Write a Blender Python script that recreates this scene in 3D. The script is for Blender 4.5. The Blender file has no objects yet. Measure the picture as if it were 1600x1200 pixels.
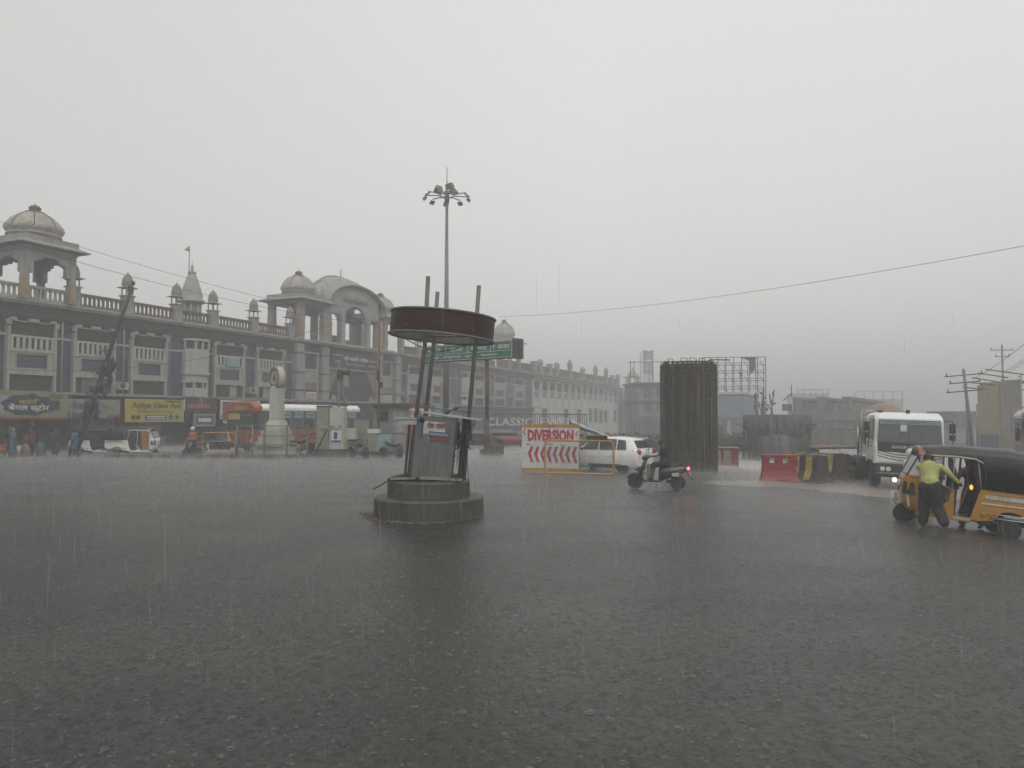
import bpy, math, random
from math import sin, cos, pi, radians, atan2, sqrt, hypot
from mathutils import Vector, Matrix, Euler
rnd = random.Random(7)
SC = bpy.context.scene
COL = SC.collection

# ------------------------------------------------------------------ camera, world, sun, exposure
F = 1155.0
CAMZ = 2.4
HAZE = 0.0045
PITCH = math.atan(51 / F)
cd = bpy.data.cameras.new('camera'); cam = bpy.data.objects.new('camera', cd); COL.objects.link(cam)
cam.location = (0, 0, CAMZ); cam.rotation_euler = (pi / 2 + PITCH, 0, 0)
cd.sensor_width = 36; cd.lens = 36 * F / 1600; cd.clip_start = 0.1; cd.clip_end = 3000
SC.camera = cam

wd = bpy.data.worlds.new('World'); SC.world = wd; wd.use_nodes = True
nt = wd.node_tree; nt.nodes.clear()
out = nt.nodes.new('ShaderNodeOutputWorld')
sky = nt.nodes.new('ShaderNodeTexSky'); sky.sky_type = 'NISHITA'; sky.sun_disc = False
sky.sun_elevation = radians(55); sky.sun_rotation = radians(150); sky.dust_density = 6
hs = nt.nodes.new('ShaderNodeHueSaturation'); hs.inputs['Saturation'].default_value = 0.12
nt.links.new(sky.outputs[0], hs.inputs['Color'])
bg1 = nt.nodes.new('ShaderNodeBackground'); bg1.inputs[1].default_value = 0.05
nt.links.new(hs.outputs[0], bg1.inputs[0])
# overcast cloud deck: brightness rises with elevation
tc = nt.nodes.new('ShaderNodeTexCoord'); sx = nt.nodes.new('ShaderNodeSeparateXYZ')
nt.links.new(tc.outputs['Generated'], sx.inputs[0])
mr = nt.nodes.new('ShaderNodeMapRange'); mr.inputs[1].default_value = 0.0; mr.inputs[2].default_value = 0.6
mr.inputs[3].default_value = 0.59; mr.inputs[4].default_value = 0.70
nt.links.new(sx.outputs['Z'], mr.inputs[0])
ns = nt.nodes.new('ShaderNodeTexNoise'); ns.inputs['Scale'].default_value = 1.6; ns.inputs['Detail'].default_value = 3
nt.links.new(tc.outputs['Generated'], ns.inputs['Vector'])
m2 = nt.nodes.new('ShaderNodeMapRange'); m2.inputs[3].default_value = 0.95; m2.inputs[4].default_value = 1.05
nt.links.new(ns.outputs[0], m2.inputs[0])
mu = nt.nodes.new('ShaderNodeMath'); mu.operation = 'MULTIPLY'
nt.links.new(mr.outputs[0], mu.inputs[0]); nt.links.new(m2.outputs[0], mu.inputs[1])
bg2 = nt.nodes.new('ShaderNodeBackground'); bg2.inputs[0].default_value = (1.0, 1.0, 0.965, 1)
ml_ = nt.nodes.new('ShaderNodeMapRange'); ml_.inputs[1].default_value = -0.7; ml_.inputs[2].default_value = 0.1; ml_.inputs[3].default_value = 0.80; ml_.inputs[4].default_value = 1.0
nt.links.new(sx.outputs['X'], ml_.inputs[0])
mu2 = nt.nodes.new('ShaderNodeMath'); mu2.operation = 'MULTIPLY'; nt.links.new(mu.outputs[0], mu2.inputs[0]); nt.links.new(ml_.outputs[0], mu2.inputs[1])
nt.links.new(mu2.outputs[0], bg2.inputs[1])
ad = nt.nodes.new('ShaderNodeAddShader')
nt.links.new(bg1.outputs[0], ad.inputs[0]); nt.links.new(bg2.outputs[0], ad.inputs[1])
nt.links.new(ad.outputs[0], out.inputs[0])

sd = bpy.data.lights.new('sun', 'SUN'); sd.energy = 0.5; sd.angle = radians(60); sd.color = (1, 0.98, 0.95)
sun = bpy.data.objects.new('sun', sd); COL.objects.link(sun); sun.rotation_euler = (radians(35), 0, radians(150 - 180))

SC.view_settings.view_transform = 'Standard'; SC.view_settings.look = 'None'
SC.view_settings.exposure = 0; SC.view_settings.gamma = 1; SC.view_settings.use_curve_mapping = False
SC.render.engine = 'CYCLES'
SC.cycles.use_denoising = True; SC.cycles.denoising_input_passes = 'RGB_ALBEDO'
SC.cycles.max_bounces = 6; SC.cycles.volume_bounces = 0; SC.cycles.transparent_max_bounces = 24
SC.cycles.use_adaptive_sampling = True

# ------------------------------------------------------------------ terrain and helpers
def ss(v, a, b):
    t = max(0.0, min(1.0, (v - a) / (b - a))); return t * t * (3 - 2 * t)
def gz(x, y):
    z = -0.9 * ss(x, 7, 17) * (1 - 0.55 * ss(y, 19, 27)) * (1 - ss(y, 45, 80))
    z -= 1.5 * ss(y, 30, 75) * ss(x, 0, 14)
    return z
def gx(px, d):                      # world x of image column px at distance d
    return (px - 800) / F * d
def gpt(px, d):
    x = gx(px, d); return (x, d, gz(x, d))

def mat(name, col, rough=0.6, metal=0.0, var=0.18, scale=2.0, bump=0.0, streak=0.0, emit=0.0, coat=0.0, alpha=1.0, dirt=None, spec=0.5, trans=0.0, bscale=None):
    m = bpy.data.materials.new(name); m.use_nodes = True
    n = m.node_tree; p = n.nodes['Principled BSDF']; L = n.links.new
    p.inputs['Roughness'].default_value = rough; p.inputs['Metallic'].default_value = metal
    p.inputs['Coat Weight'].default_value = coat; p.inputs['Coat Roughness'].default_value = 0.12
    p.inputs['Specular IOR Level'].default_value = spec
    p.inputs['Alpha'].default_value = alpha
    p.inputs['Transmission Weight'].default_value = trans
    c4 = (*col, 1)
    t = n.nodes.new('ShaderNodeTexCoord')
    no = n.nodes.new('ShaderNodeTexNoise'); no.inputs['Scale'].default_value = scale; no.inputs['Detail'].default_value = 6
    no.inputs['Roughness'].default_value = 0.65
    L(t.outputs['Object'], no.inputs['Vector'])
    r = n.nodes.new('ShaderNodeMapRange'); r.inputs[1].default_value = 0.3; r.inputs[2].default_value = 0.7
    r.inputs[3].default_value = 1 - var; r.inputs[4].default_value = 1 + var
    L(no.outputs[0], r.inputs[0])
    mx = n.nodes.new('ShaderNodeMix'); mx.data_type = 'RGBA'; mx.blend_type = 'MULTIPLY'; mx.inputs[0].default_value = 1
    mx.inputs[6].default_value = c4; L(r.outputs[0], mx.inputs[7])
    last = mx.outputs[2]
    if streak > 0:
        mp = n.nodes.new('ShaderNodeMapping'); mp.inputs['Scale'].default_value = (scale * 4, scale * 4, scale * 0.35)
        L(t.outputs['Object'], mp.inputs[0])
        n2 = n.nodes.new('ShaderNodeTexNoise'); n2.inputs['Scale'].default_value = 1; n2.inputs['Detail'].default_value = 4
        L(mp.outputs[0], n2.inputs['Vector'])
        r2 = n.nodes.new('ShaderNodeMapRange'); r2.inputs[1].default_value = 0.45; r2.inputs[2].default_value = 0.7
        r2.inputs[3].default_value = 0; r2.inputs[4].default_value = streak
        L(n2.outputs[0], r2.inputs[0])
        m3 = n.nodes.new('ShaderNodeMix'); m3.data_type = 'RGBA'
        L(r2.outputs[0], m3.inputs[0]); L(last, m3.inputs[6])
        dcol = dirt or tuple(c * 0.35 for c in col)
        m3.inputs[7].default_value = (*dcol, 1); last = m3.outputs[2]
    L(last, p.inputs['Base Color'])
    r3 = n.nodes.new('ShaderNodeMapRange'); r3.inputs[3].default_value = max(0.02, rough - 0.12); r3.inputs[4].default_value = min(1, rough + 0.12)
    L(no.outputs[0], r3.inputs[0]); L(r3.outputs[0], p.inputs['Roughness'])
    if bump > 0:
        n4 = n.nodes.new('ShaderNodeTexNoise'); n4.inputs['Scale'].default_value = bscale or scale * 6; n4.inputs['Detail'].default_value = 4
        L(t.outputs['Object'], n4.inputs['Vector'])
        b = n.nodes.new('ShaderNodeBump'); b.inputs['Strength'].default_value = bump; b.inputs['Distance'].default_value = 0.03
        L(n4.outputs[0], b.inputs['Height']); L(b.outputs[0], p.inputs['Normal'])
    if emit > 0:
        p.inputs['Emission Color'].default_value = c4; p.inputs['Emission Strength'].default_value = emit
    return m

M = {}
def dm(k, *a, **kw): M[k] = mat(k, *a, **kw)
dm('wall_blue', (0.036, 0.048, 0.074), 0.5, var=0.2, scale=0.8, streak=0.5)
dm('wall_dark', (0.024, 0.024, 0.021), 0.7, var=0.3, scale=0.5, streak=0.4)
dm('frame_cream', (0.30, 0.295, 0.26), 0.6, var=0.15, scale=1.2, streak=0.5, dirt=(0.12, 0.115, 0.10))
dm('frame_white', (0.36, 0.36, 0.33), 0.6, var=0.12, scale=1.2, streak=0.35, dirt=(0.16, 0.15, 0.13))
dm('white_wall', (0.50, 0.50, 0.465), 0.6, var=0.1, scale=0.6, streak=0.3, dirt=(0.28, 0.27, 0.24))
dm('stone_grey', (0.25, 0.25, 0.235), 0.6, var=0.2, scale=1.5, streak=0.6, dirt=(0.10, 0.097, 0.09))
dm('hoard_tan', (0.24, 0.215, 0.18), 0.6, var=0.3, scale=0.8, streak=0.6)
dm('dome_plaster', (0.32, 0.30, 0.255), 0.6, var=0.25, scale=1.6, streak=0.6, dirt=(0.11, 0.10, 0.09))
dm('dome_red', (0.12, 0.05, 0.045), 0.6)
dm('ochre', (0.27, 0.195, 0.12), 0.6, var=0.2)
dm('cap_ochre', (0.21, 0.17, 0.12), 0.6, var=0.3, scale=3, streak=0.5, dirt=(0.10, 0.085, 0.065))
dm('pinkish', (0.17, 0.115, 0.09), 0.6, var=0.2)
dm('baluster_brown', (0.12, 0.075, 0.057), 0.7, var=0.2, streak=0.4)
dm('grille_brown', (0.032, 0.023, 0.019), 0.7, var=0.3, scale=4)
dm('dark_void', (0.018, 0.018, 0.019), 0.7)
dm('dark_glass', (0.02, 0.022, 0.025), 0.15, var=0.1)
dm('shutter_grey', (0.16, 0.165, 0.165), 0.45, streak=0.4)
dm('concrete', (0.050, 0.048, 0.041), 0.55, var=0.35, scale=3, bump=0.5, streak=0.8, dirt=(0.022, 0.022, 0.017), coat=0.06)
dm('concrete_light', (0.22, 0.21, 0.19), 0.6, var=0.2, scale=2, bump=0.3, streak=0.5)
dm('steel_grey', (0.13, 0.125, 0.115), 0.5, metal=0.2, var=0.2, streak=0.5, dirt=(0.08, 0.06, 0.045))
dm('galv', (0.14, 0.145, 0.145), 0.5, metal=0.4, var=0.15)
dm('rusty', (0.040, 0.028, 0.022), 0.6, var=0.4, scale=6, bump=0.3)
dm('rebar_light', (0.10, 0.082, 0.068), 0.7, var=0.6, scale=2.5)
dm('rebar', (0.064, 0.052, 0.044), 0.75, var=0.55, scale=2.2, streak=0.7, dirt=(0.03, 0.022, 0.017))
dm('maroon', (0.030, 0.0085, 0.0085), 0.5, var=0.4, scale=2.5, streak=0.6, dirt=(0.030, 0.020, 0.017), coat=0.0, spec=0.25)
dm('concrete_far', (0.15, 0.15, 0.14), 0.7, var=0.2, scale=0.6, streak=0.5)  # lightened base, thicker haze put into the colour
dm('plate_light', (0.34, 0.35, 0.34), 0.4, metal=0.2, var=0.2)
dm('panel_white', (0.115, 0.122, 0.118), 0.45, var=0.25, scale=2.5, streak=0.75, dirt=(0.058, 0.062, 0.055))
dm('print_blue', (0.02, 0.03, 0.14), 0.5)
dm('print_red', (0.38, 0.025, 0.04), 0.5)
dm('print_white', (0.52, 0.52, 0.50), 0.5)
dm('print_black', (0.015, 0.015, 0.018), 0.5)
dm('print_orange', (0.45, 0.12, 0.03), 0.5)
dm('print_yellow', (0.36, 0.28, 0.05), 0.5)
dm('print_cyan', (0.20, 0.28, 0.30), 0.5)
dm('print_green', (0.15, 0.22, 0.12), 0.5)
dm('sign_green', (0.012, 0.115, 0.075), 0.4, streak=0.3)
dm('banner_green', (0.17, 0.19, 0.10), 0.5, var=0.3, scale=1.2)
dm('banner_yellow', (0.33, 0.27, 0.035), 0.5, var=0.15)
dm('banner_cream', (0.2, 0.205, 0.15), 0.5, var=0.2)
dm('banner_blue', (0.045, 0.07, 0.11), 0.5, var=0.2)
dm('banner_red', (0.21, 0.025, 0.025), 0.5, var=0.2)
dm('banner_grey', (0.25, 0.26, 0.27), 0.5, var=0.2, scale=0.7)
dm('rubber', (0.014, 0.014, 0.014), 0.55, var=0.3, scale=8)
dm('black_paint', (0.014, 0.014, 0.016), 0.25, coat=0.5)
dm('black_plastic', (0.022, 0.022, 0.024), 0.45)
dm('black_canvas', (0.012, 0.012, 0.014), 0.42, var=0.3, scale=2.5, bump=0.7, bscale=7, coat=0.08)
dm('sign_side', (0.055, 0.045, 0.042), 0.6, var=0.2)
dm('hoard_yellow', (0.27, 0.235, 0.13), 0.6, var=0.25, scale=0.8, streak=0.5)
dm('chrome', (0.55, 0.55, 0.55), 0.2, metal=1.0)
dm('rim', (0.55, 0.55, 0.53), 0.4, metal=0.4)
dm('auto_orange', (0.37, 0.185, 0.018), 0.32, var=0.15, scale=3, coat=0.4, streak=0.3, dirt=(0.22, 0.10, 0.03))
dm('auto_beige', (0.33, 0.29, 0.20), 0.5)
dm('vehicle_white', (0.72, 0.72, 0.70), 0.3, var=0.06, coat=0.5, streak=0.15, dirt=(0.35, 0.33, 0.3))
dm('white_dirty', (0.42, 0.42, 0.40), 0.4, var=0.2, streak=0.5, dirt=(0.2, 0.19, 0.17))
dm('bus_orange', (0.27, 0.06, 0.025), 0.4, var=0.15, streak=0.3, coat=0.3)
dm('drum_orange', (0.21, 0.135, 0.10), 0.5, var=0.2, streak=0.4)
dm('glass_dark', (0.03, 0.034, 0.036), 0.08, var=0.1, coat=0.8)
dm('glass_grey', (0.05, 0.06, 0.06), 0.12, var=0.2, coat=0.6)
dm('lens_red', (0.30, 0.010, 0.014), 0.2, coat=0.8)
dm('tail_lit', (1.0, 0.05, 0.08), 0.3, emit=9)
dm('head_lit', (1.0, 0.95, 0.85), 0.3, emit=9)
dm('amber_lit', (1.0, 0.22, 0.04), 0.3, emit=3.5)
dm('paint_yellow', (0.40, 0.215, 0.035), 0.4, var=0.2, scale=5, streak=0.4, dirt=(0.2, 0.1, 0.03))
dm('barrier_red', (0.20, 0.010, 0.020), 0.4, var=0.2, scale=3, coat=0.2)
dm('stripe_yellow', (0.36, 0.26, 0.05), 0.55, var=0.3)
dm('stripe_black', (0.03, 0.03, 0.034), 0.55, var=0.3)
dm('concrete_brown', (0.075, 0.058, 0.047), 0.65, var=0.35, scale=3, bump=0.4, streak=0.5)
dm('kerb_black', (0.03, 0.03, 0.03), 0.5)
dm('kerb_white', (0.13, 0.13, 0.12), 0.5, streak=0.4)
dm('monument', (0.40, 0.39, 0.33), 0.5, var=0.12, scale=2, streak=0.3, dirt=(0.25, 0.23, 0.16))
dm('skin', (0.11, 0.055, 0.035), 0.45, var=0.1, coat=0.2)
dm('hair', (0.012, 0.010, 0.009), 0.5)
dm('cloth_lime', (0.34, 0.345, 0.11), 0.7, var=0.12, scale=5, bump=0.5, bscale=14)
dm('cloth_black', (0.015, 0.016, 0.019), 0.8, var=0.2, scale=5, bump=0.5, bscale=14)
dm('cloth_maroon', (0.085, 0.012, 0.018), 0.6, var=0.2, scale=5, bump=0.5, bscale=14)
dm('cloth_blue', (0.03, 0.09, 0.20), 0.6, var=0.2, scale=5, bump=0.4)
dm('cloth_teal', (0.03, 0.075, 0.08), 0.6, var=0.2, scale=5, bump=0.4)
dm('cloth_white', (0.50, 0.50, 0.48), 0.6, var=0.1, scale=5, bump=0.3)
dm('cloth_orange', (0.28, 0.09, 0.03), 0.6)
dm('tarp_blue', (0.22, 0.29, 0.33), 0.4, var=0.2, scale=3, coat=0.2)
dm('foliage', (0.06, 0.075, 0.055), 0.6, var=0.4, scale=2)
dm('cable', (0.012, 0.012, 0.012), 0.5)
dm('pole_brown', (0.15, 0.07, 0.035), 0.6, var=0.3, streak=0.5)
dm('pole_rust', (0.10, 0.045, 0.036), 0.6, var=0.3, scale=1.5, streak=0.5)
dm('far_wall', (0.20, 0.20, 0.20), 0.7, var=0.1, scale=0.4)
dm('far_wall_dark', (0.08, 0.08, 0.08), 0.7, var=0.2, scale=0.4)
dm('cover_blue', (0.23, 0.25, 0.29), 0.5, var=0.12, scale=0.5)
dm('rubble', (0.10, 0.07, 0.058), 0.7, var=0.5, scale=20)
dm('poly_sheet', (0.45, 0.46, 0.46), 0.15, var=0.2, scale=4, coat=0.6, bump=0.6)

class MB:
    def __init__(s): s.v = []; s.f = []; s.sm = []; s.mi = []; s.cur = 0
    def add(s, vs, fs, smooth=False, mx=None):
        o = len(s.v)
        s.v += [tuple(mx @ Vector(v)) if mx else tuple(v) for v in vs]
        for f in fs: s.f.append([i + o for i in f]); s.sm.append(smooth); s.mi.append(s.cur)
        return s
    def box(s, c, d, mx=None, top=None):
        x, y, z = c; a, b, h = d[0] / 2, d[1] / 2, d[2] / 2
        ta, tb = (a * top[0], b * top[1]) if top else (a, b)
        vs = [(x - a, y - b, z - h), (x + a, y - b, z - h), (x + a, y + b, z - h), (x - a, y + b, z - h),
              (x - ta, y - tb, z + h), (x + ta, y - tb, z + h), (x + ta, y + tb, z + h), (x - ta, y + tb, z + h)]
        return s.add(vs, [(0, 3, 2, 1), (4, 5, 6, 7), (0, 1, 5, 4), (1, 2, 6, 5), (2, 3, 7, 6), (3, 0, 4, 7)], False, mx)
    def bb(s, x0, x1, y0, y1, z0, z1):
        return s.box(((x0 + x1) / 2, (y0 + y1) / 2, (z0 + z1) / 2), (x1 - x0, y1 - y0, z1 - z0))
    def cyl(s, p0, p1, r0, r1=None, n=10, caps=True, smooth=True):
        r1 = r0 if r1 is None else r1
        p0, p1 = Vector(p0), Vector(p1); d = (p1 - p0)
        if d.length < 1e-6: return s
        d.normalize(); a = Vector((0, 0, 1)) if abs(d.z) < 0.9 else Vector((1, 0, 0))
        u = d.cross(a).normalized(); w = d.cross(u).normalized(); vs = []
        for (p, r) in ((p0, r0), (p1, r1)):
            for k in range(n):
                t = 2 * pi * k / n; vs.append(p + u * (cos(t) * r) + w * (sin(t) * r))
        fs = [(k, n + k, n + (k + 1) % n, (k + 1) % n) for k in range(n)]
        s.add(vs, fs, smooth)
        if caps: s.add(vs[:n], [tuple(range(n))]); s.add(vs[n:], [tuple(range(n - 1, -1, -1))])
        return s
    def tube(s, pts, r, n=6, closed=False, rs=None):
        pts = [Vector(p) for p in pts]; N = len(pts); vs = []; prev = None
        for i, p in enumerate(pts):
            a = pts[i - 1] if (i > 0 or closed) else p; b = pts[(i + 1) % N] if (i < N - 1 or closed) else p
            d = (b - a).normalized()
            if prev is None:
                h = Vector((0, 0, 1)) if abs(d.z) < 0.9 else Vector((1, 0, 0)); u = d.cross(h).normalized()
            else:
                u = (prev - d * prev.dot(d)); u = u.normalized() if u.length > 1e-6 else d.orthogonal().normalized()
            prev = u; w = d.cross(u); rr = rs[i] if rs else r
            for k in range(n):
                t = 2 * pi * k / n; vs.append(p + u * (cos(t) * rr) + w * (sin(t) * rr))
        fs = []
        for i in range(N if closed else N - 1):
            j = (i + 1) % N
            for k in range(n):
                fs.append((i * n + k, i * n + (k + 1) % n, j * n + (k + 1) % n, j * n + k))
        s.add(vs, fs, True)
        if not closed:
            s.add(vs[:n], [tuple(range(n - 1, -1, -1))]); s.add(vs[-n:], [tuple(range(n))])
        return s
    def lathe(s, prof, n=24, c=(0, 0, 0), smooth=True, sq=1.0, a0=0, mx=None):
        vs = []; m = len(prof)
        for (r, z) in prof:
            for k in range(n):
                t = 2 * pi * k / n + a0; vs.append((c[0] + r * cos(t), c[1] + r * sin(t) * sq, c[2] + z))
        fs = [(i * n + k, i * n + (k + 1) % n, (i + 1) * n + (k + 1) % n, (i + 1) * n + k) for i in range(m - 1) for k in range(n)]
        s.add(vs, fs, smooth, mx)
        if prof[0][0] > 1e-4: s.add(vs[:n], [tuple(range(n - 1, -1, -1))], False, mx)
        if prof[-1][0] > 1e-4: s.add(vs[-n:], [tuple(range(n))], False, mx)
        return s
    def prism(s, poly, axis, a, b, smooth=False):
        # polygon in the plane across axis, extruded from a to b
        def p3(p, t): return {'x': (t, p[0], p[1]), 'y': (p[0], t, p[1]), 'z': (p[0], p[1], t)}[axis]
        n = len(poly); vs = [p3(p, a) for p in poly] + [p3(p, b) for p in poly]
        area = sum(poly[i][0] * poly[(i + 1) % n][1] - poly[(i + 1) % n][0] * poly[i][1] for i in range(n))
        flip = (area > 0) != (b > a)
        if axis == 'y': flip = not flip
        c0 = list(range(n - 1, -1, -1)); c1 = list(range(n, 2 * n)); sd_ = [(i, (i + 1) % n, n + (i + 1) % n, n + i) for i in range(n)]
        if flip: c0 = c0[::-1]; c1 = c1[::-1]; sd_ = [f[::-1] for f in sd_]
        s.add(vs, [c0, c1]); s.add(vs, sd_, smooth); return s
    def ball(s, c, r, n=12, m=8):
        if not hasattr(r, '__len__'): r = (r, r, r)
        vs = []
        for i in range(m + 1):
            ph = -pi / 2 + pi * i / m
            for k in range(n):
                t = 2 * pi * k / n; vs.append((c[0] + r[0] * cos(ph) * cos(t), c[1] + r[1] * cos(ph) * sin(t), c[2] + r[2] * sin(ph)))
        fs = [(i * n + k, i * n + (k + 1) % n, (i + 1) * n + (k + 1) % n, (i + 1) * n + k) for i in range(m) for k in range(n)]
        return s.add(vs, fs, True)
    def torus(s, c, R, r, axis='y', n=24, m=8):
        vs = []
        for i in range(n):
            a = 2 * pi * i / n
            for k in range(m):
                b = 2 * pi * k / m; q = R + r * cos(b); u, v, w = q * cos(a), q * sin(a), r * sin(b)
                vs.append({'y': (c[0] + u, c[1] + w, c[2] + v), 'x': (c[0] + w, c[1] + u, c[2] + v), 'z': (c[0] + u, c[1] + v, c[2] + w)}[axis])
        fs = [(i * m + k, i * m + (k + 1) % m, ((i + 1) % n) * m + (k + 1) % m, ((i + 1) % n) * m + k) for i in range(n) for k in range(m)]
        return s.add(vs, fs, True)
    def loft(s, secs, smooth=True, caps=True):
        n = len(secs[0]); vs = [p for q in secs for p in q]
        fs = [(i * n + k, i * n + (k + 1) % n, (i + 1) * n + (k + 1) % n, (i + 1) * n + k) for i in range(len(secs) - 1) for k in range(n)]
        s.add(vs, fs, smooth)
        if caps: s.add(secs[0], [tuple(range(n - 1, -1, -1))]); s.add(secs[-1], [tuple(range(n))])
        return s
    def slab(s, quad, t):
        # a flat polygon of thickness t behind its normal
        q = [Vector(p) for p in quad]; nn = (q[1] - q[0]).cross(q[2] - q[0]).normalized() * t; n = len(q)
        vs = q + [p - nn for p in q]
        return s.add(vs, [tuple(range(n)), tuple(range(2 * n - 1, n - 1, -1))] + [(i, n + i, n + (i + 1) % n, (i + 1) % n) for i in range(n)])
    def mesh(s, name, mats):
        me = bpy.data.meshes.new(name); me.from_pydata(s.v, [], s.f); me.update()
        me.polygons.foreach_set('use_smooth', s.sm)
        mats = mats if isinstance(mats, (list, tuple)) else [mats]
        for m in mats: me.materials.append(M[m] if isinstance(m, str) else m)
        if len(mats) > 1: me.polygons.foreach_set('material_index', s.mi)
        return me
    def build(s, name, mats, parent=None, loc=(0, 0, 0), rot=(0, 0, 0), bev=0.0, fix=True):
        me = s.mesh(name, mats)
        if fix:
            import bmesh
            b = bmesh.new(); b.from_mesh(me); bmesh.ops.remove_doubles(b, verts=b.verts, dist=1e-5)
            bmesh.ops.recalc_face_normals(b, faces=b.faces); b.to_mesh(me); b.free()
        return link(name, me, parent, loc, rot, bev)
def link(name, me, parent=None, loc=(0, 0, 0), rot=(0, 0, 0), bev=0.0):
    o = bpy.data.objects.new(name, me); COL.objects.link(o); o.location = loc; o.rotation_euler = rot
    if parent: o.parent = parent
    if bev:
        md = o.modifiers.new('bevel', 'BEVEL'); md.width = bev; md.segments = 2; md.limit_method = 'ANGLE'; md.angle_limit = radians(40)
    return o
def tag(o, label=None, cat=None, group=None, kind=None):
    if label: o['label'] = label
    if cat: o['category'] = cat
    if group: o['group'] = group
    if kind: o['kind'] = kind
    return o
def thing(name, label, cat, loc=(0, 0, 0), rz=0.0, group=None, rot=None):
    o = bpy.data.objects.new(name, None); COL.objects.link(o); o.location = loc
    o.rotation_euler = rot if rot else (0, 0, rz); o.empty_display_size = 0.2
    return tag(o, label, cat, group)
def kids(o): return [c for c in bpy.data.objects if c.parent == o]
def dup(root, loc, rz=None, label=None, group=None):
    r = root.copy(); COL.objects.link(r); r.location = loc
    if rz is not None: r.rotation_euler = (0, 0, rz)
    if label: r['label'] = label
    if group: r['group'] = group
    for ch in kids(root):
        c = ch.copy(); COL.objects.link(c); c.parent = r
        for g in kids(ch):
            d = g.copy(); COL.objects.link(d); d.parent = c
    return r
def lettering(body, w, h, m, parent=None, loc=(0, 0, 0), rot=(pi / 2, 0, 0), depth=0.006, name='lettering', fit=True, shear=0.0, bold=0.0):
    c = bpy.data.curves.new('txt', 'FONT'); c.body = body; c.extrude = 0.05; c.resolution_u = 2; c.shear = shear; c.offset = bold
    o = bpy.data.objects.new('txt', c); COL.objects.link(o)
    dg = bpy.context.evaluated_depsgraph_get(); me = bpy.data.meshes.new_from_object(o.evaluated_get(dg))
    bpy.data.objects.remove(o); bpy.data.curves.remove(c)
    xs = [v.co.x for v in me.vertices]; ys = [v.co.y for v in me.vertices]
    if not xs: return None
    x0, x1, y0, y1 = min(xs), max(xs), min(ys), max(ys); sx_ = w / (x1 - x0); sy_ = h / (y1 - y0)
    for v in me.vertices:
        v.co.x = (v.co.x - (x0 + x1) / 2) * sx_; v.co.y = (v.co.y - (y0 + y1) / 2) * sy_; v.co.z = v.co.z / 0.05 * depth
    me.materials.clear(); me.materials.append(M[m]); me.name = name
    return link(name, me, parent, loc, rot)
def bake(o):
    dg = bpy.context.evaluated_depsgraph_get(); me = bpy.data.meshes.new_from_object(o.evaluated_get(dg))
    old = o.data; o.modifiers.clear(); o.data = me; bpy.data.meshes.remove(old)
    return o
def catenary(a, b, sag, n=24):
    a, b = Vector(a), Vector(b); return [a.lerp(b, i / n) - Vector((0, 0, sag * 4 * (i / n) * (1 - i / n))) for i in range(n + 1)]
def vz(y, d): return CAMZ + (651 - y) / F * d      # world height of image row y at distance d (near level view)
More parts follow.
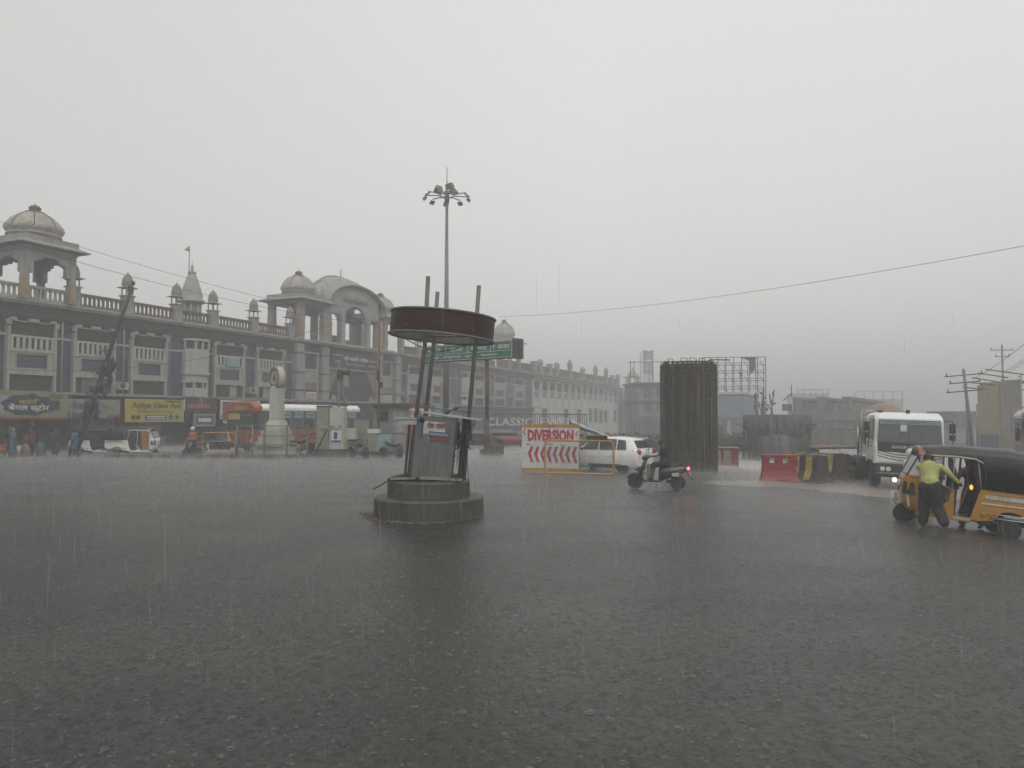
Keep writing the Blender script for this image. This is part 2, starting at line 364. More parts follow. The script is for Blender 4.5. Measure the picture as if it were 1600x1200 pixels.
# ------------------------------------------------------------------ ground
def axis_vals(lo, hi, n1, n2, step):
    v = []; x = n1
    while x <= n2 + 1e-6: v.append(x); x += step
    a = n1; st = step * 1.5
    while a > lo: a = max(lo, a - st); v.insert(0, a); st *= 1.4
    a = v[-1]; st = step * 1.5
    while a < hi: a = min(hi, a + st); v.append(a); st *= 1.4
    return v
def sheet(xs, ys, off=0.0, keep=None):
    mb = MB(); nx = len(xs)
    for y in ys:
        for x in xs: mb.v.append((x, y, gz(x, y) + off))
    for j in range(len(ys) - 1):
        for i in range(nx - 1):
            if keep is None or keep((xs[i] + xs[i + 1]) / 2, (ys[j] + ys[j + 1]) / 2):
                mb.f.append([j * nx + i, j * nx + i + 1, (j + 1) * nx + i + 1, (j + 1) * nx + i]); mb.sm.append(True); mb.mi.append(0)
    return mb
def ground_mat(name, col, col2, rough, film):
    m = bpy.data.materials.new(name); m.use_nodes = True; n = m.node_tree; p = n.nodes['Principled BSDF']; L = n.links.new
    t = n.nodes.new('ShaderNodeTexCoord')
    def noise(sc, det=4, dist=0.0, stretch=None):
        q = n.nodes.new('ShaderNodeTexNoise'); q.inputs['Scale'].default_value = sc; q.inputs['Detail'].default_value = det
        q.inputs['Distortion'].default_value = dist
        if stretch:
            mp = n.nodes.new('ShaderNodeMapping'); mp.inputs['Scale'].default_value = stretch; L(t.outputs['Object'], mp.inputs[0]); L(mp.outputs[0], q.inputs['Vector'])
        else: L(t.outputs['Object'], q.inputs['Vector'])
        return q
    def rng(src, a, b, c, d):
        r = n.nodes.new('ShaderNodeMapRange'); r.inputs[1].default_value = a; r.inputs[2].default_value = b; r.inputs[3].default_value = c; r.inputs[4].default_value = d
        L(src, r.inputs[0]); return r.outputs[0]
    big = noise(0.16, 5, 0.6)
    mx = n.nodes.new('ShaderNodeMix'); mx.data_type = 'RGBA'; mx.inputs[6].default_value = (*col, 1); mx.inputs[7].default_value = (*col2, 1)
    L(rng(big.outputs[0], 0.42, 0.62, 0, 1), mx.inputs[0])
    fine = noise(9, 6); m3 = n.nodes.new('ShaderNodeMix'); m3.data_type = 'RGBA'; m3.blend_type = 'MULTIPLY'; m3.inputs[0].default_value = 1
    L(mx.outputs[2], m3.inputs[6]); L(rng(fine.outputs[0], 0.3, 0.7, 0.7, 1.3), m3.inputs[7])
    L(m3.outputs[2], p.inputs['Base Color'])
    st = noise(1, 4, 0.3, (0.25, 0.6, 1))
    L(rng(st.outputs[0], 0.3, 0.75, rough, rough + 0.10), p.inputs['Roughness'])
    p.inputs['IOR'].default_value = 1.33
    p.inputs['Specular IOR Level'].default_value = film
    p.inputs['Specular Tint'].default_value = (1.0, 1.0, 0.97, 1)
    # rain ripples: rings inside voronoi cells, plus small chop
    acc = None
    for sc, amp in ((4.5, 0.9), (9.0, 0.7), (17.0, 0.5)):
        v = n.nodes.new('ShaderNodeTexVoronoi'); v.inputs['Scale'].default_value = sc; v.inputs['Randomness'].default_value = 1
        mp = n.nodes.new('ShaderNodeMapping'); mp.inputs['Location'].default_value = (sc, 2 * sc, 0); mp.inputs['Scale'].default_value = (1, 1, 0.01)
        L(t.outputs['Object'], mp.inputs[0]); L(mp.outputs[0], v.inputs['Vector'])
        ml = n.nodes.new('ShaderNodeMath'); ml.operation = 'MULTIPLY'; ml.inputs[1].default_value = 38; L(v.outputs['Distance'], ml.inputs[0])
        sn = n.nodes.new('ShaderNodeMath'); sn.operation = 'SINE'; L(ml.outputs[0], sn.inputs[0])
        fo = rng(v.outputs['Distance'], 0.05, 0.42, amp, 0)
        mm = n.nodes.new('ShaderNodeMath'); mm.operation = 'MULTIPLY'; L(sn.outputs[0], mm.inputs[0]); L(fo, mm.inputs[1])
        if acc is None: acc = mm.outputs[0]
        else:
            a_ = n.nodes.new('ShaderNodeMath'); a_.operation = 'ADD'; L(acc, a_.inputs[0]); L(mm.outputs[0], a_.inputs[1]); acc = a_.outputs[0]
    ch = noise(14, 3); a_ = n.nodes.new('ShaderNodeMath'); a_.operation = 'MULTIPLY_ADD'; L(ch.outputs[0], a_.inputs[0]); a_.inputs[1].default_value = 3.0; L(acc, a_.inputs[2])
    b = n.nodes.new('ShaderNodeBump'); b.inputs['Strength'].default_value = 0.5; b.inputs['Distance'].default_value = 0.009
    L(a_.outputs[0], b.inputs['Height']); L(b.outputs[0], p.inputs['Normal'])
    return m
M['asphalt'] = ground_mat('wet_asphalt', (0.014, 0.0155, 0.013), (0.034, 0.028, 0.024), 0.30, 0.74)
M['mud'] = ground_mat('wet_mud', (0.20, 0.165, 0.135), (0.11, 0.095, 0.08), 0.34, 0.5)
xs = axis_vals(-498, 698, -30, 34, 1.0); ys = axis_vals(-16, 895, 2, 90, 1.0)
g = sheet(xs, ys).build('road', 'asphalt', fix=False); tag(g, kind='structure')
from mathutils import noise as mn
def mudk(x, y):
    u = x - 0.46 * y; e = mn.noise(Vector((x * 0.35, y * 0.35, 1.7))) * 3.2 + mn.noise(Vector((x * 1.1, y * 1.1, 4.7))) * 1.0
    return (-5.0 + e < u < 4.5 + e * 0.8) and x > 5.2 and 25.2 + e * 0.6 < y < 60
def fr(a, b, st): return [a + st * i for i in range(int((b - a) / st) + 1)]
mud = sheet(fr(2, 34, 0.4), fr(23, 60, 0.4), 0.006, mudk).build('mud_ground', 'mud', fix=False); tag(mud, kind='structure')

# ------------------------------------------------------------------ long market building (facade frame: x along, y into the building, z up)
FO = Vector((-32.5, 46.9, 0)); FA = math.atan2(0.915, 0.4035)
def tt(px): r = (px - 800) / F; return (32.5 + 46.9 * r) / (0.4035 - 0.915 * r)
bld = thing('market_building', 'long blue grey market building with domed rooftop pavilions and a brown balustrade', 'building', FO, FA)
def bpart(mb, name, mats, x=0, y=0, z=0, parent=None, **k): return mb.build(name, mats, parent or bld, (x, y, z), **k)
# main walls
w = MB(); w.bb(-22, 90, 0.3, 14, -3, 9.95); bpart(w, 'wall', 'wall_blue')
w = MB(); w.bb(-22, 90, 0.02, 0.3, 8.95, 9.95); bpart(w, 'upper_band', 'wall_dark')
# light cornice + roof slab
w = MB(); w.bb(-22, 30.5, -0.28, 0.4, 9.95, 10.12); w.bb(-22, 30.5, -0.14, 0.3, 9.80, 9.95); w.bb(30.5, 44.5, -0.9, 0.4, 9.9, 10.12); w.bb(30.5, 44.5, -0.7, 0.4, 9.72, 9.9)
w.bb(44.5, 90, -0.28, 0.4, 9.95, 10.12); w.bb(44.5, 90, -0.14, 0.3, 9.80, 9.95); bpart(w, 'cornice', 'frame_cream')
# bay: one set of meshes, width 3.1
def bay_meshes(W=3.1):
    f = MB(); f.bb(-W / 2, W / 2, -0.06, 0.3, 6.62, 6.75); f.bb(-W / 2, W / 2, -0.06, 0.3, 5.15, 5.42)
    for s in (-1, 1):
        f.bb(s * W / 2 - 0.09, s * W / 2 + 0.09, -0.04, 0.3, 4.1, 8.3)
        f.bb(s * (W / 2 + 0.06) - 0.16, s * (W / 2 + 0.06) + 0.16, -0.1, 0.05, 8.35, 8.72)
        f.bb(s * (W / 2 - 0.22) - 0.2, s * (W / 2 - 0.22) + 0.2, -0.1, 0.05, 8.66, 8.86)
    f.bb(-0.34, 0.34, -0.1, 0.05, 8.66, 8.86)
    f.bb(-W / 2, W / 2, -0.02, 0.12, 8.60, 8.66)
    f.bb(-W / 2 + 0.09, -W * 0.33, 0.0, 0.2, 5.42, 6.62); f.bb(W * 0.33, W / 2 - 0.09, 0.0, 0.2, 5.42, 6.62)
    f.bb(-W * 0.33, W * 0.33, 0.0, 0.2, 6.48, 6.62); f.bb(-W * 0.33, W * 0.33, 0.0, 0.2, 5.42, 5.60)
    fm = f.mesh('window_frame', 'frame_cream')
    p = MB(); p.bb(-W / 2 + 0.09, W / 2 - 0.09, 0.16, 0.28, 7.72, 8.60)
    for i in range(9):
        x = -W / 2 + 0.25 + i * (W - 0.5) / 8; p.bb(x - 0.02, x + 0.02, 0.12, 0.16, 7.72, 8.60)
    p.bb(-W / 2 + 0.1, W / 2 - 0.1, 0.11, 0.16, 8.14, 8.18)
    pm = p.mesh('window_grille', 'grille_brown')
    b = MB(); b.bb(-W / 2 + 0.09, W / 2 - 0.09, -0.04, 0.1, 7.58, 7.72)
    b.bb(-W / 2 + 0.09, W / 2 - 0.09, -0.04, 0.1, 6.75, 6.85)
    nb = 8
    for i in range(nb):
        x = -W / 2 + 0.2 + i * (W - 0.4) / (nb - 1); b.bb(x - 0.09, x + 0.09, -0.02, 0.09, 6.85, 7.58)
    bm = b.mesh('balusters', 'frame_white')
    k = MB(); k.bb(-W * 0.33, W * 0.33, 0.1, 0.2, 5.6, 6.48); km = k.mesh('inset_panel', 'wall_blue')
    d = MB(); d.bb(-W / 2 + 0.09, W / 2 - 0.09, 0.2, 0.29, 4.1, 5.15); d.bb(-0.45, -0.38, 0.15, 0.2, 4.1, 5.15); d.bb(0.4, 0.46, 0.15, 0.2, 4.1, 5.15)
    dmh = d.mesh('lower_pane', 'grille_brown')
    return fm, pm, bm, km, dmh
BM = bay_meshes(); 
def bay(t, scale=1.0):
    r = link('window', BM[0], bld, (t, 0, 0)); r.scale = (scale, 1, 1)
    for me, nm in ((BM[1], 'grille'), (BM[2], 'balusters'), (BM[3], 'panel'), (BM[4], 'pane')): link(nm, me, r)
    return r
for t, s in ((-12.2, 1), (-7.6, 1), (-3, 1), (2, 1), (6.5, 1), (11.1, 1), (19.35, 1.1), (24.45, 1.1), (50.2, .95), (56, .95), (68.6, 1.1), (76, 1.3), (83.8, 1.3)): bay(t, s)
# string course between the bays
w = MB()
for a, b in ((-22, -14), (-10.5, -9.3), (-5.9, -4.7), (-1.3, .3), (3.7, 4.8), (8.2, 9.4), (12.8, 14.3), (16.8, 17.5), (21.2, 22.6), (26.3, 27.5), (46.8, 48.5), (52, 54.3), (57.7, 62.5), (65.8, 66.8), (70.5, 73.8), (78.2, 81.6), (86, 90)):
    w.bb(a, b, 0.18, 0.32, 7.66, 7.80)
bpart(w, 'string_course', 'frame_white')
# curtains / blinds in a few lower windows
for t, wd_, m in ((6.2, 1.1, 'shutter_grey'), (19.9, 0.8, 'stone_grey'), (24.2, 1.2, 'stone_grey')):
    w = MB(); w.bb(-wd_ / 2, wd_ / 2, 0.13, 0.19, 4.15, 5.1); bpart(w, 'curtain', m, t)
w = MB(); w.bb(-0.75, 0.75, -0.18, -0.05, 6.78, 7.55); tag(bpart(w, 'notice_board', 'print_cyan', 19.6), 'pale blue board hung over the balusters')
# oriel tower bays
def oriel(t):
    o = MB(); hp = lambda r, q: [(-r, 0.3), (-r, -0.1), (-r * 0.55, -q), (r * 0.55, -q), (r, -0.1), (r, 0.3)]
    o.prism(hp(1.2, 0.75), 'z', 6.05, 7.95); o.prism(hp(1.25, 0.8), 'z', 8.62, 8.8); o.prism(hp(1.28, 0.82), 'z', 5.85, 6.05)
    o.prism(hp(1.15, 0.6), 'z', 5.35, 5.85); o.prism(hp(1.25, 0.72), 'z', 5.2, 5.35)
    for x, y in ((-1.15, -0.08), (-0.66, -0.72), (0, -0.74), (0.66, -0.72), (1.15, -0.08)): o.bb(x - 0.09, x + 0.09, y, y + 0.15, 7.95, 8.62)
    for x, y in ((-1.15, -0.08), (-0.66, -0.6), (0.2, -0.6), (0.66, -0.6), (1.15, -0.08)): o.bb(x - 0.1, x + 0.1, y, y + 0.15, 3.9, 5.2)
    r = bpart(o, 'oriel', 'frame_white', t)
    q = MB(); q.prism(hp(1.1, 0.62), 'z', 7.95, 8.62); q.build('pane', 'dark_void', r)
    q = MB(); q.prism(hp(1.12, 0.55), 'z', 4.75, 5.2); q.build('pane', 'dark_void', r)
    q = MB(); q.prism(hp(1.14, 0.6), 'z', 3.7, 4.75); q.build('panel', 'frame_white', r)
oriel(15.6); oriel(64.2)
# portico block
for t in (28.2, 32.2, 42.0, 46.0):
    w = MB(); w.bb(-0.55, 0.55, -0.35, 0.35, -0.5, 9.6); r = bpart(w, 'pier', 'stone_grey', t)
    w = MB()
    for z in (3.3, 4.95, 6.7, 8.6): w.bb(-0.58, 0.58, -0.38, 0.3, z, z + 0.12)
    w.build('joint_band', 'wall_dark', r)
def narrow_bay(t):
    f = MB(); f.bb(-1.2, 1.2, -0.12, 0.3, 8.75, 8.92); f.bb(-1.2, 1.2, 0, 0.3, 6.0, 6.2)
    for s in (-1, 1): f.bb(s * 1.05 - .12, s * 1.05 + .12, 0, .3, 4.0, 8.75)
    r = bpart(f, 'window', 'stone_grey', t)
    q = MB(); q.bb(-0.7, 0.7, 0.1, 0.28, 7.2, 8.6); q.build('pane', 'grille_brown', r)
    q = MB()
    for i in range(6): x = -0.85 + i * 0.34; q.bb(x - .08, x + .08, -.04, .1, 5.95, 7.15)
    q.bb(-.95, .95, -.06, .12, 7.1, 7.2); q.bb(-.95, .95, -.06, .12, 5.85, 5.95); q.build('balusters', 'frame_white', r)
    q = MB(); q.bb(-.95, .95, .05, .2, 5.1, 5.85); q.build('panel', 'pinkish', r)
    q = MB(); q.bb(-.75, .75, -.05, .1, 3.4, 4.9); q.build('poster', 'white_wall', r)
    q = MB()
    for i in range(7): q.bb(-.6, .6, -.07, -.05, 3.55 + i * .18, 3.62 + i * .18)
    q.build('poster_print', 'banner_red', r)
narrow_bay(30.25); narrow_bay(44.0)
# entrance: flat near-black panel painted as the unlit hall, arch shoulders, sign
w = MB(); w.bb(32.75, 41.45, 0.1, 0.29, 0, 9.3); bpart(w, 'wall', 'wall_dark')
a = []; R0 = 3.2
poly = [(-R0, 0)] + [(-R0 * cos(pi * k / 20), 4.6 + 2.3 * sin(pi * k / 20)) for k in range(21)] + [(R0, 0)]
w = MB(); w.prism(poly, 'y', -0.02, 0.12); bpart(w, 'entrance_dark_panel', 'dark_void', 37.1)
for s in (-1, 1):
    pl = [(s * 4.2, 7.3), (s * 2.6, 7.3), (s * 3.25, 6.3), (s * 3.9, 5.0), (s * 4.2, 4.6)]
    w = MB(); w.prism(pl if s > 0 else pl[::-1], 'y', -0.12, 0.1); bpart(w, 'spandrel_panel', 'pinkish', 37.1)
    w = MB()
    for k in range(5): w.ball((s * (3.2 + 0.22 * k), -0.2, 4.5 - 0.25 * abs(k - 1)), (0.28, 0.12, 0.2), 8, 5)
    bpart(w, 'carving', 'stone_grey', 37.1)
w = MB(); w.bb(-4.2, 4.2, -0.3, 0.1, 7.35, 7.6); bpart(w, 'lintel', 'stone_grey', 37.1)
w = MB(); w.bb(-4.1, 4.1, -0.5, -0.36, 7.7, 9.25); sg = bpart(w, 'name_board', 'wall_dark', 37.1)
lettering('श्री महावीर निवास', 4.6, 0.62, 'print_white', sg, (0, -0.52, 8.6), bold=0.02)
lettering('नगर परिषद संचालित', 1.7, 0.22, 'print_white', sg, (-3.2, -0.52, 8.9)); lettering('मुख्य मार्ग', 0.9, 0.24, 'print_white', sg, (-3.2, -0.52, 8.2))
lettering('स्थापना १९५२', 1.4, 0.24, 'print_white', sg, (3.2, -0.52, 8.55)); lettering('संस्थापक श्री रामदास सेठ', 3.6, 0.22, 'print_white', sg, (-0.1, -0.52, 8.02)); lettering('दूरभाष २४५', 1.2, 0.28, 'print_white', sg, (3.1, -0.52, 8.0))
w = MB(); w.bb(-0.4, 0.5, -.1, 0, 5.6, 6.9); bpart(w, 'hanging_lamp_panel', 'print_green', 35.9)

# air conditioners, drain pipes, hanging goods
for x, z, y in ((8.6, 4.4, .0), (21.9, 4.5, .0), (47.6, 4.9, .0), (53.2, 5.4, .0), (58.6, 4.6, .0), (72.0, 5.0, .0), (79.5, 5.6, .0)):
    m_ = MB(); m_.bb(-.42, .42, -.38, .2, 0, .55); ac = bpart(m_, 'air_conditioner', 'frame_cream', x, y, z); m_ = MB(); m_.cyl((-.1, -.385, .28), (-.1, -.40, .28), .21, n=14); m_.build('fan_grille', 'wall_dark', ac)
for x in (4.1, 8.9, 13.0, 17.0, 22.7, 26.6, 47.2, 53.0, 61.5, 72.6, 80.8, 88.5):
    m_ = MB(); m_.cyl((0, .12, 4.0), (0, .12, 9.9), .06, n=6); bpart(m_, 'drain_pipe', 'stone_grey', x)
rg = random.Random(41)
for i in range(26):
    x = rg.uniform(-2.2, 4.0); z = rg.uniform(.2, 2.0); m_ = MB(); hh = rg.uniform(.3, .8); m_.box((0, 0, 0), (rg.uniform(.15, .5), .2, hh), top=(.8, .8)); bpart(m_, 'shop_goods', rg.choice(['wall_dark', 'cloth_teal', 'cloth_maroon', 'grille_brown', 'print_green', 'pinkish', 'rusty']), x, -.05, max(z, hh / 2))
for i in range(16):
    x = rg.uniform(9, 14); m_ = MB(); hh = rg.uniform(.3, .9); m_.box((0, 0, hh / 2), (rg.uniform(.2, .7), .2, hh)); bpart(m_, 'shop_goods', rg.choice(['wall_dark', 'grille_brown', 'shutter_grey', 'rusty']), x, -.05, 0)
# balustrades and turrets on the parapet
def balustrade(t0, t1, m='baluster_brown', z=10.12, h=0.95, pitch=0.34):
    b = MB(); b.bb(t0, t1, -0.12, 0.12, z + h - 0.16, z + h); b.bb(t0, t1, -0.14, 0.14, z, z + 0.1)
    n = max(1, int((t1 - t0) / pitch))
    for i in range(n):
        x = t0 + (i + 0.5) * (t1 - t0) / n; b.box((x, 0, z + 0.1 + 0.11), (0.22, 0.2, 0.22), top=(0.6, 0.6)); b.box((x, 0, z + 0.46), (0.13, 0.12, 0.3), top=(1, 1)); b.box((x, 0, z + h - 0.25), (0.13, 0.12, 0.2), top=(1.7, 1.6))
    tag(b.build('balustrade', m, bld), kind='stuff')
def turret_mesh():
    m = MB(); m.box((0, 0, 0.65), (0.72, 0.6, 1.3)); m.box((0, 0, 1.32), (0.86, 0.8, 0.08))
    for sx_ in (-1, 1):
        for sy_ in (-1, 1): m.cyl((sx_ * 0.27, sy_ * 0.24, 1.36), (sx_ * 0.27, sy_ * 0.24, 1.92), 0.055, n=6)
    m.box((0, 0, 1.96), (1.15, 1.05, 0.08), top=(0.8, 0.8)); cap = MB()
    cap.lathe([(0.38, 2.0), (0.41, 2.15), (0.40, 2.4), (0.33, 2.68), (0.2, 2.9), (0.08, 3.0), (0.05, 3.08), (0.0, 3.15)], 12)
    return m.mesh('turret', 'stone_grey'), cap.mesh('turret_cap', 'cap_ochre')
TM = turret_mesh()
def turret(t, s=1.0):
    r = link('turret', TM[0], bld, (t, 0, 10.1)); r.scale = (s, s, s); link('turret_cap', TM[1], r)
prev = -22
TL = [-12.5, -8, -1.6, 4.7, 9.0, 13.5, 17.3, 22.1, 27.0]
for i, t in enumerate(TL):
    turret(t)
    if not (-1.7 < t - 1e-3 and i > 0 and TL[i - 1] < 0 < t): balustrade(prev + 0.4, t - 0.4)
    else: balustrade(-1.2, 4.3, 'frame_cream')
    prev = t
# end section beyond the portico
for t in (51, 55.5, 60): turret(t, 0.9)
balustrade(46.5, 50.6); balustrade(51.4, 55.1); balustrade(55.9, 59.6); balustrade(60.4, 74.0)

# chhatri pavilions
def cusped_arch(w_, z0, z1, zt, depth, n=9):
    # wall panel with a cusped opening: polygon strip pieces above the opening
    mb = MB(); pts = []
    for k in range(n + 1):
        u = -1 + 2 * k / n; pts.append((u * w_ / 2, z0 + (z1 - z0) * sqrt(max(0, 1 - abs(u) ** 2.2))))
    for k in range(n):
        (xa, za), (xb, zb) = pts[k], pts[k + 1]; zl = min(za, zb) - (0.06 if k % 2 == 0 else -0.02)
        mb.bb(xa, xb, -depth / 2, depth / 2, max(zl, z0), zt)
    return mb
def pavilion(t, y, size, zb, zcol, col_w, name, dome_r, dome_h, ribs=8, arch=True, eave=0.9, ochre=True, red=True, dome_mat='dome_plaster'):
    h = size / 2
    r = MB()
    r.box((0, 0, zcol + 0.25), (size + 0.1, size + 0.1, 0.5))
    r.loft([[(x * (h + a), yy * (h + a), z) for x, yy in ((-1, -1), (1, -1), (1, 1), (-1, 1))] for a, z in ((eave, zcol + 0.28), (eave, zcol + 0.36), (0.1, zcol + 0.62), (0.1, zcol + 0.95))], smooth=False)
    root = r.build(name, 'stone_grey', bld, (t, y, 0))
    for sx_ in (-1, 1):
        for sy_ in (-1, 1):
            c = MB(); c.box((sx_ * (h - col_w / 2), sy_ * (h - col_w / 2), (zb + zcol) / 2), (col_w, col_w, zcol - zb)); c.build('column', 'stone_grey', root)
            c = MB()
            if ochre: c.box((sx_ * (h - col_w / 2), sy_ * (h - col_w / 2), zb + 0.8), (col_w + 0.04, col_w + 0.04, 1.3)); c.build('column_base', 'ochre', root)
            else: c.box((sx_ * (h - col_w / 2), sy_ * (h - col_w / 2), zb + 1.5), (col_w + 0.04, col_w + 0.04, 1.7)); c.build('column_stripe', 'ochre', root)
    if arch:
        for k in range(4):
            a = cusped_arch(size - 2 * col_w, zb + 1.7, zb + 2.9, zcol, 0.3); o = a.build('cusped_arch', 'stone_grey', root, (sin(k * pi / 2) * (h - 0.2), -cos(k * pi / 2) * (h - 0.2), 0), (0, 0, k * pi / 2))
    z0 = zcol + 0.95
    d = MB(); R = dome_r
    d.lathe([(R * 0.93, 0), (R * 0.93, 0.22), (R * 0.98, 0.25), (R * 0.98, 0.35), (R * 0.93, 0.38), (R * 0.95, 0.5), (R * 1.03, 0.62), (R * 1.05, 0.8), (R, 1.0), (R * 0.93, 0.5 + dome_h * 0.42), (R * 0.8, 0.5 + dome_h * 0.62), (R * 0.58, 0.5 + dome_h * 0.82), (R * 0.3, 0.5 + dome_h * 0.95), (R * 0.12, 0.5 + dome_h), (0, 0.52 + dome_h)], 8 * 4)
    dm_ = d.build('dome', dome_mat, root, (0, 0, z0))
    q = MB()
    for k in range(ribs):
        a = 2 * pi * k / ribs + 0.2
        q.tube([(rr * cos(a), rr * sin(a), zz) for rr, zz in ((R * 1.055, 0.75), (R * 1.01, 1.0), (R * 0.94, 0.5 + dome_h * 0.42), (R * 0.81, 0.5 + dome_h * 0.62), (R * 0.59, 0.5 + dome_h * 0.82), (R * 0.3, 0.5 + dome_h * 0.95))], 0.03, 5)
    q.build('rib', 'wall_dark', root, (0, 0, z0)); 
    q = MB(); q.torus((0, 0, 0.3), R * 0.965, 0.05, 'z', 32, 6); q.build('band', 'ochre' if ochre else 'dome_red', root, (0, 0, z0))
    q = MB(); q.lathe([(R * 0.34, 0.44 + dome_h * 0.95), (R * 0.36, 0.5 + dome_h * 0.98), (R * 0.2, 0.56 + dome_h), (R * 0.2, 0.66 + dome_h), (R * 0.24, 0.72 + dome_h), (R * 0.16, 0.9 + dome_h), (0.04, 0.98 + dome_h), (0, 1.2 + dome_h)], 12)
    q.build('finial', 'dome_red', root, (0, 0, z0))
    return root
pavilion(2.6, 1.1, 3.6, 10.12, 13.35, 0.38, 'rooftop_pavilion', 1.68, 1.5, eave=0.62)
pavilion(30.2, 1.7, 4.2, 10.12, 13.7, 0.6, 'rooftop_pavilion', 1.7, 1.7, arch=False, eave=0.8, ochre=False)
pavilion(45.0, 1.7, 4.2, 10.12, 13.7, 0.6, 'rooftop_pavilion', 1.7, 1.7, arch=False, eave=0.5, ochre=False)
# central vaulted hall between the pavilions
cz = 37.6
v = MB(); v.bb(-5.1, 5.1, -.4, 4.0, 10.10, 10.2)
hall = bpart(v, 'vaulted_hall', 'stone_grey', cz, 0.1)
for x in (-4.7, -2.35, 2.35, 4.7):
    for y in (0, 3.6): v = MB(); v.bb(x - 0.33, x + 0.33, y - 0.3, y + 0.3, 10.2, 13.4); v.build('column', 'stone_grey', hall)
for x in (-4.7, 4.7): v = MB(); v.bb(x - 0.36, x + 0.36, -0.33, 0.33, 10.4, 12.4); v.build('column_stripe', 'ochre', hall)
def gable(y):
    out_ = [(-5.0, 13.3)] + [(5.0 * -cos(pi * k / 24), 13.9 + 2.7 * sin(pi * k / 24) ** 0.9) for k in range(25)] + [(5.0, 13.3)]
    # remove an arched doorway in the middle and flat openings at the sides by building the wall as vertical strips
    m = MB(); N = 40
    for i in range(N):
        xa, xb = -5 + 10 * i / N, -5 + 10 * (i + 1) / N; xm = (xa + xb) / 2
        top = 13.9 + 2.7 * max(0.0, 1 - (xm / 5.0) ** 2) ** 0.45
        lo = 13.3
        if abs(xm) < 2.0: lo = 12.9 + 1.6 * sqrt(max(0, 1 - (xm / 2.0) ** 2))
        m.bb(xa, xb, y - 0.18, y + 0.18, lo, top)
    return m
gable(0).build('gable_wall', 'stone_grey', hall); gable(3.6).build('gable_wall', 'stone_grey', hall)
v = MB(); v.bb(-1.5, 1.5, 3.4, 3.6, 10.12, 11.6); v.build('rear_parapet', 'baluster_brown', hall)
v = MB(); v.bb(2.6, 4.4, 3.4, 3.6, 10.12, 11.3); v.build('rear_panel', 'frame_cream', hall)
v = MB(); arc = [(5.35 * -cos(pi * k / 24), 13.75 + 2.95 * sin(pi * k / 24) ** 0.9) for k in range(25)]
v.loft([[(x, y, z) for y, z in ((-0.75, zz), (-0.75, zz + 0.14), (0.3, zz + 0.42), (0.3, zz + 0.02))] for x, zz in arc], smooth=False); v.build('curved_eave', 'stone_grey', hall)
v = MB(); secs = []
for i in range(17):
    u = -1 + 2 * i / 16; x = 4.9 * u; k = sqrt(max(0.02, 1 - abs(u) ** 2.4)); secs.append([(x, 1.9 + 2.3 * k * -cos(pi * j / 12), 14.95 + 2.95 * k * sin(pi * j / 12)) for j in range(13)])
v.loft(secs); vault = v.build('vault_roof', 'dome_plaster', hall)
v = MB()
for i in (2, 5, 8, 11, 14): v.tube([(p[0], 1.9 + (p[1] - 1.9) * 1.01, 14.95 + (p[2] - 14.95) * 1.01) for p in secs[i]], 0.035, 5)
v.tube([(4.9 * (-1 + 2 * i / 16), 1.9, 15.0 + 2.95 * sqrt(max(0.02, 1 - abs(-1 + 2 * i / 16) ** 2.4))) for i in range(1, 16)], 0.09, 6)
v.cyl((0, 1.9, 17.9), (0, 1.9, 18.9), 0.06); v.cyl((3, 1.9, 17.2), (3, 1.9, 17.7), 0.04)
v.build('ridge_rib', 'stone_grey', hall)

# shops under the market building
w = MB(); w.bb(-22, 90, -1.3, 0.28, 3.86, 4.05); bpart(w, 'canopy_slab', 'concrete_light')
shopx = [-14, -9, -4.2, 0, 4.4, 8.6, 14.2, 17.8, 22.6, 27.6]
for i in range(len(shopx) - 1):
    w = MB(); w.bb(-0.22, 0.22, -0.25, 0.28, -0.4, 3.86); bpart(w, 'shop_pillar', 'wall_dark', shopx[i])
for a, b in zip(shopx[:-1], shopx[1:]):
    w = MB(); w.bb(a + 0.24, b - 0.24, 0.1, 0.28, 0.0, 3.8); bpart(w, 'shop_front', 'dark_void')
def shutter(a, b, z0, z1):
    m = MB(); n = int((z1 - z0) / 0.14)
    for i in range(n): m.box(((a + b) / 2, -0.02, z0 + (i + 0.5) * (z1 - z0) / n), (b - a, 0.07, (z1 - z0) / n * 0.82))
    m.bb(a, b, 0.02, 0.06, z0, z1); bpart(m, 'roller_shutter', 'shutter_grey')
shutter(4.9, 8.1, 0.1, 2.5); shutter(10.4, 12.2, 0.1, 2.5); shutter(18.2, 22.1, 0.1, 2.2)

def board(name, label, t0, t1, z0, z1, y, m, frame=None, tilt=0.0, cat='sign'):
    r = thing(name, label, cat, FO + Matrix.Rotation(FA, 3, 'Z') @ Vector(((t0 + t1) / 2, y, (z0 + z1) / 2)), rot=(tilt, 0, FA))
    W, H = t1 - t0, z1 - z0
    b = MB(); b.box((0, 0, 0), (W, 0.08, H)); b.build('panel', m, r)
    if frame:
        f = MB(); q = 0.14
        f.bb(-W / 2 - q, W / 2 + q, -0.07, 0.07, H / 2, H / 2 + q); f.bb(-W / 2 - q, W / 2 + q, -0.07, 0.07, -H / 2 - q, -H / 2)
        f.bb(-W / 2 - q, -W / 2, -0.07, 0.07, -H / 2, H / 2); f.bb(W / 2, W / 2 + q, -0.07, 0.07, -H / 2, H / 2); f.build('frame', frame, r)
    return r, W, H
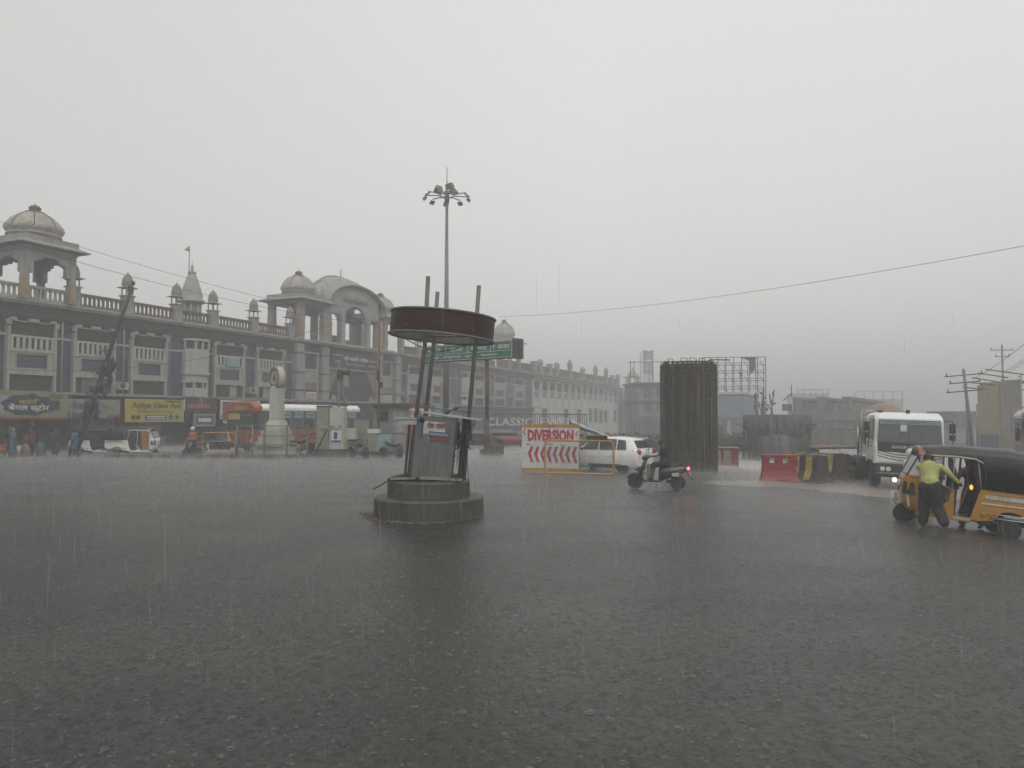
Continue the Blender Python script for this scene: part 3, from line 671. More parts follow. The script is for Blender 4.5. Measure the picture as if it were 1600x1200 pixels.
# green banner with a black cloud shape
s, W, H = board('shop_sign', 'green banner with black cloud shape and Hindi lettering above the leftmost shop', -2.8, 3.5, 2.35, 3.95, -1.45, 'banner_green')
c = MB()
cl = []
for k in range(48):
    a = 2 * pi * k / 48; cl.append((1.7 * cos(a) * (1 + 0.07 * sin(9 * a)), 0.66 * sin(a) * (1 + 0.10 * sin(9 * a + 1))))
c.prism(cl, 'y', -0.07, -0.04); c.build('cloud_shape', 'print_black', s, (0.55, 0, 0))
lettering('ज्योति', 1.3, 0.46, 'print_yellow', s, (0.55, -0.075, 0.18), bold=0.02); lettering('बेंगल स्टोर', 2.6, 0.56, 'print_white', s, (0.55, -0.075, -0.2), bold=0.02)
c = MB(); c.box((2.3, -0.05, 0.0), (0.55, 0.02, 0.62)); c.build('printed_box', 'print_black', s)
c = MB()
for i in range(3): c.box((2.3, -0.05, 0.48 + i * 0.1), (0.9, 0.02, 0.04))
c.build('small_print', 'print_black', s)
c = MB(); c.box((-1.6, -0.05, -0.1), (1.3, 0.02, 0.9)); c.box((-1.0, -0.05, 0.45), (0.5, 0.02, 0.25)); c.build('printed_picture', 'print_cyan', s)
c = MB(); c.bb(-W / 2, W / 2, -0.1, 0.04, -H / 2 - 0.12, -H / 2 - 0.01); c.build('fringe', 'banner_red', s)
s, W, H = board('shop_sign', 'cream banner with a short brown word beside the leaning black pole', 3.6, 5.8, 2.3, 3.6, -1.3, 'banner_cream')
lettering('गोपाल', 1.5, 0.6, 'grille_brown', s, (-0.25, -0.05, 0.2), bold=0.02); c = MB(); c.box((0, -0.05, -H / 2 + 0.2), (W, 0.02, 0.36)); c.build('blue_strip', 'banner_blue', s)
s, W, H = board('shop_sign', 'washed out pale poster sign with a red foot between leaning pole and yellow sign', 5.9, 7.6, 2.3, 3.6, -1.25, 'banner_cream')
c = MB(); c.box((0.3, -0.05, -H / 2 + 0.12), (W - .7, 0.02, 0.24)); c.build('red_strip', 'banner_red', s)
c = MB(); [c.box((-0.4 + 0.2 * (i % 2), -0.05, 0.4 - i * 0.16), (1.2 - 0.1 * i, 0.02, 0.07)) for i in range(5)]; c.build('small_print', 'print_green', s)
s, W, H = board('shop_sign', 'bright yellow sign reading Aditya Glass And above the white autorickshaw', 7.75, 12.95, 2.0, 3.7, -1.6, 'banner_yellow', tilt=-0.04)
lettering('Aditya Glass And', 4.5, 0.56, 'maroon', s, (0.15, -0.05, 0.33), shear=0.25, bold=0.015); lettering('General Emporium', 3.2, 0.34, 'banner_red', s, (0.0, -0.05, -0.08))
c = MB(); c.box((0.0, -0.055, -0.52), (1.9, 0.02, 0.36)); c.build('navy_box', 'print_blue', s)
c = MB(); c.box((0.0, -0.07, -0.45), (1.7, 0.015, 0.07)); c.box((0.0, -0.07, -0.6), (1.6, 0.015, 0.07)); c.build('small_print', 'print_white', s)
for x in (-1.95, -1.55): c = MB(); c.cyl((x, -0.06, -0.5), (x, -0.04, -0.5), 0.17, n=14); c.build('round_mark', 'maroon', s)
c = MB(); c.cyl((1.35, -0.06, -0.5), (1.35, -0.04, -0.5), 0.2, n=14); c.box((1.95, -0.05, -0.5), (0.35, 0.02, 0.3)); c.build('round_mark', 'banner_blue', s)
c = MB(); c.box((1.6, -0.055, 0.72), (1.5, 0.02, 0.12)); c.build('small_print', 'print_black', s)
s, W, H = board('shop_sign', 'black fascia with orange capitals and a red emblem right of the yellow sign', 13.1, 16.6, 2.75, 3.95, -1.3, 'black_plastic')
lettering('VENKAMA', 2.4, 0.36, 'print_orange', s, (-0.1, -0.05, -0.1), bold=0.02); c = MB(); c.prism([(-0.4, 0.12), (0.4, 0.12), (0.12, 0.45), (0, 0.6), (-0.12, 0.45)], 'y', -0.06, -0.04); c.build('emblem', 'banner_red', s)
c = MB(); c.box((-1.6, -0.06, 0), (0.08, 0.04, 0.9)); c.build('tube_light', 'print_white', s)
s, W, H = board('shop_sign', 'small blue and white board hanging under the black fascia', 14.3, 16.2, 1.75, 2.5, -1.4, 'banner_blue', 'stone_grey')
c = MB(); c.box((0, -0.05, 0), (1.3, 0.02, 0.3)); c.build('small_print', 'print_white', s)
s, W, H = board('shop_sign', 'red panel in a broad white frame behind the orange bus', 17.0, 21.2, 2.0, 3.65, -1.5, 'banner_red', 'print_white')
lettering('PRABHAT', 2.6, 0.22, 'print_white', s, (0, -0.05, 0.62))

# ------------------------------------------------------------------ white wing with vertical fins
ww = thing('white_hall', 'white plastered hall wing with vertical fins and a low brown roof balustrade', 'building', FO, FA)
w = MB(); w.bb(90, 144, 0.3, 12, -3, 9.2); w.build('wall', 'white_wall', ww)
w = MB(); w.bb(90, 144, -0.5, 0.6, 9.2, 10.0); w.bb(90, 144, -0.9, 0.6, 9.75, 10.0); w.build('roof_band', 'stone_grey', ww)
N = 14; P = 54 / N
for i in range(N + 1):
    w = MB(); w.bb(-0.2, 0.2, 0.0, 0.3, -3, 9.2); w.build('fin', 'white_wall', ww, (90 + i * P, 0, 0))
up = MB(); up.bb(-1.25, 1.25, 0.2, 0.36, 7.2, 8.75); up = up.mesh('pane', 'grille_brown')
lo = MB(); lo.bb(-1.1, 1.1, 0.2, 0.36, 6.1, 6.95); lo.bb(-1.0, 1.0, 0.1, 0.36, 6.0, 6.1); lo = lo.mesh('pane', 'shutter_grey')
dr = MB(); dr.bb(-1.15, 1.15, 0.18, 0.36, 1.0, 3.9); dr = dr.mesh('door', 'grille_brown')
for i in range(N):
    x = 90 + (i + 0.5) * P; link('window', up, ww, (x, 0, 0)); link('window', lo, ww, (x, 0, 0))
    if i in (1, 4, 6, 8, 9, 10, 11, 13): link('door', dr, ww, (x, 0, 0.3 if i in (8, 9) else 0))
def wbal(t0, t1, par):
    b = MB(); z = 10.0; b.bb(t0, t1, -0.12, 0.12, z + 1.3, z + 1.5); b.bb(t0, t1, -0.14, 0.14, z, z + 0.15); n = int((t1 - t0) / 0.45)
    for i in range(n): x = t0 + (i + .5) * (t1 - t0) / n; b.box((x, 0, z + 0.7), (0.24, 0.2, 1.2))
    tag(b.build('balustrade', 'baluster_brown', par), kind='stuff')
wbal(74.6, 90, bld)
xs_ = [90, 93, 97.7, 101.5, 109, 117, 126, 134, 139, 144]
for a, b in zip(xs_[:-1], xs_[1:]): wbal(a + 0.4, b - 0.4, ww)
for i, x in enumerate(xs_):
    m = MB(); tall = x in (109, 126, 134)
    m.bb(-0.45, 0.45, -0.4, 0.4, 10, 11.9 if not tall else 11.6)
    if tall: m.lathe([(0.4, 11.6), (0.5, 11.9), (0.5, 12.5), (0.62, 12.6), (0.5, 13.0), (0.45, 13.3), (0.15, 13.7), (0.0, 14.0)], 8)
    elif i % 2: m.lathe([(0.6, 11.9), (0.62, 12.1), (0.5, 12.5), (0.2, 12.7), (0.0, 12.75)], 8)
    else: m.box((0, 0, 12.0), (1.1, 1.0, 0.25))
    m.build('parapet_post', 'stone_grey', ww, (x, 0, 0))
# pale rooftop chhatri at the junction (part of the market building)
pavilion(81.0, 1.6, 4.2, 10.12, 14.2, 0.6, 'rooftop_pavilion', 1.75, 2.3, arch=False, eave=0.9, ochre=True, dome_mat='frame_cream')

# end block with pink chhatri, billboard, unfinished blocks behind
eb = thing('corner_block', 'hazy pinkish corner block with a small rooftop chhatri past the white hall', 'building', FO, FA)
w = MB(); w.bb(144.2, 176, 0.5, 12, -3, 9.6); w.build('wall', 'far_wall_dark', eb)
w = MB(); w.bb(150, 153.5, -0.6, 0.5, -3, 10.5); w.build('stair_tower', 'white_wall', eb)
w = MB(); w.bb(160.2, 163.8, -1, 3, 8.5, 10.6); w.build('pink_drum', 'pinkish', eb)
w = MB()
for x in (160.8, 163.2): 
    for y in (-0.3, 2.3): w.bb(x - .2, x + .2, y - .2, y + .2, 10.6, 12.7)
w.box((162, 1, 12.8), (4.2, 4.2, 0.2)); w.build('pavilion_columns', 'pinkish', eb)
w = MB(); w.lathe([(1.4, 12.9), (1.45, 13.2), (1.2, 13.8), (0.8, 14.3), (0.4, 14.7), (0.15, 15.2), (0, 15.9)], 16, c=(162, 1, 0)); w.build('dome', 'ochre', eb)
for x in (156, 160.5, 165, 169.5, 174):
    for z in (3.5, 6.8): w = MB(); w.bb(-1.3, 1.3, 0.36, 0.6, z, z + 1.7); w.build('window', 'dark_void', eb, (x, 0, 0))
bb = thing('billboard', 'faded blue billboard on posts in front of the corner block', 'billboard', FO + Matrix.Rotation(FA, 3, 'Z') @ Vector((150, -2.2, 0)), FA)
w = MB(); w.bb(-7.6, 7.2, -0.15, 0.15, 6.1, 9.6); w.build('upper_panel', 'far_wall', bb); w = MB(); w.bb(-7.2, 6.8, -0.3, -0.1, 2.2, 6.0); w.build('lower_panel', 'cover_blue', bb)
for x in (-3.5, 3.5): w = MB(); w.bb(x - .15, x + .15, 0.15, 0.4, -3, 8.6); w.build('post', 'galv', bb)
lettering('701', 6, 2.2, 'banner_blue', bb, (0.3, -0.33, 4.2))

# temple spire behind the roof
tp = thing('temple_spire', 'white temple spire with a small flag rising behind the market roof', 'temple', (FO.x + 0.4035 * 18.7 - 0.915 * 4.0, FO.y + 0.915 * 18.7 + 0.4035 * 4.0, 0), FA)
w = MB(); w.box((0, 0, 8.2), (1.9, 1.9, 4.8)); w.lathe([(0.98, 10.6), (0.98, 11.2), (0.85, 11.3)], 8, a0=pi / 8); w.build('drum', 'frame_white', tp)
w = MB()
for k in range(8): a = pi / 4 * k; w.cyl((0.75 * cos(a), 0.75 * sin(a), 11.3), (0.75 * cos(a), 0.75 * sin(a), 12.6), 0.1, n=6)
w.lathe([(0.5, 11.3), (0.5, 12.6)], 8); w.build('colonnade', 'frame_white', tp)
w = MB(); w.lathe([(1.15, 12.55), (1.15, 12.75), (0.9, 12.85), (0.92, 13.2), (0.8, 13.7), (0.62, 14.3), (0.42, 14.9), (0.3, 15.1), (0.36, 15.2), (0.36, 15.3), (0.15, 15.4), (0.12, 15.8), (0.05, 15.95), (0, 16.4)], 16); w.build('spire', 'frame_cream', tp)
w = MB(); w.cyl((-0.35, 0, 14.5), (-0.35, 0, 17.6), 0.035); w.build('flag_pole', 'galv', tp); w = MB(); w.slab([(-0.35, 0, 17.6), (-0.35, 0, 17.1), (-0.85, 0.1, 17.15)], 0.02); w.build('flag', 'ochre', tp)
# ------------------------------------------------------------------ traffic police stand (tilted wreck)
KX, KY = gx(671, 18.2), 18.2
kp = thing('traffic_stand', 'wrecked traffic police stand, leaning poles under a maroon ring canopy on a round concrete plinth', 'traffic stand', (KX, KY, 0))
b = MB(); b.lathe([(1.36, -0.1), (1.34, 0.02), (1.33, 0.42), (1.30, 0.47), (0.9, 0.475)], 48, smooth=False); b.build('lower_plinth', 'concrete', kp, bev=0.02)
b = MB(); b.lathe([(1.02, 0.46), (1.00, 0.82), (0.97, 0.87), (0.3, 0.875)], 48, smooth=False); b.build('upper_plinth', 'concrete', kp, bev=0.02)
TA = 0.088
def up(mb, name, m, x=0, y=0, z=0, par=None, **k):
    if par: return mb.build(name, m, par, (x, y, z), **k)
    return mb.build(name, m, kp, (-sin(TA) * 1 + x, y, 1 - cos(TA) + z), (0, TA, 0), **k)
for (x0_, x1_, x2_, y, zt) in ((-0.43, -0.065, 0.01, -0.5, 5.78), (-0.36, 0.0, 0.11, 0.78, 5.62), (0.87, 1.13, 1.225, -0.25, 5.60)):
    b = MB(); b.tube([(x0_ - .01, y, 0.86), (x1_, y, 4.05), (x1_ + (x2_ - x1_) * .25, y, 4.5), (x2_, y, zt)], 0.052, 14); b.build('pole', 'steel_grey', kp)
b = MB(); R1 = 1.28
pr = [(R1 - 0.03, 4.36), (R1, 4.36), (R1, 4.90), (R1 - 0.03, 4.90)]
n = 64
b.cur = 0
vs = [(r * cos(2 * pi * k / n), r * sin(2 * pi * k / n), z) for r, z in pr for k in range(n)]
for i in range(4):
    b.cur = 1 if i == 3 else 0
    b.add([vs[i * n + k] for k in range(n)] + [vs[((i + 1) % 4) * n + k] for k in range(n)], [(k, (k + 1) % n, n + (k + 1) % n, n + k) for k in range(n)], True)
ring = up(b, 'canopy_ring', ['maroon', 'steel_grey'], fix=False)
b = MB(); b.torus((0, 0, 4.905), R1 + 0.005, 0.028, 'z', 64, 8); b.torus((0, 0, 4.35), R1 + 0.02, 0.026, 'z', 64, 8); up(b, 'rim', 'galv')
b = MB()
for k in range(3):
    a = [(-0.36, -0.5), (-0.30, 0.78), (0.83, -0.25)]; p, q = a[k], a[(k + 1) % 3]; b.cyl((*p, 4.45), (*q, 4.45), 0.025, n=8)
    L_ = hypot(*p); b.cyl((*p, 4.5), (p[0] / L_ * R1, p[1] / L_ * R1, 4.5), 0.025, n=8)
up(b, 'brace', 'steel_grey')
b = MB(); pts = [(-0.85 + 1.6 * i / 20, -0.6 + 0.3 * sin(i / 20 * pi), 4.22 - 0.22 * sin(pi * i / 20)) for i in range(21)]
b.tube(pts, 0.012, 5); b.tube([(-0.9, -0.5, 4.3), (-0.86, -0.6, 4.24), (-0.85, -0.6, 4.22)], 0.012, 5); up(b, 'hanging_cable', 'cable')
# platform frame
b = MB()
for p, q in (((-0.9, -0.55), (0.85, -0.6)), ((0.85, -0.6), (0.75, 0.7)), ((0.75, 0.7), (-0.8, 0.65)), ((-0.8, 0.65), (-0.9, -0.55)), ((-0.9, 0.0), (0.8, 0.1))):
    P_, Q_ = Vector((*p, 0.91)), Vector((*q, 0.91)); b.tube([P_, Q_], 0.04, 4)
b.cyl((-0.9, -0.6, .88), (-1.22, -0.8, 0.70), 0.018)
b.build('platform_frame', 'rusty', kp)
b = MB(); b.box((0, 0, 0), (1.0, 0.04, 0.06)); b.build('loose_batten', 'concrete_light', kp, (0.35, -0.66, 0.93), (0, 0.05, 0)); b = MB(); b.box((0, 0, 0), (0.6, 0.04, 0.05)); b.build('loose_batten', 'concrete_light', kp, (-0.55, -0.64, 0.94), (0, -0.03, 0))
# cabinet
b = MB(); b.box((0, 0, 1.67), (0.93, 0.03, 1.46)); cab = up(b, 'cabinet_panel', 'panel_white', 0.11, -0.62)
b = MB(); b.box((-0.5, 0, 1.66), (0.05, 0.08, 1.5)); b.box((0.5, 0, 1.66), (0.05, 0.08, 1.5)); b.box((0, 0, 0.93), (1.05, 0.07, 0.04)); b.build('cabinet_frame', 'rusty', cab)
b = MB(); b.box((-0.06, -0.02, 2.13), (0.6, 0.01, 0.3)); b.build('sticker', 'white_dirty', cab)
b = MB(); b.box((-0.33, -0.03, 2.1), (0.1, 0.012, 0.46)); b.box((-0.36, -0.03, 2.3), (0.2, 0.012, 0.12)); b.box((0.12, -0.03, 1.99), (0.5, 0.012, 0.12)); b.build('sticker_print', 'banner_blue', cab)
lettering('सेवा शिबिर', 0.44, 0.15, 'banner_red', cab, (0.03, -0.032, 2.2), bold=0.02)
lettering('ADMISSION', 0.42, 0.06, 'print_white', cab, (0.1, -0.04, 1.99))
b = MB(); b.box((0.12, -0.03, 1.86), (0.46, 0.01, 0.06)); b.build('sticker_strip', 'banner_red', cab)
b = MB(); b.box((0.1, 0, 2.44), (1.38, 0.75, 0.045)); up(b, 'roof_plate', 'plate_light', 0.28, -0.3, 0, bev=0.008).rotation_euler = (0, TA + 0.05, 0)
b = MB(); b.box((0, 0, 0), (0.5, 0.5, 0.03)); b.box((0.04, -0.2, -0.08), (0.4, 0.03, 0.13)); b.build('side_shelf', 'plate_light', kp, (-0.47, -0.45, 2.36), (0, 0.01, 0))
b = MB(); b.box((0, 0, 1.64), (0.10, 0.08, 1.5)); up(b, 'corner_post', 'rusty', 0.78, -0.4); b = MB(); b.box((0, 0, 1.64), (0.05, 0.12, 1.5)); up(b, 'corner_post', 'rusty', -0.52, -0.5)
b = MB(); pts = [(-0.45 + 1.35 * i / 16, -0.1 - 0.5 * sin(pi * i / 16), 2.62 - 0.03 * i / 16) for i in range(17)]; b.tube(pts, 0.018, 6)
for i in (4, 8, 11, 14): b.cyl(pts[i], (pts[i][0], pts[i][1], 2.42), 0.009, n=5)
up(b, 'top_rail', 'galv')
b = MB(); b.tube([(0.25, -0.5, 2.46), (0.35, -0.5, 2.52), (0.45, -0.5, 2.6), (0.58, -0.5, 2.66), (0.66, -0.5, 2.68)], 0.024, 6, rs=[0.014, 0.03, 0.02, 0.028, 0.012]); up(b, 'broken_arm', 'cable')
b = MB(); rr = random.Random(3)
for i in range(34):
    x, z = rr.uniform(0.6, 0.82), rr.uniform(1.9, 2.4); pts = [(x, rr.uniform(-0.6, -0.35), z)]
    for k in range(rr.randint(5, 9)): x += rr.uniform(-0.07, 0.07); z -= rr.uniform(0.03, 0.17); pts.append((max(0.58, min(0.86, x)), rr.uniform(-0.62, -0.35), max(0.95, z)))
    b.tube(pts, 0.007, 4)
for i in range(10):
    x = rr.uniform(0.84, 0.95); pts = [(x - 0.1, -0.5, 2.4)]
    for k in range(6): pts.append((x + rr.uniform(-0.04, 0.09), -0.5 + rr.uniform(-0.05, 0.05), 2.45 - k * rr.uniform(0.08, 0.14)))
    b.tube(pts, 0.007, 4)
up(b, 'tangled_wires', 'cable')
b = MB(); b.tube([(0.9, -0.5, 2.4), (0.93, -0.52, 1.9), (0.97, -0.55, 1.3), (1.0, -0.6, 0.9), (0.98, -0.62, 0.62), (0.85, -0.6, 0.55)], 0.009, 5); b.tube([(0.86, -0.5, 1.9), (1.05, -0.55, 1.62)], 0.016, 5); b.tube([(0.7, -0.9, 1.02), (0.8, -0.95, 0.8), (0.86, -1.0, 0.5)], 0.012, 5); b.build('hanging_cable', 'cable', kp)
b = MB(); rr = random.Random(5)
for i in range(160):
    a = rr.uniform(pi * 0.95, pi * 1.62); r = 1.38 + abs(rr.gauss(0, 0.16)); q = rr.uniform(0.01, 0.035); x, y = r * cos(a), r * sin(a)
    b.box((x, y, q * 0.5), (q * 2, q * 1.6, q), Matrix.Rotation(0, 4, 'Z'), top=(rr.uniform(.4, .9), rr.uniform(.4, .9)))
tag(b.build('brick_rubble', 'rubble', None, (KX, KY, 0.004)), kind='stuff')

# ------------------------------------------------------------------ high mast
hm = thing('high_mast_light', 'tall grey high mast floodlight pole with a ring of lamps and a lightning rod', 'street light', (gx(697, 58), 58, 0))
b = MB(); b.cyl((0, 0, 0), (0, 0, 20.2), 0.27, 0.10, n=16); b.build('pole', 'galv', hm)
b = MB(); b.cyl((0, 0, 20.2), (0, 0, 22.25), 0.05, 0.03, n=6); b.build('lightning_rod', 'galv', hm)
b = MB(); b.torus((0, 0, 19.95), 0.55, 0.05, 'z', 20, 6); b.cyl((0, 0, 19.4), (0, 0, 20.3), 0.2, n=10)
for k in range(4): a = k * pi / 2; b.cyl((0, 0, 19.75), (0.55 * cos(a), 0.55 * sin(a), 19.75), 0.03, n=5)
b.build('lamp_ring', 'galv', hm)
for k in range(9):
    a = 2 * pi * k / 9 + 0.3; b = MB(); c_, s_ = cos(a), sin(a)
    b.cyl((0.55 * c_, 0.55 * s_, 19.95), (1.7 * c_, 1.7 * s_, 19.98), 0.045, n=6); arm = b.build('lamp_arm', 'galv', hm)
    b = MB(); b.box((0, 0, 0), (0.36, 0.42, 0.14), top=(0.8, 0.8)); b.build('floodlight', 'steel_grey', arm, (1.78 * c_, 1.78 * s_, 19.75), (0, 0.75, a))
for k in range(3):
    b = MB(); b.box((0, 0, 0), (0.5, 0.6, 0.4), top=(0.8, 0.8)); b.build('gear_box', 'steel_grey', hm, (0.7 * cos(k * 2.1 + .9), 0.7 * sin(k * 2.1 + .9), 20.5), (0.2, 0.3, k * 2.1))

# ------------------------------------------------------------------ green direction sign
gs = thing('direction_sign', 'green and white road direction sign on a single red brown post', 'road sign', (gx(757, 46), 46, 0), -0.64)
b = MB(); b.cyl((0, 0.25, 2.2), (0, 0.25, 6.0), 0.13, n=14); b.build('post', 'pole_rust', gs); b = MB(); b.cyl((0, 0.25, 0), (0, 0.25, 2.2), 0.16, n=14); b.cyl((0, 0.25, 0), (0, 0.25, 0.35), 0.42, n=12); b.build('post_foot', 'concrete_brown', gs)
b = MB(); b.bb(-5.2, 2.6, -0.1, 0.28, 5.95, 7.05); b.bb(2.3, 2.6, -0.2, 0.55, 5.9, 7.12); b.build('sign_box', 'sign_side', gs)
b = MB(); b.bb(-5.15, 2.28, -0.14, -0.105, 6.0, 7.02); gp = b.build('sign_face', 'sign_green', gs)
b = MB()
b.bb(-5.12, 2.25, -0.155, -0.142, 6.98, 7.01); b.bb(-5.12, 2.25, -0.155, -0.142, 6.01, 6.04); b.bb(-5.12, -5.08, -0.155, -0.142, 6.04, 6.98); b.bb(2.21, 2.25, -0.155, -0.142, 6.04, 6.98); b.bb(-5.08, 2.21, -0.155, -0.142, 6.42, 6.45)
for x in (-3.1, -1.25, 0.6): b.bb(x - 0.02, x + 0.02, -0.155, -0.142, 6.45, 6.98)
b.build('sign_border', 'print_white', gp)
for x, t, wd_ in ((-4.1, 'पुणे', 1.2), (-2.2, 'हाली', 1.1), (-0.35, '← नगर', 1.3), (1.4, '↑ आजरा', 1.35)): lettering(t, wd_, 0.33, 'print_white', gp, (x, -0.15, 6.7), bold=0.02)
lettering('को - विश्रामगृह   स्टेशन   रोडलाइन', 5.2, 0.22, 'print_white', gp, (-1.5, -0.15, 6.22), bold=0.02)
b = MB(); b.box((0, 0, 0.33), (0.9, 0.9, 0.66)); b.build('concrete_block', 'concrete_brown', gs, (0.5, 0.3, 0))

# ------------------------------------------------------------------ traffic island with kerb stones
isl = MB(); iv = [(-23.6, 43.0), (-14.0, 41.8), (-12.2, 42.2), (-11.6, 45.5), (-17, 47.2), (-23.6, 46.5)]
isl.prism(iv, 'z', -0.02, 0.15); isl = isl.build('traffic_island', 'concrete', None); tag(isl, kind='structure')
kw = MB(); kw.box((0, 0, 0.1), (0.46, 0.16, 0.24), top=(1, 0.8)); kwm = kw.mesh('kerb_stone', 'kerb_white'); kbm = kw.mesh('kerb_stone', 'kerb_black')
k = 0
for i in range(3):
    a, c_ = Vector(iv[i]), Vector(iv[i + 1]); d = (c_ - a); L_ = d.length; n = int(L_ / 0.5)
    for j in range(n):
        p = a + d * ((j + 0.5) / n); link('kerb_stone', kbm if k % 2 else kwm, isl, (p.x, p.y - 0.06, 0), (0, 0, atan2(d.y, d.x))); k += 1

# monument
mo = thing('monument', 'cream stone pillar monument topped by a round emblem disc, on a stepped plinth', 'monument', (gx(433, 43.8), 43.8, 0.15), -0.25)
for i, (wd_, z0, z1) in enumerate(((2.55, 0, 0.5), (1.75, 0.5, 0.8), (1.5, 0.8, 1.15), (1.3, 1.15, 1.42), (1.1, 1.42, 1.62))):
    b = MB(); b.box((0, 0, (z0 + z1) / 2), (wd_, wd_ * (0.55 if i == 0 else 1), z1 - z0)); b.build('step', 'monument', mo, bev=0.02)
b = MB(); b.box((0, 0, 1.62 + 0.2), (1.05, 1.05, 0.4), top=(0.72, 0.72)); b.box((0, 0, 2.95), (0.66, 0.66, 2.0), top=(0.94, 0.94)); b.build('shaft', 'monument', mo, bev=0.02)
b = MB(); b.cyl((0, -0.2, 0), (0, 0.2, 0), 0.68, n=40); b.cyl((0, 0, -0.9), (0, 0, -0.5), 0.3, n=8); dk = b.build('emblem_disc', 'monument', mo, (0, 0, 4.55), (0, 0, -0.55))
b = MB(); b.torus((0, -0.21, 0), 0.62, 0.035, 'y', 40, 6); b.torus((0, -0.21, 0), 0.40, 0.025, 'y', 32, 6); b.build('ring', 'stone_grey', dk)
b = MB()
for k in range(20): a = 2 * pi * k / 20; b.ball((0.51 * cos(a), -0.21, 0.51 * sin(a)), (0.055, 0.03, 0.055), 6, 4)
b.build('bead', 'wall_dark', dk); lettering('ॐ', 0.42, 0.44, 'banner_red', dk, (0, -0.215, 0), bold=0.02)
# railing round the monument
rl = thing('steel_railing', 'steel pipe railing with square posts round the monument plinth', 'railing', (0, 0, 0.15))
pp = [Vector((gx(372, 43.2), 43.2, 0)), Vector((gx(414, 42.7), 42.7, 0)), Vector((gx(449, 42.6), 42.6, 0)), Vector((gx(481, 42.9), 42.9, 0)), Vector((gx(481, 45), 45, 0))]
for p in pp: b = MB(); b.box((0, 0, 0.88), (0.1, 0.1, 1.76)); b.build('post', 'steel_grey', rl, p)
for a, c_ in zip(pp[:-1], pp[1:]):
    b = MB()
    for z in (0.06, 0.62, 1.15, 1.72): b.cyl(a + Vector((0, 0, z)), c_ + Vector((0, 0, z)), 0.028, n=8)
    b.build('rail', 'steel_grey', rl)
# grey gate frame left of it
gf = thing('pipe_frame', 'grey steel pipe frame standing in front of the orange bus nose', 'barricade', (gx(382, 42.6), 42.6, 0.1))
b = MB(); [b.cyl((x, 0, 0), (x, 0, 1.75), 0.045, n=8) for x in (-0.42, 0.5)]; b.cyl((-0.42, 0, 0.1), (0.5, 0, 0.1), 0.03); b.cyl((-0.42, 0, 1.75), (0.5, 0, 1.75), 0.03); b.build('frame', 'steel_grey', gf)
b = MB(); b.box((0.05, 0, -0.06), (1.5, 0.5, 0.26)); b.build('concrete_foot', 'concrete', gf)

def barricade(name, label, cat, loc, rz, W, H, m, r=0.035, legs=0.15, mesh=False, group=None, mid=False):
    t = thing(name, label, cat, loc, rz, group); c_ = 0.16
    pts = []
    for (x, z, a0) in ((W / 2 - c_, legs + c_, -pi / 2), (W / 2 - c_, H - c_, 0), (-W / 2 + c_, H - c_, pi / 2), (-W / 2 + c_, legs + c_, pi)):
        for k in range(5): a = a0 + k * pi / 8; pts.append((x + c_ * cos(a), 0, z + c_ * sin(a)))
    b = MB(); b.tube(pts, r, 8, closed=True); b.build('frame', m, t)
    for s in (-1, 1):
        b = MB(); b.cyl((s * (W / 2 - 0.2), -0.32, 0.02), (s * (W / 2 - 0.2), 0.32, 0.02), r * 0.8, n=6); b.cyl((s * (W / 2 - 0.2), 0, 0), (s * (W / 2 - 0.2), 0, legs + 0.05), r * 0.8, n=6); b.build('foot', m, t)
    if mid: b = MB(); b.cyl((-W / 2, 0, H * 0.62), (W / 2, 0, H * 0.62), r * 0.8, n=6); b.build('rail', m, t)
    if mesh:
        b = MB()
        for i in range(int(W / 0.06)): x = -W / 2 + 0.04 + i * 0.06; b.box((x, 0, (legs + H) / 2), (0.008, 0.008, H - legs - 0.04))
        for i in range(int((H - legs) / 0.3)): b.box((0, 0.006, legs + 0.1 + i * 0.3), (W - 0.05, 0.008, 0.008))
        tag(b.build('wire_mesh', 'galv', t), kind='stuff')
    return t
t = barricade('yellow_barricade', 'yellow pipe barricade beside the orange bus nose', 'barricade', (gx(343, 43.8), 43.8, 0.1), 0.05, 1.9, 1.35, 'paint_yellow', mid=True)
b = MB(); b.box((0.05, 0.03, 0.62), (1.2, 0.03, 0.5)); rp = b.build('red_plate', 'maroon', t); b = MB(); [b.box((-.35 + .2 * i, 0.0, .72 - .2 * (i % 2)), (.16, .02, .05)) for i in range(5)]; b.build('faded_marks', 'pinkish', rp)
# DIVERSION board
dv = thing('diversion_board', 'white DIVERSION board with red arrows between orange bands', 'road sign', (gx(859.5, 31.7), 31.7, 0), -0.30)
b = MB(); b.box((0, 0, 1.06), (2.5, 0.05, 1.72)); face = b.build('board_face', 'print_white', dv, bev=0.005)
b = MB(); b.box((0, 0, 2.0), (2.52, 0.07, 0.14)); b.build('orange_band', 'paint_yellow', dv); b = MB(); b.box((0, 0, 0.12), (2.56, 0.07, 0.17)); b.build('orange_band', 'paint_yellow', dv)
lettering('DIVERSION', 2.02, 0.50, 'print_red', face, (0.02, -0.03, 1.60), bold=0.012, depth=0.01)
lettering('DIVERSION', 2.02, 0.50, 'print_red', face, (0.02, -0.03, 1.60), bold=0.05, depth=0.004)
for i in range(8):
    x = -0.98 + i * 0.275; b = MB(); b.prism([(x, 0.82), (x + 0.13, 1.13), (x + 0.24, 1.13), (x + 0.12, 0.80), (x + 0.24, 0.46), (x + 0.13, 0.46)], 'y', -0.036, -0.028); b.build('chevron', 'print_red', face)
for x, z, s in ((-1.16, 1.75, 0.1), (1.16, 1.68, 0.08), (-0.02, 1.9, 0.07)):
    b = MB(); b.prism([(x - s * .6, z), (x + s * .4, z + s * 1.4), (x + s * .7, z + s * 1.2), (x, z), (x + s * .7, z - s * 1.2), (x + s * .4, z - s * 1.4)], 'y', -0.036, -0.028); b.build('small_arrow', 'print_red', face)
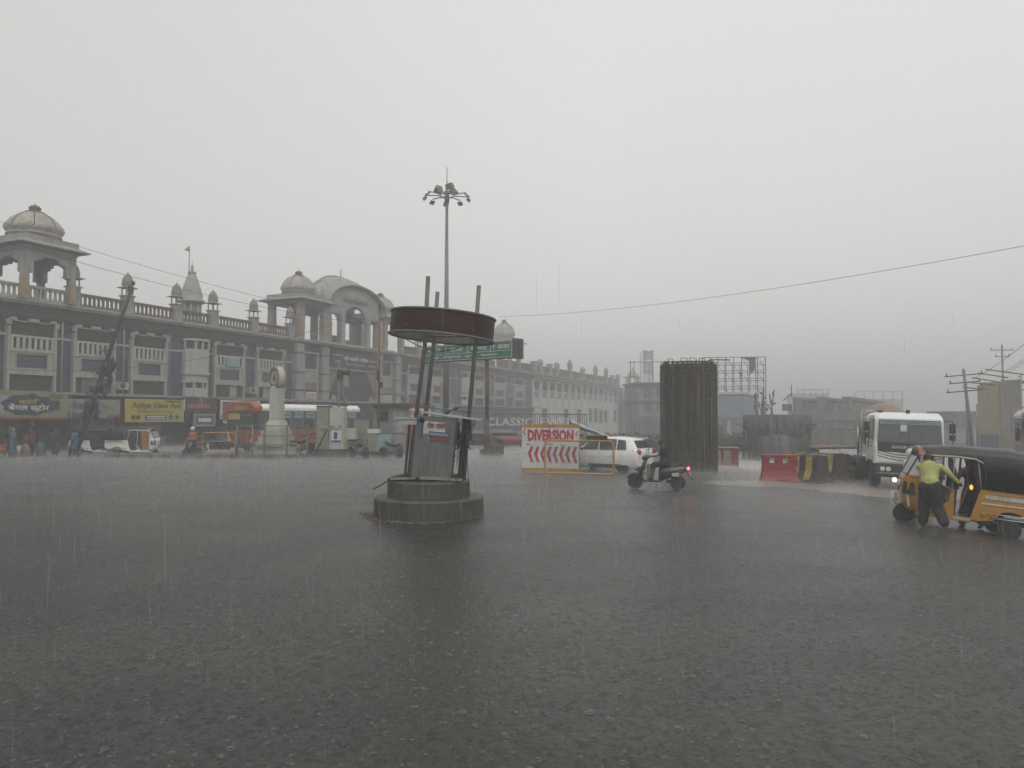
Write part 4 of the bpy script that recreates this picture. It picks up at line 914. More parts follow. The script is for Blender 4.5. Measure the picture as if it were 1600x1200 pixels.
b = MB(); b.box((-0.95, -0.03, 1.22), (0.22, 0.012, 0.05)); b.box((0.55, -0.03, 1.2), (0.2, 0.012, 0.04)); b.build('orange_mark', 'print_orange', face)
b = MB(); b.box((0, -0.04, 2.0), (0.36, 0.012, 0.04)); b.box((0, -0.03, 1.22), (0.3, 0.012, 0.03)); b.build('red_mark', 'print_red', face)
b = MB(); [b.cyl((x, -0.03, 1.86), (x, -0.036, 1.86), 0.018, n=6) for x in (-0.9, -0.6, -0.3, 0.3, 0.6, 0.9)]; b.build('rivet', 'print_black', face)
b = MB(); [b.cyl((x, 0.05, 0), (x, 0.05, 2.15), 0.03, n=6) for x in (-1.22, 1.24)]; [b.cyl((x, 0.05, 1.4), (x, 0.75, 0), 0.025, n=6) for x in (-1.0, 1.0)]; b.build('support', 'paint_yellow', dv)
t = barricade('mesh_barricade', 'rusty yellow pipe barricade with wire mesh in front of the DIVERSION board', 'barricade', (gx(904, 29.3), 29.3, 0), -0.28, 2.75, 1.45, 'paint_yellow', r=0.04, mesh=True)
b = MB(); b.box((0.72, 0, 1.56), (0.82, 0.03, 0.2)); pf = b.build('top_plate', 'glass_dark', t); b = MB()
for z in (1.46, 1.66): b.cyl((0.3, -0.02, z), (1.14, -0.02, z), 0.015, n=5)
for x in (0.3, 1.14): b.cyl((x, -0.02, 1.45), (x, -0.02, 1.67), 0.015, n=5)
b.build('plate_frame', 'paint_yellow', t)

# ------------------------------------------------------------------ wheels and vehicles
def wheel(par, name, c, r, w_, rim_r, axis='y', rim_m='rim', n=28, face=-1, spokes=0):
    b = MB(); pr = [(rim_r, -w_ / 2), (r * 0.93, -w_ / 2), (r, -w_ * 0.3), (r, w_ * 0.3), (r * 0.93, w_ / 2), (rim_r, w_ / 2)]
    mx = Matrix.Rotation(pi / 2, 4, 'X')
    b.lathe(pr, n, mx=mx); o = b.build(name, 'rubber', par, c)
    b = MB(); q = rim_r
    if spokes:
        b.torus((0, 0, 0), q * 0.95, q * 0.08, 'y', n, 6)
        for k in range(spokes): a = 2 * pi * k / spokes; b.cyl((0, 0, 0), (q * 0.95 * cos(a), 0, q * 0.95 * sin(a)), q * 0.06, n=5)
        b.cyl((0, -w_ * 0.5, 0), (0, w_ * 0.5, 0), q * 0.25, n=10)
    else:
        b.lathe([(0, -w_ * 0.18), (q * 0.25, -w_ * 0.3), (q * 0.3, -w_ * 0.12), (q * 0.72, -w_ * 0.1), (q * 0.8, -w_ * 0.42), (q * 1.0, -w_ * 0.48), (q * 1.0, w_ * 0.48), (q * 0.8, w_ * 0.42), (q * 0.72, w_ * 0.1), (q * 0.3, w_ * 0.12), (q * 0.25, w_ * 0.3), (0, w_ * 0.18)], n, mx=mx)
    b.build('rim', rim_m, o)
    if not spokes:
        b = MB()
        for s in (-1, 1):
            b.cyl((0, s * w_ * 0.1, 0), (0, s * w_ * 0.36, 0), q * 0.3, n=10)
            for k in range(5): a = 2 * pi * k / 5; b.cyl((q * .5 * cos(a), s * w_ * 0.11, q * .5 * sin(a)), (q * .5 * cos(a), s * w_ * 0.14, q * .5 * sin(a)), q * 0.1, n=6)
        b.build('hub', 'black_plastic', o)
    return o

def auto_rickshaw(label, loc, rot, body='auto_orange', trim='auto_beige', cap='bus_orange', detail=True, curtain=None, group=None, canopy='black_canvas'):
    t = thing('auto_rickshaw', label, 'autorickshaw', loc, rot=rot, group=group)
    b = MB()
    # floor and side sills
    b.bb(-2.05, 0.95, -0.58, 0.58, 0.30, 0.36)
    b.build('floor', 'black_plastic', t)
    hb = MB()
    # rear tub: hollow sides, seat back
    prof = [(-0.40, 0.33), (-0.62, 1.08), (-2.18, 1.08), (-2.24, 0.70), (-2.12, 0.42), (-1.72, 0.40)] + [(-1.37 + 0.34 * cos(a), 0.40 + 0.13 * sin(a)) for a in (0.0, 0.0)][:0] + [(-1.72, 0.44), (-1.60, 0.58), (-1.37, 0.62), (-1.14, 0.58), (-1.02, 0.44), (-1.0, 0.38), (-0.6, 0.33)]
    for s in (-1, 1): hb.prism(prof, 'y', s * 0.66, s * 0.60)
    hb.bb(-2.2, -2.1, -0.6, 0.6, 0.5, 1.08)
    tub = hb.build('rear_body', body, t, bev=0.012)
    for s in (-1, 1):
        q = MB(); q.bb(-2.15, -0.72, s * 0.66, s * 0.672, 0.86, 0.95); q.build('stripe', 'white_dirty', tub); q = MB(); q.bb(-2.15, -0.66, s * 0.66, s * 0.675, 0.735, 0.765); q.build('stripe', 'cloth_white', tub)
        q = MB(); q.bb(-2.1, -1.0, s * 0.66, s * 0.67, 0.965, 1.05); q.build('painted_panel', 'paint_yellow', tub)
    # mid panel and driver bulkhead
    q = MB()
    for s in (-1, 1): q.prism([(0.34, 0.32), (0.26, 0.62), (0.14, 0.70), (0.12, 0.98), (0.02, 0.98), (-0.02, 0.32)], 'y', s * 0.64, s * 0.59)
    q.bb(0.0, 0.05, -0.59, 0.59, 0.36, 0.98); q.build('side_panel', body, t, bev=0.01)
    for s in (-1, 1): q = MB(); q.bb(-0.42, 0.92, s * 0.64 - 0.03, s * 0.64 + 0.03, 0.28, 0.36); q.build('sill', body, t)
    q = MB(); q.bb(-0.42, 0.0, 0.6, 0.69, 0.31, 0.37); q.build('step_plate', 'auto_beige', t)
    q = MB()
    for s in (-1, 1): q.prism([(-0.44, 0.36), (-0.64, 1.06), (-2.1, 1.06), (-2.1, 0.5), (-1.75, 0.5), (-1.6, 0.66), (-1.1, 0.66), (-0.95, 0.45), (-0.9, 0.36)], 'y', s * 0.592, s * 0.575)
    q.bb(-0.82, -0.74, -0.575, 0.575, 0.36, 1.0); q.bb(-0.06, -0.02, -0.575, 0.575, 0.38, 1.25); q.build('dark_cabin_fill', 'black_plastic', t)  # black panels added to make the cabin interior dark
    q = MB(); q.slab([(-0.6, 0.60, 0.9), (-2.0, 0.60, 0.9), (-2.0, 0.62, 1.8), (-0.35, 0.62, 1.75)], 0.01); q.build('dark_cabin_sheet', 'black_canvas', t)  # black sheet added to darken the passenger space
    # nose
    q = MB(); secs = []
    for z, xf, wf, xr, wr in ((0.36, 1.12, 0.16, 0.86, 0.52), (0.55, 1.22, 0.24, 0.88, 0.60), (0.85, 1.27, 0.27, 0.89, 0.64), (1.08, 1.27, 0.30, 0.89, 0.64), (1.2, 1.22, 0.36, 0.89, 0.64)):
        secs.append([(xf, -wf, z), (xf, wf, z), ((xf + xr) / 2 + 0.08, (wf + wr) / 2 + 0.05, z), (xr, wr, z), (xr - 0.05, wr, z), (xr - 0.05, -wr, z), (xr, -wr, z), ((xf + xr) / 2 + 0.08, -(wf + wr) / 2 - 0.05, z)])
    q.loft(secs, smooth=False); nose = q.build('nose', body, t, bev=0.02)
    for s in (-1, 1):
        q = MB(); q.box((0, 0, 0), (0.36, 0.07, 0.30), top=(.9, 1)); q.build('headlight', 'black_plastic', nose, (1.13, s * 0.475, 0.88), (0, 0, -s * 0.76), bev=.02)
        q = MB(); q.box((0, 0, 0), (0.2, 0.02, 0.05)); q.build('sticker', 'banner_red', nose, (1.1, s * 0.515, 1.15), (0, 0, -s * 0.75)); q = MB(); q.box((0, 0, 0), (0.05, 0.02, 0.34)); q.build('stripe', 'print_white', nose, (1.12, s * 0.49, 0.62), (0, 0.25, -s * 0.7))
    q = MB(); q.ball((1.3, 0, 0.95), (0.05, 0.09, 0.09)); q.build('lamp', 'rim', nose)
    # windscreen frame and pane
    q = MB()
    for s in (-1, 1): q.tube([(1.2, s * 0.46, 1.18), (1.05, s * 0.50, 1.5), (0.93, s * 0.52, 1.74)], 0.02, 6)
    q.tube([(1.2, -0.46, 1.2), (1.2, 0.46, 1.2)], 0.02, 6); ws = q.build('windscreen_frame', 'black_plastic', t)
    q = MB(); q.slab([(1.19, -0.45, 1.21), (1.19, 0.45, 1.21), (0.94, 0.5, 1.73), (0.94, -0.5, 1.73)], 0.008); q.build('pane', 'glass_grey', ws)
    q = MB()
    for s in (-1, 1): q.slab([(1.18, s * 0.46, 1.2), (0.93, s * 0.52, 1.70), (0.90, s * 0.60, 1.2)], 0.006)
    q.build('side_flap', 'poly_sheet', ws)
    q = MB(); q.tube([(0.3, -0.45, 1.15), (1.02, 0, 1.12), (1.02, 0, 0.7)], 0.02, 6); q.tube([(0.72, -0.35, 1.1), (0.78, 0, 1.14), (0.72, 0.35, 1.1)], 0.016, 6); q.build('handlebar', 'black_plastic', t)
    q = MB(); q.bb(-0.1, 0.38, -0.5, 0.5, 0.56, 0.7); q.bb(0.02, 0.36, -0.48, 0.48, 0.36, 0.56); q.build('driver_seat', 'black_plastic', t, bev=0.03)
    q = MB(); q.bb(-1.5, -0.75, -0.56, 0.56, 0.55, 0.72); q.bb(-1.6, -1.45, -0.56, 0.56, 0.7, 1.2); q.build('passenger_seat', 'maroon', t, bev=0.03)
    # posts
    q = MB()
    for s in (-1, 1):
        q.tube([(0.86, s * 0.63, 0.34), (0.885, s * 0.64, 1.15), (0.90, s * 0.62, 1.74)], 0.022, 6); q.tube([(0.08, s * 0.64, 0.9), (0.08, s * 0.63, 1.78)], 0.02, 6); q.tube([(-0.62, s * 0.65, 1.08), (-0.54, s * 0.64, 1.45), (-0.46, s * 0.62, 1.8)], 0.018, 6)
    q.build('post', trim, t)
    for bb_ in ((0.6, 0.64, 0.58, 0.62, 1.1, 1.76), (-0.1, -0.05, 0.56, 0.6, 1.0, 1.78), (-0.22, -0.19, -0.6, -0.56, 1.0, 1.78)): q = MB(); q.bb(*bb_); q.build('inner_post', 'black_plastic', t)
    # canopy
    q = MB(); secs = []
    for x, zt_, zb_, hw in ((0.98, 1.80, 1.72, 0.54), (0.96, 1.88, 1.70, 0.58), (0.6, 1.93, 1.71, 0.63), (0.0, 1.99, 1.74, 0.66), (-0.45, 2.0, 1.74, 0.67), (-0.60, 2.0, 1.70, 0.68), (-0.64, 2.0, 1.07, 0.68), (-1.2, 2.02, 1.06, 0.69), (-1.9, 1.96, 1.06, 0.69), (-2.14, 1.82, 1.06, 0.67), (-2.24, 1.5, 1.06, 0.64)):
        e = 0.10; secs.append([(x, -hw, zb_), (x, -hw, zt_ - 0.2), (x, -hw + 0.05, zt_ - 0.09), (x, -hw * 0.7, zt_ - 0.02), (x, 0, zt_ + 0.02), (x, hw * 0.7, zt_ - 0.02), (x, hw - 0.05, zt_ - 0.09), (x, hw, zt_ - 0.2), (x, hw, zb_), (x, hw - 0.03, zb_), (x, hw - 0.12, zt_ - 0.14), (x, 0, zt_ - 0.04), (x, -hw + 0.12, zt_ - 0.14), (x, -hw + 0.03, zb_)])
    q.loft(secs, smooth=True, caps=True); cp = q.build('canopy', canopy, t)
    q = MB(); q.loft([[(x, y * 1.02, z + 0.004 if z > 1.75 else z) for x, y, z in s_[:9]] + [(x, y * 1.02, z - 0.01) for x, y, z in s_[8::-1]] for s_ in (secs[1], [(a[0] - 0.26, a[1] * 1.04, a[2] + 0.02) for a in secs[1]])], smooth=False); q.build('front_cap', cap, cp)
    for s in (-1, 1): 
        q = MB(); q.tube([(0.97, s * 0.6, 1.71), (0.6, s * 0.645, 1.715), (0.0, s * 0.675, 1.745), (-0.4, s * 0.69, 1.735), (-0.60, s * 0.70, 1.66)], 0.028, 6); q.build('piping', trim, cp)
    if curtain:
        for s in (-1, 1): q = MB(); q.prism([(0.88, 0.36), (0.94, 1.0), (0.90, 1.6), (0.62, 1.74), (0.3, 1.72), (0.42, 1.2), (0.4, 0.36)], 'y', s * 0.65, s * 0.67); q.build('curtain', curtain, t)
        for s in (-1, 1): q = MB(); q.prism([(0.3, 0.4), (0.3, 1.72), (-0.6, 1.72), (-0.55, 0.7), (-0.3, 0.4)], 'y', s * 0.62, s * 0.64); q.build('rain_curtain', 'black_canvas', t)
    else:
        q = MB(); q.prism([(-0.02, 1.74), (-0.12, 1.74), (-0.34, 1.22), (-0.26, 1.2), (-0.05, 1.45)], 'y', -0.62, -0.6); q.build('plastic_flap', 'poly_sheet', t)
        q = MB(); q.slab([(0.05, -0.63, 1.02), (0.84, -0.63, 1.0), (0.84, -0.6, 1.68), (0.05, -0.6, 1.7)], 0.006); q.build('plastic_curtain', M['poly_clear'], t)
    # rub rails
    q = MB()
    for s in (-1, 1):
        for z in (0.44, 0.53): q.tube([(-0.86, s * 0.70, z), (-2.1, s * 0.70, z), (-2.28, s * 0.5, z)], 0.012, 6)
        for x in (-0.9, -1.3, -1.7, -2.05): q.tube([(x, s * 0.70, 0.44), (x, s * 0.70, 0.55)], 0.01, 5)
    q.build('side_guard', 'chrome', t)
    q = MB()
    for s in (-1, 1): q.ball((-0.72, s * 0.68, 0.5), (0.06, 0.03, 0.05))
    q.build('side_lamp', 'print_orange', t)
    # wheels
    wheel(t, 'wheel', (1.13, 0, 0.22), 0.225, 0.13, 0.14)
    for s in (-1, 1): wheel(t, 'wheel', (-1.37, s * 0.62, 0.225), 0.235, 0.14, 0.16)
    q = MB(); q.tube([(-1.37, -0.5, 0.24), (-1.37, 0.5, 0.24)], 0.05, 8); q.bb(-1.7, -1.0, -0.25, 0.25, 0.22, 0.4); q.build('axle', 'black_plastic', t)
    q = MB(); sec = []
    for k in range(7):
        a = pi * (0.12 + 0.72 * k / 6); x = 1.13 + 0.27 * cos(a); z = 0.22 + 0.29 * sin(a); sec.append([(x, -0.09, z - 0.03), (x, 0.09, z - 0.03), (x, 0.07, z + 0.02), (x, -0.07, z + 0.02)])
    q.loft(sec); q.build('front_mudguard', 'paint_yellow' if body == 'auto_orange' else body, t)
    q = MB(); q.tube([(1.13, 0.09, 0.22), (1.1, 0.1, 0.45), (1.02, 0.05, 0.75)], 0.03, 6); q.tube([(1.13, -0.09, 0.22), (1.1, -0.1, 0.45), (1.02, -0.05, 0.75)], 0.03, 6); q.build('fork', 'black_plastic', t)
    q = MB(); q.torus((1.33, 0.0, 0.62), 0.1, 0.008, 'x', 16, 5); q.tube([(1.28, 0.25, 0.4), (1.40, 0.2, 0.5), (1.38, 0, 0.72), (1.40, -0.2, 0.5), (1.28, -0.25, 0.4)], 0.01, 5); q.build('front_guard', 'black_plastic', t)
    q = MB(); q.tube([(0.7, 0.5, 0.32), (0.8, 0.55, 0.2), (0.92, 0.5, 0.22), (0.9, 0.45, 0.32)], 0.012, 5); q.build('hanging_cable', 'cable', t)
    if detail:
        q = MB(); q.tube([(0.93, 0.62, 1.72), (0.98, 0.74, 1.66)], 0.01, 5); q.ball((0.98, 0.77, 1.62), (0.02, 0.05, 0.08)); q.build('mirror', 'black_plastic', t)
    return t
pc = bpy.data.materials.new('poly_clear'); pc.use_nodes = True; pn = pc.node_tree; pn.nodes.clear()
o_ = pn.nodes.new('ShaderNodeOutputMaterial'); tr = pn.nodes.new('ShaderNodeBsdfTransparent'); df = pn.nodes.new('ShaderNodeBsdfPrincipled'); df.inputs['Base Color'].default_value = (0.6, 0.62, 0.63, 1); df.inputs['Roughness'].default_value = 0.2
ms = pn.nodes.new('ShaderNodeMixShader'); nz = pn.nodes.new('ShaderNodeTexNoise'); nz.inputs['Scale'].default_value = 6; rr_ = pn.nodes.new('ShaderNodeMapRange'); rr_.inputs[1].default_value = .35; rr_.inputs[2].default_value = .7; rr_.inputs[3].default_value = .2; rr_.inputs[4].default_value = .5
pn.links.new(nz.outputs[0], rr_.inputs[0]); pn.links.new(rr_.outputs[0], ms.inputs[0]); pn.links.new(tr.outputs[0], ms.inputs[1]); pn.links.new(df.outputs[0], ms.inputs[2]); pn.links.new(ms.outputs[0], o_.inputs[0]); M['poly_clear'] = pc

ax, ay, bx_, by_ = gx(1411, 18.15), 18.15, gx(1573, 17.55), 17.55
mxp, myp = ax + (bx_ - ax) * 1.13 / 2.5, ay + (by_ - ay) * 1.13 / 2.5
za, zb_ = gz(ax, ay), gz(bx_, by_)
pitch = -atan2(za - zb_, 2.5)
RK = auto_rickshaw('orange yellow autorickshaw with a black canvas hood being pushed through the water', (mxp - .16, myp, za + (zb_ - za) * 1.13 / 2.5), (0.0, pitch, atan2(ay - by_, ax - bx_) - 0.08))
RK.scale = (.83, 1, 1)
for c_ in kids(RK):
    if c_.name.startswith('wheel'): c_.scale = (1 / .83, 1, 1)
q = auto_rickshaw('parked white autorickshaw with an orange curtain at its nose, right one of the pair', (gx(221, 46.2), 46.2, 0), (0, 0, 0.02), body='vehicle_white', trim='vehicle_white', cap='cloth_orange', curtain='cloth_orange')
q.scale = (0.86, 0.9, 0.9)
q = auto_rickshaw('parked white autorickshaw behind the one with the orange curtain, dark hood', (gx(161, 46.4), 46.4, 0), (0, 0, 0.0), body='vehicle_white', trim='black_plastic', cap='black_canvas', curtain='black_canvas')
q.scale = (0.78, 0.9, 0.88)

# scooter
def scooter(label, loc, rz, m='black_paint', lit=True, group=None):
    t = thing('scooter', label, 'scooter', loc, rz, group)
    for x in (0.66, -0.66): wheel(t, 'wheel', (x, 0, 0.235), 0.235, 0.10, 0.15, rim_m='black_plastic', spokes=5)
    b = MB(); sec = []
    for z, xf, w_, d in ((0.26, 0.44, 0.16, 0.05), (0.4, 0.50, 0.19, 0.06), (0.62, 0.46, 0.22, 0.09), (0.82, 0.37, 0.20, 0.12), (0.98, 0.30, 0.12, 0.10)):
        sec.append([(xf + d * 0.6, 0, z), (xf, w_, z), (xf - 0.05, w_ * 0.95, z), (xf - 0.06, 0, z), (xf - 0.05, -w_ * 0.95, z), (xf, -w_, z)])
    b.loft(sec); b.build('front_apron', m, t)
    b = MB(); b.bb(-0.18, 0.46, -0.15, 0.15, 0.24, 0.30); b.build('floorboard', 'black_plastic', t, bev=0.02)
    b = MB(); sec = []
    for x, z0, z1, w_ in ((-0.08, 0.28, 0.62, 0.13), (-0.2, 0.30, 0.72, 0.17), (-0.5, 0.40, 0.74, 0.18), (-0.8, 0.52, 0.76, 0.14), (-0.98, 0.62, 0.76, 0.07)):
        sec.append([(x, -w_ * .8, z0), (x, -w_, (z0 + z1) / 2), (x, -w_ * .8, z1), (x, w_ * .8, z1), (x, w_, (z0 + z1) / 2), (x, w_ * .8, z0)])
    b.loft(sec); rb = b.build('rear_body', m, t)
    b = MB()
    for s in (-1, 1): b.tube([(-0.2, s * 0.185, 0.56), (-0.5, s * 0.195, 0.63), (-0.85, s * 0.15, 0.68)], 0.008, 5); b.tube([(-0.3, s * 0.18, 0.46), (-0.6, s * 0.18, 0.55), (-0.85, s * 0.14, 0.6)], 0.006, 5)
    b.build('trim_line', 'chrome', rb)
    b = MB(); sec = []
    for x, z, w_ in ((-0.1, 0.70, 0.09), (-0.2, 0.77, 0.14), (-0.45, 0.79, 0.15), (-0.7, 0.81, 0.13), (-0.82, 0.80, 0.08)):
        sec.append([(x, -w_, z - 0.07), (x, -w_ * .9, z), (x, w_ * .9, z), (x, w_, z - 0.07)])
    b.loft(sec); b.build('seat', 'rubber', t)
    b = MB(); b.tube([(-0.7, -0.12, 0.78), (-0.95, -0.1, 0.86), (-0.99, 0, 0.88), (-0.95, 0.1, 0.86), (-0.7, 0.12, 0.78)], 0.014, 6); b.build('grab_rail', 'black_plastic', t)
    b = MB(); b.ball((-0.97, 0, 0.68), (0.06, 0.10, 0.05), 12, 8); b.build('tail_light', 'tail_lit' if lit else 'lens_red', t)
    b = MB(); b.bb(-0.72, -0.5, 0.2, 0.21, 0.44, 0.54); b.build('side_plate', 'white_dirty', t)
    b = MB(); b.box((-1.02, 0, 0.50), (0.03, 0.2, 0.12)); b.build('number_plate', 'white_dirty', t)
    b = MB(); b.slab([(-0.9, -0.09, 0.62), (-0.9, 0.09, 0.62), (-1.12, 0.08, 0.34), (-1.12, -0.08, 0.34)], 0.02); b.build('rear_mudguard', 'black_plastic', t)
    b = MB(); b.tube([(-0.66, -0.1, 0.24), (-0.3, -0.12, 0.26)], 0.05, 8); b.cyl((-0.75, -0.17, 0.3), (-0.35, -0.17, 0.26), 0.05, 0.03); b.build('engine', 'black_plastic', t)
    b = MB(); b.tube([(0.66, 0.07, 0.235), (0.52, 0.06, 0.5), (0.4, 0.0, 0.85), (0.3, 0, 1.02)], 0.025, 6); b.tube([(0.66, -0.07, 0.235), (0.52, -0.06, 0.5)], 0.025, 6); b.build('fork', 'black_plastic', t)
    b = MB(); sec = []
    for k in range(7): a = pi * (0.15 + 0.75 * k / 6); x = 0.66 + 0.28 * cos(a); z = 0.235 + 0.28 * sin(a); sec.append([(x, -0.075, z - 0.05), (x, 0, z + 0.02), (x, 0.075, z - 0.05), (x, 0, z - 0.01)])
    b.loft(sec); b.build('front_mudguard', m, t)
    b = MB(); b.tube([(0.18, -0.33, 1.02), (0.27, -0.15, 1.05), (0.31, 0, 1.04), (0.27, 0.15, 1.05), (0.18, 0.33, 1.02)], 0.016, 6); b.ball((0.32, 0, 1.0), (0.1, 0.15, 0.08)); hbk = b.build('handlebar', m, t)
    for s in (-1, 1):
        b = MB(); b.tube([(0.27, s * 0.2, 1.05), (0.26, s * 0.27, 1.2)], 0.008, 5); b.ball((0.26, s * 0.29, 1.24), (0.02, 0.05, 0.035)); b.build('mirror', 'black_plastic', hbk)
    b = MB(); b.ball((0.41, 0, 0.98), (0.04, 0.09, 0.06)); b.build('headlight', 'glass_grey', hbk)
    b = MB(); b.tube([(-0.05, 0.12, 0.26), (0.0, 0.22, 0.05)], 0.01, 5); b.build('stand', 'black_plastic', t)
    return t
SCX, SCY, SRZ = gx(1024.5, 24.5), 24.5, radians(163)
scooter('black scooter with a glowing red tail light ridden past the rebar pier', (SCX, SCY, gz(SCX, SCY)), SRZ).scale = (1.05, 1.05, 1.05)

def motorbike(label, loc, rz, group=None, m='black_paint'):
    t = thing('motorcycle', label, 'motorcycle', loc, rz, group)
    for x in (0.66, -0.62): wheel(t, 'wheel', (x, 0, 0.30), 0.30, 0.09, 0.22, rim_m='black_plastic', spokes=6)
    b = MB(); b.ball((0.14, 0, 0.82), (0.28, 0.14, 0.13)); b.build('fuel_tank', m, t)
    b = MB(); b.loft([[(x, -w_, z - .08), (x, -w_, z), (x, w_, z), (x, w_, z - .08)] for x, z, w_ in ((-0.05, 0.8, .09), (-0.3, 0.79, .13), (-0.6, 0.84, .12), (-0.85, 0.88, .06))]); b.build('seat', 'rubber', t)
    b = MB(); b.ball((0.08, 0, 0.45), (0.2, 0.14, 0.2)); b.cyl((0.1, -0.1, 0.4), (0.1, 0.1, 0.4), 0.13); b.tube([(0.2, 0.12, 0.35), (0.1, 0.14, 0.22), (-0.3, 0.15, 0.25), (-0.75, 0.16, 0.36)], 0.035, 6); b.build('engine', 'galv', t)
    b = MB(); b.tube([(0.38, 0, 0.95), (0.1, 0, 0.68), (-0.3, 0, 0.7), (-0.8, 0, 0.8)], 0.025, 6); b.tube([(0.4, 0, 0.85), (0.3, 0, 0.4), (0, 0, 0.25), (-0.3, 0, 0.35)], 0.02, 6); b.tube([(-0.62, 0.1, 0.3), (-0.15, 0.1, 0.33)], 0.025, 6); b.build('frame', 'black_plastic', t)
    b = MB(); [b.tube([(0.66, s * 0.08, 0.3), (0.42, s * 0.08, 0.98)], 0.022, 6) for s in (-1, 1)]; b.build('fork', 'galv', t)
    b = MB(); b.tube([(0.22, -0.36, 1.05), (0.34, -0.2, 1.08), (0.4, 0, 1.02), (0.34, 0.2, 1.08), (0.22, 0.36, 1.05)], 0.015, 6); hbk = b.build('handlebar', 'black_plastic', t)
    for s in (-1, 1): b = MB(); b.tube([(0.33, s * 0.22, 1.08), (0.3, s * 0.3, 1.24)], 0.008, 5); b.ball((0.3, s * 0.32, 1.28), (0.02, 0.065, 0.045)); b.build('mirror', 'chrome', hbk)
    b = MB(); b.ball((0.5, 0, 0.9), (0.08, 0.1, 0.1)); b.build('headlight', 'glass_grey', t); b = MB(); b.ball((-0.88, 0, 0.8), (0.05, 0.07, 0.04)); b.build('tail_light', 'lens_red', t)
    b = MB(); b.loft([[(0.66 + .34 * cos(a), -.06, .3 + .34 * sin(a)), (0.66 + .34 * cos(a), .06, .3 + .34 * sin(a)), (0.66 + .36 * cos(a), 0, .3 + .36 * sin(a))] for a in (0.2, 0.7, 1.2, 1.8, 2.4)]); b.build('front_mudguard', m, t)
    b = MB(); b.slab([(-0.75, -.07, .72), (-0.75, .07, .72), (-1.0, .07, .4), (-1.0, -.07, .4)], .02); b.build('rear_mudguard', 'black_plastic', t)
    return t
motorbike('black motorcycle parked nose right beside the tan boxes, mirror catching light', (gx(562, 42.3), 42.3, 0), -0.75)
motorbike('dark motorcycle parked in front of the grey kiosk shed', (gx(612, 42.6), 42.6, 0), 2.5)
motorbike('dark motorcycle standing behind the steel railing beside the monument', (gx(473, 44.0), 44.0, 0.15), 1.0)
s_ = scooter('parked scooter left of the yellow barricade under the black fascia', (gx(304, 44.4), 44.4, 0), -1.9, lit=False)

# hatchback
def hatchback():
    H_ = thing('hatchback_car', 'white hatchback with red tail lamps behind the mesh barricade', 'car', (gx(948, 32.6), 32.6, gz(gx(948, 32.6), 32.6)), radians(141))
    W = 0.83
    def sec(x, zl, zb_, zr, wr, k=1.0):
        w = W * k; return [(x, -w * .9, zl), (x, -w, zl + .18), (x, -w, zb_ - .2), (x, -w * .96, zb_), (x, -wr, zr - .04), (x, -wr * .8, zr), (x, wr * .8, zr), (x, wr, zr - .04), (x, w * .96, zb_), (x, w, zb_ - .2), (x, w, zl + .18), (x, w * .9, zl)]
    b = MB(); b.loft([sec(-1.97, .34, .84, .90, .70, .93), sec(-1.93, .28, .94, 1.02, .70, .98), sec(-1.86, .24, .96, 1.06, .67), sec(-1.62, .22, .96, 1.40, .57), sec(-1.25, .2, .96, 1.50, .59), sec(-.5, .2, .95, 1.54, .61), sec(.2, .2, .94, 1.50, .60), sec(.55, .2, .93, 1.38, .6), sec(1.0, .2, .92, .99, .72), sec(1.6, .22, .86, .9, .7, .97), sec(1.86, .28, .72, .76, .6, .86)])
    bd = b.build('body', 'vehicle_white', H_, bev=.05)
    for s in (-1, 1):
        b = MB(); b.slab([(-1.42, s * .775, 1.01), (-.98, s * .79, 1.0), (-.98, s * .655, 1.42), (-1.32, s * .65, 1.40)][::s], .02); b.slab([(-.9, s * .79, 1.0), (-.1, s * .79, .99), (-.1, s * .65, 1.45), (-.9, s * .655, 1.44)][::s], .02); b.slab([(-.02, s * .79, .99), (.82, s * .78, .99), (.45, s * .66, 1.36), (-.02, s * .65, 1.45)][::s], .02); b.build('side_window', 'glass_dark', H_)
        for x in (-1.22, 1.2): wheel(H_, 'wheel', (x, s * .72, .29), .29, .2, .2, rim_m='rim')
        b = MB(); b.slab([(-1.90, s * .5, .78), (-1.905, s * .78, .80), (-1.72, s * .81, 1.0), (-1.82, s * .55, 1.02)][::-s], .05); b.ball((-1.93, s * .62, .92), (.08, .17, .12)); b.build('tail_lamp', 'lens_red', H_)
        b = MB(); b.ball((.72, s * .93, 1.0), (.06, .1, .07)); b.build('mirror', 'black_plastic', H_)
        b = MB(); b.box((-.4, s * .84, .32), (1.6, .03, .14)); b.build('side_cladding', 'black_plastic', H_)
    b = MB(); b.slab([(-1.87, -.58, 1.08), (-1.65, -.5, 1.385), (-1.65, .5, 1.385), (-1.87, .58, 1.08)], .02); b.build('rear_window', 'glass_grey', H_)
    b = MB(); b.slab([(.95, -.6, 1.04), (.95, .6, 1.04), (.5, .52, 1.42), (.5, -.52, 1.42)], .02); b.build('windscreen', 'glass_dark', H_)
    b = MB(); b.box((-1.945, 0, .62), (.02, .5, .12)); b.build('number_plate', 'white_dirty', H_); b = MB(); b.box((-1.93, 0, .36), (.06, 1.4, .14)); b.build('bumper_insert', 'black_plastic', H_)
    b = MB(); b.box((-1.93, .2, .78), (.03, .26, .03)); b.box((-1.93, -.3, .78), (.03, .2, .03)); b.build('badge', 'chrome', H_)
    b = MB(); b.box((-1.72, 0, 1.49), (.12, .9, .03)); b.build('spoiler', 'vehicle_white', H_)
hatchback()
